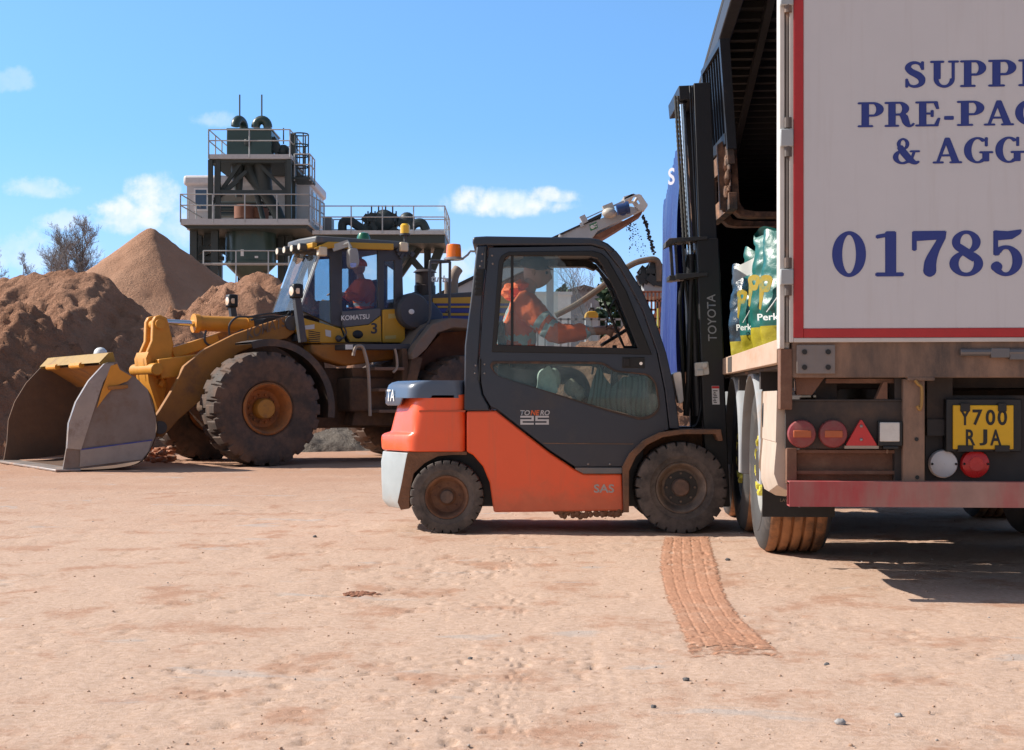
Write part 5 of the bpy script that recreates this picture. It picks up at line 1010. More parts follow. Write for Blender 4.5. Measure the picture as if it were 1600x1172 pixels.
ws = lx([(467, 484), (501, 390)], CYN); wsy = [(0, CYN + .06), (-.05, -.45), (-.06, 0), (.02, .25), (.22, .5), (.55, .74)]; m = MB(); m.sheet([[(ws[0][0] + a, y, ws[0][1]), (ws[1][0] + a, y, ws[1][1])] for a, y in wsy]); obj('windscreen', m, glassmat('sky_reflection_glass', (.75, .82, .85), 1.3, .07, dcol=(.65, .7, .72)), ld_t, smooth=False)  # pale diffuse coat stands for sky reflected in the windscreen
rw = lx([(629, 484), (628, 390)], CYN); m = MB(); m.box(rw[0][0] - .05, rw[0][0], CYN + .06, -CYN - .06, rw[0][1] - .6, rw[0][1] + .05); m.box(rw[0][0] - .05, rw[0][0], CYN + .06, -.72, rw[0][1], rw[1][1]); m.box(rw[0][0] - .05, rw[0][0], .72, .74, rw[0][1], rw[1][1]); m.box(ws[0][0] + .02, rw[0][0], CYN + .06, -CYN - .06, ws[0][1] - .45, ws[0][1] - .35); obj('cab_floor', m, grey_d, ld_t)
m = MB(); q = lp(630, 379, CYN); q0 = lp(497, 374, CYN); zt = q.z; zr_ = lp(560, 388, CYN).z + .03; m.ext([(x, y, zr_) for x, y in ((q.x + .05, CYN - .06), (q0.x - .06, CYN - .06), (q0.x - .10, -.3), (q0.x - .06, .15), (q0.x + .25, .7), (q0.x + .6, .86), (q.x + .05, .86))], (0, 0, zt + .01 - zr_)); cr_ = obj('cab_roof', m, M('dark_roof_cap', (.10, .105, .11), .5, dirt=.3), ld_t, bev=.03)
m = MB(); m.prism(lx([(490, 388), (511, 378), (613, 381), (613, 391), (515, 388), (500, 392)], CYN - .05), CYN - .10, CYN - .03); m.box(q0.x - .11, q0.x - .03, CYN - .04, .12, lp(500, 388, CYN).z, lp(500, 380, CYN).z); obj('roof_beam', m, yel_p, cr_, bev=.01)
m = MB()
lamps = [(q0.x - .16, y, lp(500, 385, CYN).z) for y in (-.6, -.33, -.06, .2)]
lampl = M('work_light_lens', (.75, .62, .42), .25, coat=.3)
for c in lamps: m = MB(); m.cyl((c[0] + .06, c[1], c[2]), (c[0] - .05, c[1], c[2]), .055, 14); o_ = obj('work_light', m, grey_d, cr_); m = MB(); m.cyl((c[0] - .05, c[1], c[2]), (c[0] - .06, c[1], c[2]), .047, 14); obj('lamp_lens', m, lampl, o_)
for pq_ in ((630, 386), (503, 393)): c = lp(pq_[0], pq_[1], CYN - .06); m = MB(); m.cbox(c, (.14, .10, .14)); o_ = obj('work_light', m, lampl, cr_, bev=.02)
m = MB(); c = lp(568, 377, -.5); m.lathe([(.10, 0), (.10, .06), (.075, .12), (.001, .14)], c, 'z', 18); obj('green_beacon', m, M('green_lens', (.02, .16, .08), .3), cr_)
m = MB(); c = lp(633, 366, -.75); m.lathe([(.075, 0), (.075, .13), (.05, .16), (.001, .16)], c, 'z', 18); bo_ = obj('amber_beacon', m, M('loader_amber_lens', (.95, .50, .02), .25, coat=.3), cr_)
m = MB(); m.cyl(c, c - Vector((0, 0, .35)), .025, 8); m.lathe([(.08, -.02), (.08, .01), (.001, .01)], c, 'z', 14)
for i in range(14): m.cbox(c + Vector((rr.uniform(-.2, .1), rr.uniform(-.1, .1), rr.uniform(-.36, -.22))), (.08, .06, .05), Matrix.Rotation(rr.random() * 3, 3, 'Y'))
obj('beacon_post', m, grey_d, bo_)
# door skin and lower cab panels
dy_ = CYN - .035
m = MB(); m.prism(lx([(533, 487), (593, 482), (593, 493), (575, 507), (534, 512)], CYN), dy_, CYN); dg = obj('door', m, M('grey_door_panel', (.11, .115, .125), .45, dirt=.25, dcol=(.25, .17, .12)), ld_t, bev=.01)
text('lettering', 'KOMATSU', whitem, dg, lp(533, 501, dy_), lp(574, 498.5, dy_) - lp(533, 501, dy_), (0, 0, 1), height=.075, width=.47, bold=.022, depth=.005)
m = MB(); m.prism(lx([(534, 512.5), (575, 507.5), (593.5, 493.5), (595, 535), (545.5, 534.5)], CYN), dy_, CYN); dp = obj('door', m, yel_p, ld_t, bev=.01)
text('numeral', '3', M('dark_numeral', (.05, .05, .055), .5), dp, lp(579.5, 521.5, dy_), (1, 0, 0), (0, 0, 1), height=.165, width=.105, bold=.02, depth=.005)
m = MB(); c = lp(559, 522.5, dy_); m.ball(c, .085, 18, 10, (1.05, .3, .75)); obj('door_port', m, gask, dp)
m = MB(); m.tube(catmull([lp(a, b, dy_ - .03) for a, b in ((536, 508), (541, 520), (535, 529), (528, 530))], 5), .012, 6); m.ball(lp(529, 529, dy_ - .02), .05, 10, 8); obj('door_handle', m, grey_d, dp)
m = MB(); m.prism(lx([(596.5, 484), (631, 482), (632, 536), (596.5, 535.5)], CYN), dy_, CYN + .2); pp = obj('battery_cover', m, yel_p, ld_t, bev=.015)
m = MB(); m.prism(lx([(605, 490.5), (625, 490), (625, 497), (605, 498)], CYN), dy_ - .004, dy_); st2 = M('sticker_tone', (.50, .38, .12), .5, dirt=.3); obj('sticker', m, st2, pp); m = MB(); m.prism(lx([(600, 525), (617, 524), (617, 529), (600, 530)], CYN), dy_ - .004, dy_); obj('sticker', m, st2, pp)
m = MB(); m.prism(lx([(469, 496), (532, 513), (540, 536), (486, 536), (468, 515)], CYN), CYN - .02, CYN + .3); lpnl = obj('lower_panel', m, yel_p, ld_t, bev=.015)
m = MB()
for i in range(6): m.prism(lx([(482, 516.5 + i * 3.2), (500, 519.5 + i * 2.8), (500, 520.7 + i * 2.8), (482, 517.9 + i * 3.2)], CYN - .02), CYN - .024, CYN - .01)
obj('louvre', m, gask, lpnl)
m = MB(); m.prism(lx([(507, 515), (516, 517), (516, 527), (508, 525)], CYN), CYN - .024, CYN - .02); st3 = M('pale_sticker', (.55, .55, .54), .5, dirt=.3); obj('sticker', m, st3, lpnl); m = MB(); m.prism(lx([(475, 509), (490, 507), (490, 514), (476, 515)], CYN), CYN - .03, CYN - .02); obj('sticker', m, st3, lpnl)
m = MB(); m.prism(lx([(486, 538), (540, 538), (630, 545), (630, 560), (540, 572), (505, 562), (487, 552)], CYN), CYN - .01, CYN + .3); obj('side_tank', m, yel_d, ld_t, bev=.03)
m = MB(); m.prism(lx([(532, 538.5), (631, 538), (631, 547), (532, 547)], -1.0), -1.2, -.8); plt = obj('step_platform', m, grey_d, ld_t, bev=.01)
m = MB(); m.prism(lx([(540, 538.5), (551, 538.5), (551, 546), (540, 546)], -1.2), -1.21, -1.19); obj('white_marker', m, whitem, plt, smooth=False)
stp = M('muddy_step', (.17, .105, .075), .85, dirt=.5, dcol=(.22, .13, .085))
for a, b, c_ in ((574, 576, 622), (607, 582, 618), (640, 583, 612)): m = MB(); m.prism(lx([(b, a), (c_, a), (c_, a + 5), (b, a + 5)], -1.1), -1.3, -.95); obj('step', m, stp, plt, bev=.008)
m = MB(); m.prism(lx([(616, 545), (624, 545), (634, 640), (626, 655), (618, 655)], -1.0), -1.25, -.95); m.prism(lx([(545, 575), (612, 575), (612, 600), (548, 600)], -.8), -.9, -.6); m.prism(lx([(556, 612), (616, 606), (616, 665), (545, 665)], -.8), -.9, -.6); obj('step_frame', m, brn, plt, bev=.015)
railm = M('worn_handrail', (.32, .26, .21), .5, .3, dirt=.4)
m = MB(); m.tube(catmull([lp(a, b, -1.32) for a, b in ((552, 556), (554, 546), (558, 541), (566, 542), (570, 552), (575, 575), (577, 610), (578, 650))], 6), .026, 8); m.tube(catmull([lp(a, b, -1.3) for a, b in ((617, 545), (620, 560), (620, 575), (614, 582))], 5), .02, 8); obj('handrail', m, railm, plt)
# mirror, headlamp pole
for s_ in (-1, 1):
    y = -1.22 if s_ < 0 else 1.22; d_ = Vector((0, y + 1.22, 0)); m = MB(); m.beam(lp(463, 463, -1.22) + d_, lp(473, 535, -1.22) + d_, .10, .10); po = obj('headlamp_post', m, grey_d, ld_t, bev=.01)
    m = MB(); m.cbox(lp(463, 455, -1.22) + d_, (.16, .17, .21)); hl = obj('headlamp', m, gask, po, bev=.03)
    m = MB(); c = lp(458, 455, -1.22) + d_; m.lathe([(.001, -.04), (.07, -.03), (.095, .02), (.095, .06)], c, 'x', 18); obj('lamp_lens', m, M('headlamp_lens', (.85, .62, .45), .2, coat=.3), hl)
m = MB(); m.tube([lp(522, 388, CYN - .05), lp(545, 380, CYN - .22), lp(548, 388, CYN - .25)], .03, 8); m.beam(lp(520, 388, CYN - .06), lp(545, 380, CYN - .2), .06, .10); ma = obj('mirror_arm', m, M('light_grey_bracket', (.40, .40, .38), .5, dirt=.25), cr_)
m = MB(); m.prism(rounded(lx([(544, 388), (557, 388), (560, 410), (557, 418), (547, 420), (544, 412)], CYN - .25), .05, 4), CYN - .30, CYN - .18); mi_ = obj('mirror', m, M('mirror_housing', (.32, .32, .31), .4, dirt=.25), ma, bev=.015)
m = MB(); m.prism(rounded(lx([(546, 411), (557, 411), (556, 417), (548, 418.5)], CYN - .3), .02, 3), CYN - .305, CYN - .30); obj('mirror_glass', m, M('mirror_face', (.7, .7, .7), .1, .8), mi_)
# engine hood, air cleaner, exhaust, rails
HY = -.72
m = MB(); m.prism(lx([(633, 470), (650, 463), (676, 460), (800, 452), (800, 522), (680, 522), (633, 524)], HY), HY, -HY); hd = obj('engine_hood', m, grey_d, ld_t, bev=.02)
stripes = [((636, 463), (648, 463), (648, 469), (636, 470), yel_p), ((676, 466), (800, 462), (800, 474), (676, 474), yel_p), ((680, 474.5), (800, 474.5), (800, 477.5), (682, 477.5), 'b'), ((683, 478), (800, 478), (800, 481), (684, 481), yel_p), ((684, 482), (800, 482), (800, 488.5), (687, 488.5), 'b'), ((686, 489.5), (800, 489.5), (800, 493), (686, 493), yel_p), ((690, 494), (800, 494), (800, 502), (690, 502), 'b'), ((676, 474), (689, 489), (689, 503), (680, 503), yel_p)]
bst = M('blue_stripe', (.03, .04, .22), .45, dirt=.15)
for *P4, mt in stripes: m = MB(); m.prism(lx(P4, HY), HY - .012, HY); obj('stripe', m, bst if mt == 'b' else mt, hd, smooth=False)
m = MB(); m.prism(lx([(660, 470), (675, 472), (690, 490), (690, 500), (672, 505), (655, 505)], HY), HY - .06, HY); obj('hood_cover', m, M('slate_blue_panel', (.05, .07, .12), .45, dirt=.2), hd, bev=.03)
m = MB(); c = lp(647, 486, -.95); m.lathe([(.27, .2), (.28, .02), (.25, -.03), (.12, -.045), (.001, -.045)], c, 'y', 28); dr_ = obj('hydraulic_drum', m, grey_d, ld_t, ang=30)
m = MB(); m.ball(lp(643, 487, -1.0), .05, 10, 8, (1, .2, .8)); obj('pale_badge', m, whitem, dr_)
m = MB(); m.tube(catmull([lp(a, b, -.85) for a, b in ((641, 470), (642, 461), (650, 458), (658, 462))], 5), .02, 8); obj('grab_bar', m, gask, ld_t)
m = MB(); c = lp(664, 457, -.2); r0 = (lp(679, 440, -.2) - lp(650, 440, -.2)).length / 2; h0 = lp(664, 423, -.2).z - c.z; m.lathe([(r0, -.1), (r0, h0 * .3), (r0 * .92, h0 * .34), (r0 * .92, h0 * .9), (r0 * 1.12, h0 * .92), (r0 * .8, h0 * 1.04), (.001, h0 * 1.06)], c, 'z', 26); m.lathe([(r0 * 1.1, -.3), (r0 * 1.1, -.08), (.001, -.08)], c, 'z', 20)
ac = obj('air_cleaner', m, M('brown_black_canister', (.05, .035, .03), .5, dirt=.4, dcol=(.13, .08, .06)), ld_t)
text('lettering', 'turbo', whitem, ac, lp(661, 442, -.2) + Vector((0, -r0 * 1.0, 0)), (1, 0, 0), (0, 0, 1), height=.11, width=.38, shear=.2, bold=.03, depth=.09)
m = MB(); m.tube(catmull([lp(a, b, .1) for a, b in ((708, 462), (708, 440), (711, 428), (717, 420))], 6), [.15] * 14 + [.15, .14, .13, .12, .11], 14) if False else m.tube(catmull([lp(a, b, .1) for a, b in ((708, 465), (708, 440), (711, 428), (716, 420))], 6), .085, 14); m.tube([lp(698, 465, .1), lp(698, 435, .1)], .04, 10); obj('exhaust_stack', m, M('pale_brown_exhaust', (.30, .22, .17), .8, dirt=.4), ld_t)
m = MB(); m.tube(catmull([lp(a, b, -1.2) for a, b in ((640, 545), (655, 520), (671, 500), (671.5, 440), (672, 412), (676, 408), (703, 409))], 6), .022, 8); m.tube([lp(703, 409, -1.2), lp(702, 500, -1.2)], .022, 8); m.tube([lp(688, 410, -.6), lp(688, 460, -.6)], .022, 8); m.tube(catmull([lp(a, b, -1.2) for a, b in ((702, 470), (702, 480), (697, 488))], 5), .018, 8); m.tube([lp(672, 411, -1.2), lp(688, 410, -.6), lp(703, 409, -1.2)], .018, 8); obj('handrail', m, grey_d, ld_t)
m = MB(); m.box(1.9, 3.3, -1.2, 1.2, .7, 1.5); obj('counterweight', m, yel_d, ld_t, bev=.05)
# interior and driver
m = MB(); c = lp(588, 475, 0); m.cbox((c.x - .02, 0, c.z + .0), (.16, .52, .75)); m.cbox((c.x - .3, 0, c.z - .32), (.55, .52, .14)); st_ = obj('cab_seat', m, grey_d, ld_t, bev=.04)
m = MB(); c2 = lp(520, 470, 0); m.cbox((c2.x, 0, c2.z - .25), (.22, .5, .5)); m.T = Matrix.Translation((c2.x + .15, 0, c2.z + .06)) @ Matrix.Rotation(R(35), 4, 'Y'); m.lathe([(.19 + .016 * math.cos(t), .016 * math.sin(t)) for t in (i * math.pi / 4 for i in range(9))], (0, 0, 0), 'z', 28); m.box(-.18, .18, -.014, .014, -.01, .01); m.T = None; obj('steering_column', m, gask, ld_t)
S0 = Vector((c.x - .22, 0, c.z - .22)); J = lambda x, y, z: S0 + Vector((x, y, z))
nodes = {'pel': (J(0, 0, .06), .15), 'waist': (J(.0, 0, .22), .145), 'chest': (J(-.02, 0, .42), .16), 'neck0': (J(-.05, 0, .58), .075), 'neck': (J(-.06, 0, .64), .058), 'skull': (J(-.07, 0, .70), .06)}
edges = [('pel', 'waist'), ('waist', 'chest'), ('chest', 'neck0'), ('neck0', 'neck'), ('neck', 'skull')]
for s_, k_ in ((-1, 'a'), (1, 'b')):
    nodes |= {'sh' + k_: (J(-.04, s_ * .18, .50), .08), 'el' + k_: (J(-.20, s_ * .27, .27), .055), 'wr' + k_: (J(-.42, s_ * .17, .33), .034), 'pm' + k_: (J(-.49, s_ * .15, .35), .032), 'hp' + k_: (J(-.06, s_ * .1, .05), .095), 'kn' + k_: (J(-.48, s_ * .14, .08), .07), 'an' + k_: (J(-.55, s_ * .14, -.34), .05), 'to' + k_: (J(-.72, s_ * .14, -.37), .042)}
    edges += [('chest', 'sh' + k_), ('sh' + k_, 'el' + k_), ('el' + k_, 'wr' + k_), ('wr' + k_, 'pm' + k_), ('pel', 'hp' + k_), ('hp' + k_, 'kn' + k_), ('kn' + k_, 'an' + k_), ('an' + k_, 'to' + k_)]
    for f_ in range(4):
        b_ = nodes['pm' + k_][0]; nodes |= {f'g{f_}1{k_}': (b_ + Vector((-.045, .02 * (f_ - 1.5), .0)), .0105), f'g{f_}2{k_}': (b_ + Vector((-.075 + .004 * f_, .02 * (f_ - 1.5), -.022)), .009)}; edges += [('pm' + k_, f'g{f_}1{k_}'), (f'g{f_}1{k_}', f'g{f_}2{k_}')]
    nodes['th' + k_] = (nodes['pm' + k_][0] + Vector((-.03, -s_ * .04, .0)), .011); edges.append(('pm' + k_, 'th' + k_))
jn2 = {k_: (p, r_ + .03) for k_, (p, r_) in nodes.items() if k_ in ('pel', 'waist', 'chest', 'neck0', 'sha', 'ela', 'wra', 'shb', 'elb', 'wrb')}; hm = MB(); hc2 = J(-.075, 0, .78); Rm2 = head_mb(hm, hc2, R(180), R(5))
zn, zw, xw = nodes['neck0'][0].z + .02, nodes['pel'][0].z + .06, nodes['wra'][0].x - .02
bd2 = skin('person', nodes, edges, [skinm, eyem, lipm, trous, hiv], None, lambda c: 0 if c.z > zn or (c.x < xw and c.z > zw + .1) else 3 if c.z < zw else 4, 2, hm, 'pel')
bd2.location = LD.loc; bd2.rotation_euler = (0, 0, LD.rz); tag(bd2, 'driver in orange hi-vis and hard hat sitting inside the yellow wheel loader cab', 'person')
j2 = skin('jacket', jn2, [q_ for q_ in je if 'col' not in q_], [hiv, refl], bd2, lambda c: 1 if abs(c.z - S0.z - .2) < .03 else 0, 3, None, 'pel'); crease(j2)
m = MB(); m.ball(hc2 + Vector((0, 0, .04)), 1, 20, 12, (.128, .106, .105), lambda q, d: Vector((q.x, q.y, max(q.z, -.02)))); m.ball(hc2 + Vector((-.11, 0, .03)), 1, 14, 6, (.07, .09, .01)); obj('hard_hat', m, hiv, bd2)
# ================================================================ stockpiles
def pmat(name, a, b, dark, bs=9, bstr=.8, clod=.5, sc_=2.4):
    m_ = bpy.data.materials.new(name); m_.use_nodes = True; nt = m_.node_tree; nt.nodes.clear()
    pos = nn(nt, 'ShaderNodeNewGeometry').outputs['Position']
    c = mixc(nt, sstep(nt, ntex(nt, pos, .55, 6, .6), .35, .65), a, b); n_ = ntex(nt, pos, sc_, 9, .68)
    c = mixc(nt, mth(nt, 'MULTIPLY', sstep(nt, n_, .52, .68), clod), c, dark); c = mixc(nt, mth(nt, 'MULTIPLY', sstep(nt, ntex(nt, pos, 30, 4, .7), .55, .75), clod * .7), c, dark)
    p = nn(nt, 'ShaderNodeBsdfPrincipled', {'Base Color': c, 'Roughness': .95}); p.inputs['Specular IOR Level'].default_value = .1
    h_ = mth(nt, 'ADD', ntex(nt, pos, bs, 8, .68), mth(nt, 'MULTIPLY', ntex(nt, pos, 40, 4, .6), .25))
    bp = nn(nt, 'ShaderNodeBump', {'Height': h_, 'Strength': bstr, 'Distance': .22}); nt.links.new(bp.outputs[0], p.inputs['Normal'])
    o = nn(nt, 'ShaderNodeOutputMaterial'); nt.links.new(p.outputs[0], o.inputs[0]); return m_
def pile(name, label, cat, hf, x0, x1, y0, y1, st, mt, group='stockpiles beyond the yard'):
    nx, ny = int((x1 - x0) / st), int((y1 - y0) / st); H = [[hf(x0 + i * st, y0 + j * st) for i in range(nx + 1)] for j in range(ny + 1)]
    vs = []; ix = {}; fs = []; cx_, cy_ = (x0 + x1) / 2, (y0 + y1) / 2
    def V(i, j):
        if (i, j) not in ix: ix[(i, j)] = len(vs); vs.append((x0 + i * st - cx_, y0 + j * st - cy_, H[j][i]))
        return ix[(i, j)]
    for j in range(ny):
        for i in range(nx):
            if max(H[j][i], H[j][i + 1], H[j + 1][i], H[j + 1][i + 1]) > -.05: fs.append((V(i, j), V(i + 1, j), V(i + 1, j + 1), V(i, j + 1)))
    me = bpy.data.meshes.new(name); me.from_pydata(vs, [], fs); me.materials.append(mt); me.shade_smooth(); o = bpy.data.objects.new(name, me); sc.collection.objects.link(o); o.location = (cx_, cy_, 0)
    return tag(o, label, cat, group)
NZ = lambda x, y, s, sd=0, o=5: noise.fractal(Vector((x * s, y * s, sd)), .75, 2.1, o)
def interp(P, x):
    if x <= P[0][0]: return P[0][1]
    for (a, b), (c, d) in zip(P, P[1:]):
        if x <= c: t = (x - a) / (c - a); t = t * t * (3 - 2 * t) * .5 + t * .5; return b + (d - b) * t
    return P[-1][1]
red_s = pmat('rough_red_sand', (.43, .225, .142), (.52, .29, .192), (.27, .132, .08), 7, 1.0); fine_s = pmat('fine_pink_sand', (.37, .205, .132), (.43, .25, .165), (.27, .145, .09), 12, .5, .3); dk_s = pmat('damp_red_sand', (.33, .168, .105), (.42, .225, .145), (.21, .10, .062), 7, 1.0); gr_s = pmat('grey_gravel', (.23, .20, .175), (.30, .26, .225), (.13, .11, .095), 18, 1.0)
Ax = lambda px, Y: (px - CX) * Y / F
Az = lambda py, Y: CH + (CY - py) * Y / F
crA = [(Ax(a, 29), Az(b, 29)) for a, b in ((-260, 520), (-140, 455), (-60, 432), (0, 430), (50, 422), (100, 417), (150, 418), (172, 430), (200, 458), (240, 488), (290, 500), (330, 520), (400, 600), (470, 660))]
def hA(x, y):
    z = interp(crA, x); d = (29.0 - y); g = 1.9 * noise.noise(Vector((x * 2.6, y * .35, 3)))
    s = z - (max(0, d) * (.72 + .10 * g) if d > 0 else -d * .8) + (0 if d < 0 else .25 * math.exp(-((d - 1.6) / .9) ** 2) * NZ(x, y, .8, 5))
    rough = .20 + .35 * max(0, min(1, d / 2)); n_ = NZ(x, y, .6, 1, 3) * .20 * rough * 2 + NZ(x, y, 2.4, 2, 5) * .16 * rough * 1.7 + (.10 * NZ(x, y, 5.5, 7, 4) + .05 * max(0, NZ(x, y, 3.6, 17, 3) - .1) + .05 * NZ(x, y, 11, 27, 3)) * (.25 + rough)
    return s + n_ - .05
pile('sand_pile', 'long rough red sand mound with a crumbling crest at the far left', 'sand pile', hA, -16.5, -3.2, 23.2, 33.5, .055, red_s)
crB = [(Ax(a, 25), Az(b, 25)) for a, b in ((-300, 640), (-180, 500), (-90, 462), (-20, 468), (45, 474), (70, 488), (110, 528), (150, 566), (200, 620), (250, 680))]
def hB(x, y):
    z = interp(crB, x + .12 * NZ(x, y, 1.2, 9, 3)); d = 25.0 - y
    return z - (d * .62 if d > 0 else -d * .85) + NZ(x, y, .9, 11, 3) * .13 + NZ(x, y, 3.2, 12, 5) * .10 + .07 * NZ(x, y, 6, 13, 4) + .04 * max(0, NZ(x, y, 3.8, 18, 3) - .1) + .04 * NZ(x, y, 11, 28, 3) - .04
pile('sand_pile', 'darker red sand mound nearest the left edge, behind the loader bucket', 'sand pile', hB, -13, -5.0, 21.6, 29, .05, red_s)
def cone(xa, ya, H, k, ns, rough=.05, sd=0, rd=.8, fine=.03):
    def f(x, y):
        px, py = x - xa, y - ya; r = math.hypot(px, py); wv = .25 * NZ(x, y, .25, sd, 3)
        m_ = max([a * px + b * py for a, b in ns] + [rd * r]); return H - k * (math.sqrt(m_ * m_ + .02) + wv * min(1, r * .5)) + rough * NZ(x, y, 1.1, sd + 2) * min(1, r) + fine * NZ(x, y, 4, sd + 3, 3)
    return f
pile('sand_pile', 'tall smooth pointed cone of pale pink sand left of the plant tower', 'sand pile', cone(Ax(236, 42), 42, Az(350, 42), .84, [(1.226, -.448)], .05, 21, .93, .03), -20, -2.5, 32.5, 50, .11, fine_s)
pile('sand_pile', 'brown mound with a clumpy top rising behind the wheel loader boom', 'sand pile', cone(Ax(405, 33), 33, Az(418, 33), .66, [], .42, 31, 1.0, .10), -11.5, -1.2, 27.5, 39, .08, red_s)
pile('gravel_pile', 'low grey gravel heap seen under the wheel loader between its wheels', 'gravel pile', cone(Ax(535, 26), 26, .50, .42, [], .10, 41, 1.0, .05), -5.6, -1.2, 23.8, 28, .045, gr_s)
pile('sand_pile', 'red clay heap seen through the forklift windscreen behind the cab', 'sand pile', cone(Ax(990, 27), 27, Az(500, 27), .62, [], .35, 51, 1.0, .12), -1.2, 6.2, 23.2, 31, .07, dk_s)
mb = MB(); rq = random.Random(8)
for i in range(60):
    q = W(228 + 45 * rq.random(), 690 + 24 * rq.random(), 1); Y = 20.6 + 1.4 * rq.random(); lump(mb, (Ax(230 + 40 * rq.random(), Y), Y, .02 + .16 * rq.random() ** 2), .03 + .04 * rq.random(), (1.3, .9, .7), 7, 5, i)
tag(obj('rubble', mb, M('broken_brick', (.42, .17, .09), .9, dirt=.5, dcol=(.4, .34, .3), ds=9), recalc=False), 'scatter of brick rubble between the bucket and the front tyre', None, None, 'stuff')
q = W(157, 543, 24.0); m = MB(); m.lathe([(.12, -.3), (.12, -.05), (.10, .02), (.06, .06), (.001, .075)], (0, 0, q.z - .07), 'z', 18); m.cyl((0, 0, 0), (0, 0, q.z - .3), .10, 14); tag(obj('marker_post', m, M('white_plastic', (.72, .74, .75), .4), loc=(q.x, q.y, 0)), 'white round topped marker post just showing above the loader bucket', 'post')

# ================================================================ washing plant tower
PL = Frame((-11.3, 60, 0)); gsteel = M('dark_green_steel', (.030, .042, .042), .5, dirt=.25, dcol=(.075, .06, .05), ds=1); gvess = M('green_vessel', (.030, .060, .052), .35, dirt=.35, dcol=(.10, .075, .06), ds=.7, coat=.2); cabm = M('grey_cabin_cladding', (.52, .52, .53), .5, dirt=.06, ds=.6); rustv = M('rust_vessel', (.22, .09, .055), .8, dirt=.4)
deckm = M('pale_deck_edge', (.46, .47, .48), .5, .2, dirt=.12); winm = M('dark_blue_window', (.05, .09, .16), .12, coat=.3)
pt = thing('washing_plant', 'dark green steel washing plant tower with railed platforms, tank and tall pipes', 'plant tower', PL)
def pp_(px, py, y=0): return PL.at(px, py, 1, y)
def pbox(mb, x0, x1, pt_, pb, y0, y1): a, b = pp_(x0, pb, y0), pp_(x1, pt_, y0); mb.box(a.x, b.x, y0, y1, a.z, b.z)
def rail(name, path, h, parent, gap=1.45, r_=.028, toe=True):
    m = MB(); P = [Vector(p) for p in path]; up = Vector((0, 0, h))
    for a, b in zip(P, P[1:]):
        for f_ in (1.0, .55): m.cyl(a + up * f_, b + up * f_, r_, 6)
        n = max(1, round((b - a).length / gap))
        for i in range(n + 1): q = a.lerp(b, i / n); m.cyl(q - Vector((0, 0, .15)), q + up, r_ * 1.1, 6)
    return obj(name, m, galv, parent)
B4 = 5.0
m = MB(); pbox(m, 325, 455, 241, 248, 0, 4.2); d_ = obj('upper_deck', m, deckm, pt); m = MB(); pbox(m, 327, 453, 248.5, 254, .15, 4.0); obj('deck_beam', m, gsteel, d_)
a, b = pp_(326, 241), pp_(453, 241); rail('handrail', [a, b, b + Vector((0, 4.1, 0))], 1.05, d_); rail('handrail', [a, a + Vector((0, 4.1, 0)), b + Vector((0, 4.1, 0))], 1.05, d_)
m = MB()
for px, y in ((329, .1), (339, 3.9), (452, .1), (458, 3.9), (341, .2), (449, .3)):
    a, b = pp_(px, 250, y), pp_(px, 346, y); m.beam(a, b, .19, .19)
for (x0, y0, x1, y1) in ((336, 312, 378, 252), (345, 304, 385, 268), (402, 254, 450, 302), (332, 318, 372, 282)): m.beam(pp_(x0, y0, .25 + x1 * .0007), pp_(x1, y1, .25 + x1 * .0007), .15, .15)
m.beam(pp_(336, 300, .2), pp_(450, 300, .2), .15, .15); obj('column_frame', m, gsteel, pt)
m = MB(); pbox(m, 354, 389, 201, 243, .9, 3); pbox(m, 390, 424, 203, 243, .9, 3); pbox(m, 353, 425, 200, 202.5, .8, 3.1); tb = obj('feed_box', m, gvess, pt, bev=.04)
m = MB()
for px in (374.5, 409): c = pp_(px, 200, 1.8); r0 = .27 if px > 400 else .13; m.tube([c + Vector((-r0 * math.cos(t), 0 if px > 400 else -.3 * math.cos(t), .02 + .33 * math.sin(t))) for t in (math.pi * i / 12 for i in range(13))], .20, 12)
obj('gooseneck_pipe', m, gvess, tb)
m = MB()
for px in (374.5, 409): m.cyl(pp_(px, 188, 1.9), pp_(px, 148, 1.9), .035, 6)
m.cyl(pp_(443, 225, 1.5), pp_(443, 200, 1.5), .03, 6); obj('aerial', m, gsteel, tb)
m = MB(); c = pp_(432, 225, 1.5); m.beam(pp_(424, 218, 1.5), pp_(437, 238, 1.5), .4, .4); m.ball(pp_(443, 236, 1.5), .28, 10, 8); m.ball(pp_(386, 222, .8), .16, 8, 6); obj('drive_unit', m, gsteel, tb)
# caged ladder
m = MB(); 
for i in range(5): c = pp_(469, 210 + 17 * i, 1.2); m.lathe([(.36, -.03), (.36, .03)], c, 'z', 14)
for k_ in range(6): t = 2 * math.pi * k_ / 6; d = Vector((math.cos(t) * .36, math.sin(t) * .36, 0)); m.cyl(pp_(469, 210, 1.2) + d, pp_(469, 278, 1.2) + d, .03, 5)
m.beam(pp_(458, 209, 1.2), pp_(458, 346, 1.2), .24, .24); a = pp_(456, 279, .6); obj('caged_ladder', m, gsteel, pt)
m = MB(); pbox(m, 456, 485, 277, 280, .4, 2); lnd = obj('ladder_landing', m, gsteel, pt); a = pp_(460, 277, .5); b = pp_(484, 277, .5); rail('handrail', [a, b, b + Vector((0, 1.5, 0))], 1.0, lnd, .8, .03)
# chutes
m = MB()
for P, r_ in (([(371, 252), (371, 275), (373, 308)], [.30, .26, .14]), ([(389, 254), (391, 272), (412, 300), (432, 330), (438, 346)], [.26, .28, .26, .26, .26]), ([(409, 254), (413, 290), (421, 318)], [.4, .34, .2]), ([(400, 300), (405, 318), (412, 346)], [.12, .12, .12])): m.tube([pp_(x, y, 1.0) for x, y in P], r_, 12)
obj('chute', m, gsteel, pt)
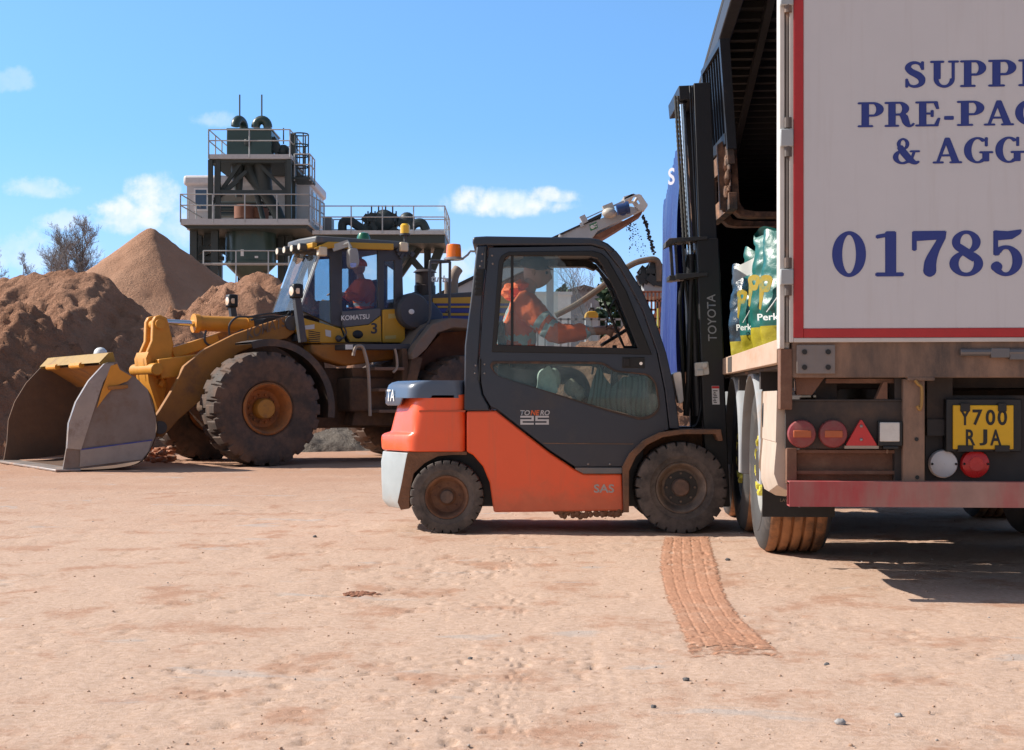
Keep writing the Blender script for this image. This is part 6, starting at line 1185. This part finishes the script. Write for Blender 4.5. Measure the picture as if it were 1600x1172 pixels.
# lower deck
m = MB(); pbox(m, 282, 483, 342, 351, 0, 6.5); ld_ = obj('lower_deck', m, deckm, pt)
a, b, e = pp_(282, 342), pp_(483, 342), pp_(497, 362, 2.2); rail('handrail', [a, b], 1.05, ld_); rail('handrail', [a, a + Vector((0, 6, 0))], 1.05, ld_); rail('handrail', [b, b + Vector((.35, 2.2, -.1))], 1.05, ld_, .8)
m = MB(); m.prism([(pp_(x, y, .2).x, pp_(x, y, .2).z) for x, y in ((284, 351), (482, 351), (470, 372), (430, 380), (340, 394), (318, 382))], 4.0, 6.2); m.prism([(pp_(x, y, .2).x, pp_(x, y, .2).z) for x, y in ((284, 351), (482, 351), (478, 357), (292, 357))], .2, 3.9); obj('deck_understructure', m, gsteel, ld_)
m = MB()
for px in (303, 311, 325, 336): m.beam(pp_(px, 356, 1.0 + (px % 3)), pp_(px, 700, 1.0 + (px % 3)), .30, .30)
for (x0, y0, x1, y1) in ((304, 408, 342, 382), (306, 398, 336, 372), (300, 404, 350, 404), (300, 430, 336, 452), (312, 388, 350, 388)): m.beam(pp_(x0, y0, .9 + y0 * .002), pp_(x1, y1, .9 + y0 * .002), .18, .18)
for px in (440, 452): m.beam(pp_(px, 352, 3), pp_(px, 700, 3), .3, .3)
obj('support_leg', m, gsteel, pt)
m = MB(); c = pp_(392, 414, 2.2); rad = (pp_(431, 380, 2.2) - pp_(353, 380, 2.2)).length / 2; h_ = pp_(392, 358, 2.2).z - c.z; m.lathe([(.2, -.9), (rad * .96, -.05), (rad, 0), (rad * 1.03, .02), (rad * 1.03, .1), (rad, .12), (rad, h_), (.1, h_)], c, 'z', 40); tk = obj('tank', m, gvess, pt, ang=30)
m = MB(); pbox(m, 376, 380.5, 390, 400, .05, .10); pbox(m, 398, 403, 400, 403, .05, .12); obj('tank_label', m, whitem, tk)
m = MB(); c = pp_(382, 342, 2.0); m.lathe([(.45, 0), (.45, .55), (.38, .6), (.001, .62)], c, 'z', 20); c = pp_(405, 342, 2.3); m.lathe([(.42, 0), (.42, .45), (.001, .5)], c, 'z', 20); obj('rust_drum', m, rustv, pt)
m = MB(); 
for y in (318, 326, 334): m.cyl(pp_(336, y, 2.5), pp_(430, y, 2.5), .10, 8)
obj('cross_pipe', m, gsteel, pt)
m = MB(); pbox(m, 300, 470, 412, 414, -.2, 0); g_ = obj('ground_walkway', m, galv, pt); a, b = pp_(318, 436, -.3), pp_(470, 436, -.3); rail('handrail', [a, b], 1.2, g_, 1.5)
# pump platform on the right
m = MB(); pbox(m, 488, 696, 360, 366, .8, 5.5); rd = obj('pump_deck', m, deckm, pt); m = MB(); pbox(m, 490, 695, 367, 380, 1.0, 5.3); obj('deck_beam', m, gsteel, rd)
a, b = pp_(500, 360, .8), pp_(695, 360, .8); rail('handrail', [a, b, b + Vector((0, 4.5, 0))], 1.05, rd); rail('handrail', [a + Vector((0, 4.6, 0)), b + Vector((0, 4.6, 0))], 1.05, rd)
m = MB()
for (x0, y0, x1, y1) in ((668, 378, 668, 700), (694, 378, 672, 430), (690, 378, 668, 432), (560, 378, 560, 700), (628, 388, 664, 428), (660, 380, 625, 430), (655, 386, 632, 416), (600, 378, 600, 700)): m.beam(pp_(x0, y0, 1.5 + x0 * .002 + y1 * .0013), pp_(x1, y1, 1.5 + x0 * .002 + y1 * .0013), .30, .30)
m.beam(pp_(640, 378, 2.5), pp_(612, 420, 2.5), .9, .7); obj('support_leg', m, gsteel, pt)
m = MB()
for pts in ([(535, 360), (536, 348), (546, 345), (556, 351), (566, 358)], [(622, 352), (630, 346), (638, 346), (640, 358)], [(642, 356), (650, 349), (660, 349), (666, 360)], [(566, 358), (580, 356), (600, 357)]): m.tube(catmull([pp_(x, y, 2.2) for x, y in pts], 5), .20, 10)
ps = obj('suction_pipe', m, gsteel, rd)
m = MB()
for i in range(46): x, y = 572 + 46 * rq.random(), 334 + 25 * rq.random(); m.cbox(pp_(x, y + 6 * abs(x - 597) / 25, 2 + 1.5 * rq.random()), (.25 + .35 * rq.random(), .4, .2 + .3 * rq.random()), Matrix.Rotation(rq.random(), 3, 'Y'))
for i in range(9): x = 575 + 5.5 * i; m.cyl(pp_(x, 352, 2), pp_(x, 330 - 9 * (i % 2), 2), .035, 5)
m.ball(pp_(600, 345, 2.2), .5, 14, 10); m.ball(pp_(636, 344, 2.4), .36, 12, 8); obj('pump_engine', m, gsteel, rd)
m = MB(); pbox(m, 504, 518, 340, 361, 2.5, 3.4); obj('switch_box', m, M('grey_switch_box', (.2, .2, .21), .5), rd)
# cabin on the platform behind
CB = Frame((Ax(390, 64), 66.5, 0)); cb = thing('control_cabin', 'pale grey portable control cabin standing behind the green plant tower', 'cabin', CB)
def cq(px, py, y=-2.5): return CB.at(px, py, 1, y)
a, b = cq(292, 345), cq(484, 288); m = MB(); m.box(a.x, b.x, -2.5, 2.2, a.z - .4, b.z + .05); obj('wall', m, cabm, cb)
a, b = cq(287, 290), cq(488, 274); m = MB(); m.box(a.x, b.x, -2.62, 2.4, a.z, b.z); obj('roof', m, M('pale_cabin_roof', (.58, .58, .6), .5), cb, bev=.12)
a, b = cq(306, 327, -2.5), cq(323, 297, -2.5); m = MB(); m.box(a.x - .08, b.x + .08, -2.56, -2.5, a.z - .08, b.z + .08); wf = obj('window', m, M('white_window_frame', (.7, .7, .71), .5), cb); m = MB(); m.box(a.x, b.x, -2.575, -2.56, a.z, b.z); obj('pane', m, winm, wf)
xr = cq(484, 300).x; zb, zt_ = cq(300, 340).z, cq(300, 294).z
for y0 in (-1.9, -.6, .7): m = MB(); m.box(xr, xr + .05, y0, y0 + 1.0, zb, zt_); wf = obj('window', m, M('white_window_frame', (.7, .7, .71), .5), cb); m = MB(); m.box(xr + .05, xr + .065, y0 + .08, y0 + .92, zb + .08, zt_ - .08); obj('pane', m, winm, wf)
m = MB(); a, b = cq(345, 340, -2.5), cq(400, 305, -2.5); m.box(a.x, b.x, -2.54, -2.5, a.z, b.z); obj('door', m, M('brown_cabin_door', (.24, .21, .17), .6), cb)
m = MB()
for px in (330, 390, 478): c = cq(px, 345, 0); m.beam((c.x, -2, 0), (c.x, -2, c.z), .3, .3); m.beam((c.x, 1.8, 0), (c.x, 1.8, c.z), .3, .3)
obj('support_frame', m, gsteel, cb)

# ================================================================ conveyor tipping gravel
CV = Frame((Ax(870, 40), 40, 0)); cv = thing('conveyor', 'grey inclined conveyor tipping gravel off its head above the forklift cab', 'conveyor', CV)
def cp(px, py, y=0): return CV.at(px, py, 1, y)
def cpoly(P, y=0): return [(cp(a, b, y).x, cp(a, b, y).z) for a, b in P]
lightg = M('light_grey_panel', (.42, .44, .46), .5, dirt=.12, dcol=(.35, .25, .2), ds=1.2); m = MB(); m.prism(cpoly([(560, 527), (860, 374), (910, 351), (940, 341), (985, 322), (1003, 326), (985, 338), (934, 361), (925, 373), (560, 545)]), 0, .1); m.prism(cpoly([(560, 527), (860, 374), (910, 351), (960, 335), (985, 338), (925, 373), (560, 545)]), 1.1, 1.2); obj('side_panel', m, lightg, cv, bev=.02)
m = MB(); m.prism(cpoly([(560, 519), (862, 371), (909, 349.5), (909, 352), (862, 375), (560, 527)]), -.05, 1.2); m.prism(cpoly([(912, 347), (940, 333), (940, 338), (912, 351)]), -.05, 1.2); obj('belt', m, blackp, cv)
m = MB(); m.prism(cpoly([(900, 385), (925, 370), (960, 352), (1004, 329), (1003, 334), (965, 358), (925, 382), (910, 392), (560, 560), (560, 548)]), .1, 1.1); obj('return_belt', m, M('rust_stained_belt', (.20, .085, .05), .8, dirt=.4), cv)
m = MB(); m.prism(cpoly([(974, 311), (986, 304), (1000, 305), (1011, 320), (1008, 327), (1000, 331), (993, 324), (1000, 318), (994, 308), (986, 309), (976, 316)]), -.1, .0); m.prism(cpoly([(974, 311), (986, 304), (1000, 305), (1011, 320), (1008, 327), (1000, 331), (993, 324), (1000, 318), (994, 308), (986, 309), (976, 316)]), 1.2, 1.3); m.prism(cpoly([(974, 308), (990, 303), (992, 305), (976, 312)]), -.1, 1.3); m.beam(cp(1000, 305, 0), cp(1010, 320, 0), .06, .06); m.beam(cp(1010, 320, 0), cp(1010, 320, 0) + Vector((0, 1.3, 0)), .07, .07); m.beam(cp(998, 305, 0), cp(998, 305, 0) + Vector((0, 1.3, 0)), .07, .07); obj('head_guard', m, M('white_head_guard', (.62, .60, .56), .5, dirt=.2), cv)
m = MB(); m.cyl(cp(964, 328, -.5), cp(981, 324, -.5), .15, 16); m.cyl(cp(978, 325, -.5), cp(983, 324, -.5), .18, 16); m.cyl(cp(973, 330, -.55), cp(973, 326, -.1), .13, 12); obj('drive_motor', m, M('blue_motor', (.02, .05, .16), .4, dirt=.2), cv)
m = MB(); m.ball(cp(952, 333, -.25), .19, 12, 8, (1.1, 1, .8)); m.beam(cp(943, 328, -.1), cp(958, 322, -.1), .3, .2); obj('gearbox', m, M('cream_gearbox', (.5, .46, .4), .5, dirt=.3), cv)
m = MB(); m.beam(cp(908, 345, -.05), cp(916, 341, -.05), .25, .22); m.beam(cp(908, 348, -.05), cp(910, 354, -.05), .12, .1); m.cyl(cp(875, 371, -.1), cp(876, 367, -.1), .05, 8); m.beam(cp(916, 341, .3), cp(985, 309, .3), .03, .03); m.beam(cp(938, 331, 0), cp(980, 313, 0), .03, .03); obj('belt_frame', m, lightg, cv)
m = MB(); m.prism(cpoly([(921, 351.5), (932, 346.5), (934, 356), (923, 361)]), -.012, 0); sg_ = obj('sign', m, M('green_sign', (.02, .20, .07), .5), cv); m = MB(); m.ball(cp(925.5, 354.5, -.012), .06, 10, 6, (1, .15, 1)); m.beam(cp(928, 356, -.015), cp(932, 349, -.015), .02, .03); m.beam(cp(928, 350, -.015), cp(932, 355, -.015), .02, .03); obj('sign_mark', m, whitem, sg_)
m = MB()
for px, py in ((640, 500), (760, 440), (860, 390)): a = cp(px, py, .1); m.beam((a.x, .1, 0), a, .18, .18); m.beam((a.x, 1.1, 0), a + Vector((0, 1, 0)), .18, .18)
obj('trestle_leg', m, lightg, cv)
m = MB()
for i in range(320):
    t = rq.random(); near = rq.random() < .45; px = 1001 + 20 * t ** .6 + rq.gauss(0, 1.2) if near else 983 + 34 * rq.random() * (.3 + .7 * t); py = 336 + 62 * t if near else 342 + 60 * t ** .8
    if not near and rq.random() < .3: px = 983 + rq.gauss(0, 2); py = 343 + 18 * t
    q = W(px, py, 40.5 + rq.gauss(0, .15)); lump(m, q, (.008 + .020 * rq.random() ** 2) * (1.5 if near else .9), (1, 1, 1), 6, 4, i)
tag(obj('falling_gravel', m, M('dark_wet_gravel', (.03, .03, .032), .8), recalc=False), 'dark gravel falling from the head of the conveyor', None, None, 'stuff')

# ================================================================ screening machine right of the cab
SC = Frame((Ax(1010, 38), 38, 0)); sm = thing('screening_machine', 'black and rust red screening machine between the forklift cab and blue curtain', 'machine', SC)
def sp_q(px, py, y=0): return SC.at(px, py, 1, y)
brick = M('rust_red_frame', (.36, .13, .07), .75, dirt=.35)
m = MB(); m.tube(catmull([sp_q(x, y, .2) for x, y in ((868, 493), (900, 476), (935, 452), (962, 430), (990, 412), (1012, 406), (1024, 406), (1029, 414), (1029, 440))], 6), .085, 10); obj('discharge_pipe', m, M('brown_pipe', (.13, .095, .07), .7, dirt=.4), sm)
m = MB()
for i in range(40): m.cbox(sp_q(1000 + 40 * rq.random(), 414 + 26 * rq.random(), .3 + .8 * rq.random()), (.14 + .2 * rq.random(), .3, .1 + .2 * rq.random()), Matrix.Rotation(rq.random() * 2, 3, 'Y'))
obj('engine', m, black, sm)
m = MB(); a, b = sp_q(1008, 462), sp_q(1045, 436); m.box(a.x, b.x, .3, 1.6, a.z, b.z); obj('grey_hopper', m, lightg, sm)
m = MB()
for px in range(1000, 1046, 6): m.beam(sp_q(px, 456), sp_q(px, 660), .05, .05)
for py in range(456, 660, 14): m.beam(sp_q(998, py), sp_q(1046, py), .05, .05)
m.beam(sp_q(996, 520), sp_q(1046, 470), .12, .1); obj('mesh_frame', m, brick, sm)
m = MB()
for px in (998, 1030, 1046): m.beam(sp_q(px, 440, 1.2), (sp_q(px, 440, 1.2).x, 1.2, 0), .14, .14)
obj('support_leg', m, gsteel, sm)
# ================================================================ far buildings and greenery behind the cab
def building(name, label, cat, px0, px1, py_top, Y, D, wall, roofm, gable=False, extra=None):
    x0, x1, z1 = Ax(px0, Y), Ax(px1, Y), Az(py_top, Y); xc = (x0 + x1) / 2; hw_ = (x1 - x0) / 2; t = thing(name, label, cat, None, None, (xc, Y + D / 2, 0))
    m = MB(); m.box(-hw_, hw_, -D / 2, D / 2, 0, z1); w_ = obj('wall', m, wall, t)
    m = MB()
    if gable: m.prism([(-hw_ - .2, z1), (hw_ + .2, z1), (0, z1 + hw_ * .35)], -D / 2 - .2, D / 2 + .2)
    else: m.box(-hw_ - .05, hw_ + .05, -D / 2 - .05, D / 2 + .05, z1, z1 + .12)
    obj('roof', m, roofm, t); m = MB(); m.box(-hw_ * .3, hw_ * .2, -D / 2 - .03, -D / 2, .1, 2.1); obj('door', m, M('plain_door', (.25, .27, .3), .5), t); return t
building('storage_container', 'white storage container seen through the forklift window beyond the driver', 'container', 818, 892, 461, 52, 6, M('white_cladding', (.75, .76, .74), .5), M('white_roof', (.7, .7, .7), .5))
building('shed', 'grey gabled shed with dark roof seen through the forklift window', 'shed', 885, 940, 455, 72, 8, M('grey_shed_wall', (.25, .26, .30), .6), M('brown_roof', (.10, .08, .075), .7), True)
fm_ = M('rail_fence', (.35, .34, .33), .6); m = MB(); Y = 44
for py in (499, 512): m.beam(W(840, py, Y), W(985, py, Y), .06, .06)
for px in range(840, 986, 12): a = W(px, 497, Y); m.beam((a.x, Y, 0), a, .06, .06)
tag(obj('rail_fence', m, fm_), 'pale post and rail fence behind the forklift cab', 'fence')
TK = Frame((Ax(924, 46), 46, 0)); tk_ = thing('compact_loader', 'tiny yellow machine with a cab seen through the forklift side window', 'loader', TK)
def tq(px, py, y=0): return TK.at(px, py, 1, y)
m = MB(); m.prism([(tq(x, y).x, tq(x, y).z) for x, y in ((914, 497), (915, 489), (920, 487), (930, 487), (934, 491), (934, 497))], -.3, .6); obj('body', m, yel_p, tk_, bev=.03)
m = MB(); m.frame([(tq(x, y).x, tq(x, y).z) for x, y in ((919, 488), (921, 481), (928, 481), (930, 488))], [[(tq(x, y).x, tq(x, y).z) for x, y in ((921, 487), (922.5, 482.5), (927, 482.5), (928, 487))]], -.2, .5); obj('cab', m, grey_d, tk_)
m = MB(); a = tq(924, 497); m.box(a.x - .2, a.x + .22, -.2, .5, 0, a.z); m.cyl(tq(924, 481), tq(924, 474), .02, 6); obj('plinth', m, lightg, tk_)
leafm = M('dark_evergreen_leaf', (.030, .055, .020), .6, var=.35, ds=1.5); barkm = M('grey_brown_bark', (.085, .07, .062), .9); twigm = M('grey_twig', (.24, .215, .205), .9)
def bush(label, px0, px1, py_top, Y, n=2600, seed=1):
    x0, x1, z1 = Ax(px0, Y), Ax(px1, Y), Az(py_top, Y); xc, hw_ = (x0 + x1) / 2, (x1 - x0) / 2; r_ = random.Random(seed); t = thing('evergreen_bush', label, 'bush', None, None, (xc, Y, 0))
    m = MB(); m.tube([(0, 0, 0), (.05, 0, z1 * .5), (0, 0, z1 * .9)], [.14, .09, .03], 7)
    for k_ in range(8): a = r_.random() * 6.28; z0 = z1 * (.1 + .6 * r_.random()); m.tube([(0, 0, z0), (math.cos(a) * hw_ * .7, math.sin(a) * hw_ * .7, z0 + .6)], [.05, .015], 5)
    obj('trunk', m, barkm, t); m = MB(); cl = [Vector(((r_.random() - .5) * 1.5 * hw_, (r_.random() - .5) * 1.5 * hw_, z1 * (.1 + .85 * r_.random()))) for _ in range(26)]
    for i in range(n):
        c = cl[i % 26] + Vector((r_.gauss(0, .30), r_.gauss(0, .30), r_.gauss(0, .32))) * hw_ * .75
        if c.z > z1: c.z = z1 - r_.random() * .4
        d = Vector((r_.gauss(0, 1), r_.gauss(0, 1), r_.gauss(0, 1))).normalized(); e = d.orthogonal().normalized(); s_ = .07 + .07 * r_.random(); m.add([c - e * s_, c + d * s_ * 1.6, c + e * s_, c - d * s_], [(0, 1, 2, 3)])
    obj('crown', m, leafm, t, recalc=False, smooth=False)
bush('dark green bush behind the shed, seen through the front of the cab window', 934, 990, 436, 58, 2600, 3); bush('green bush showing between the driver and the white container', 836, 884, 446, 62, 1800, 6)
bush('low dark bush to the right of the grey shed behind the fence', 925, 962, 482, 50, 1200, 9)
def bare_tree(label, px, py_top, Y, width, seed, leaders=1, depth=5, grp=None, lean=0):
    r_ = random.Random(seed); H = Az(py_top, Y); t = thing('bare_tree', label, 'tree', None, grp, (Ax(px, Y), Y, 0)); tm_, cm_ = MB(), MB()
    def grow(p, d, L, r0, lv):
        n = 5; pts = [p.copy()]; q = p.copy(); dd = d.copy()
        for i in range(n): dd = (dd + Vector((r_.gauss(0, .07), r_.gauss(0, .07), .10 if lv else .03))).normalized(); q = q + dd * L / n; pts.append(q.copy())
        rs = [r0 * (1 - .88 * i / n) for i in range(n + 1)]; (tm_ if lv < 1 else cm_).tube(pts, rs, 6 if lv < 2 else 3, False)
        if lv >= depth: return
        K = (24, 8, 5, 3, 3)[min(lv, 4)]
        for k_ in range(K):
            f_ = (.38 if lv == 0 else .15) + (.60 if lv == 0 else .83) * (k_ + r_.random()) / K; i = min(int(f_ * n), n - 1); o_ = pts[i].lerp(pts[i + 1], f_ * n - i); ax_ = dd.orthogonal().normalized(); ax_.rotate(Matrix.Rotation(r_.random() * 6.283, 3, dd)); ang = R(30 + 26 * r_.random()); nd = (dd * math.cos(ang) + ax_ * math.sin(ang)).normalized()
            l2 = width * .34 * (1.0 - .45 * max(0, f_ - .7) / .3) * (.7 + .5 * r_.random()) if lv == 0 else L * (.42 + .2 * r_.random()); grow(o_, nd, l2, max(r0 * (.34 if lv == 0 else .5) * (1 - .4 * f_), .015 * Y / 140), lv + 1)
    for k_ in range(leaders):
        a = (k_ - (leaders - 1) / 2); grow(Vector((a * width * .055, r_.gauss(0, .5), 0)), Vector((a * .022 + lean + r_.gauss(0, .015), r_.gauss(0, .04), 1)).normalized(), H * (1.0 - .02 * a * a), .010 * H, 0)
    obj('trunk', tm_, barkm, t, recalc=False); obj('crown', cm_, twigm, t, recalc=False)
bare_tree('tall bare winter tree with several upright stems left of the sand cone', 116, 346, 140, 6.4, 12, 7, 4)
bare_tree('small bare winter tree at the far left edge beyond the mound', 16, 398, 150, 4.2, 9, 2, 4)
bare_tree('dark bare tree behind the shed roof seen through the cab window', 928, 412, 66, 4.5, 15, 1, 3)
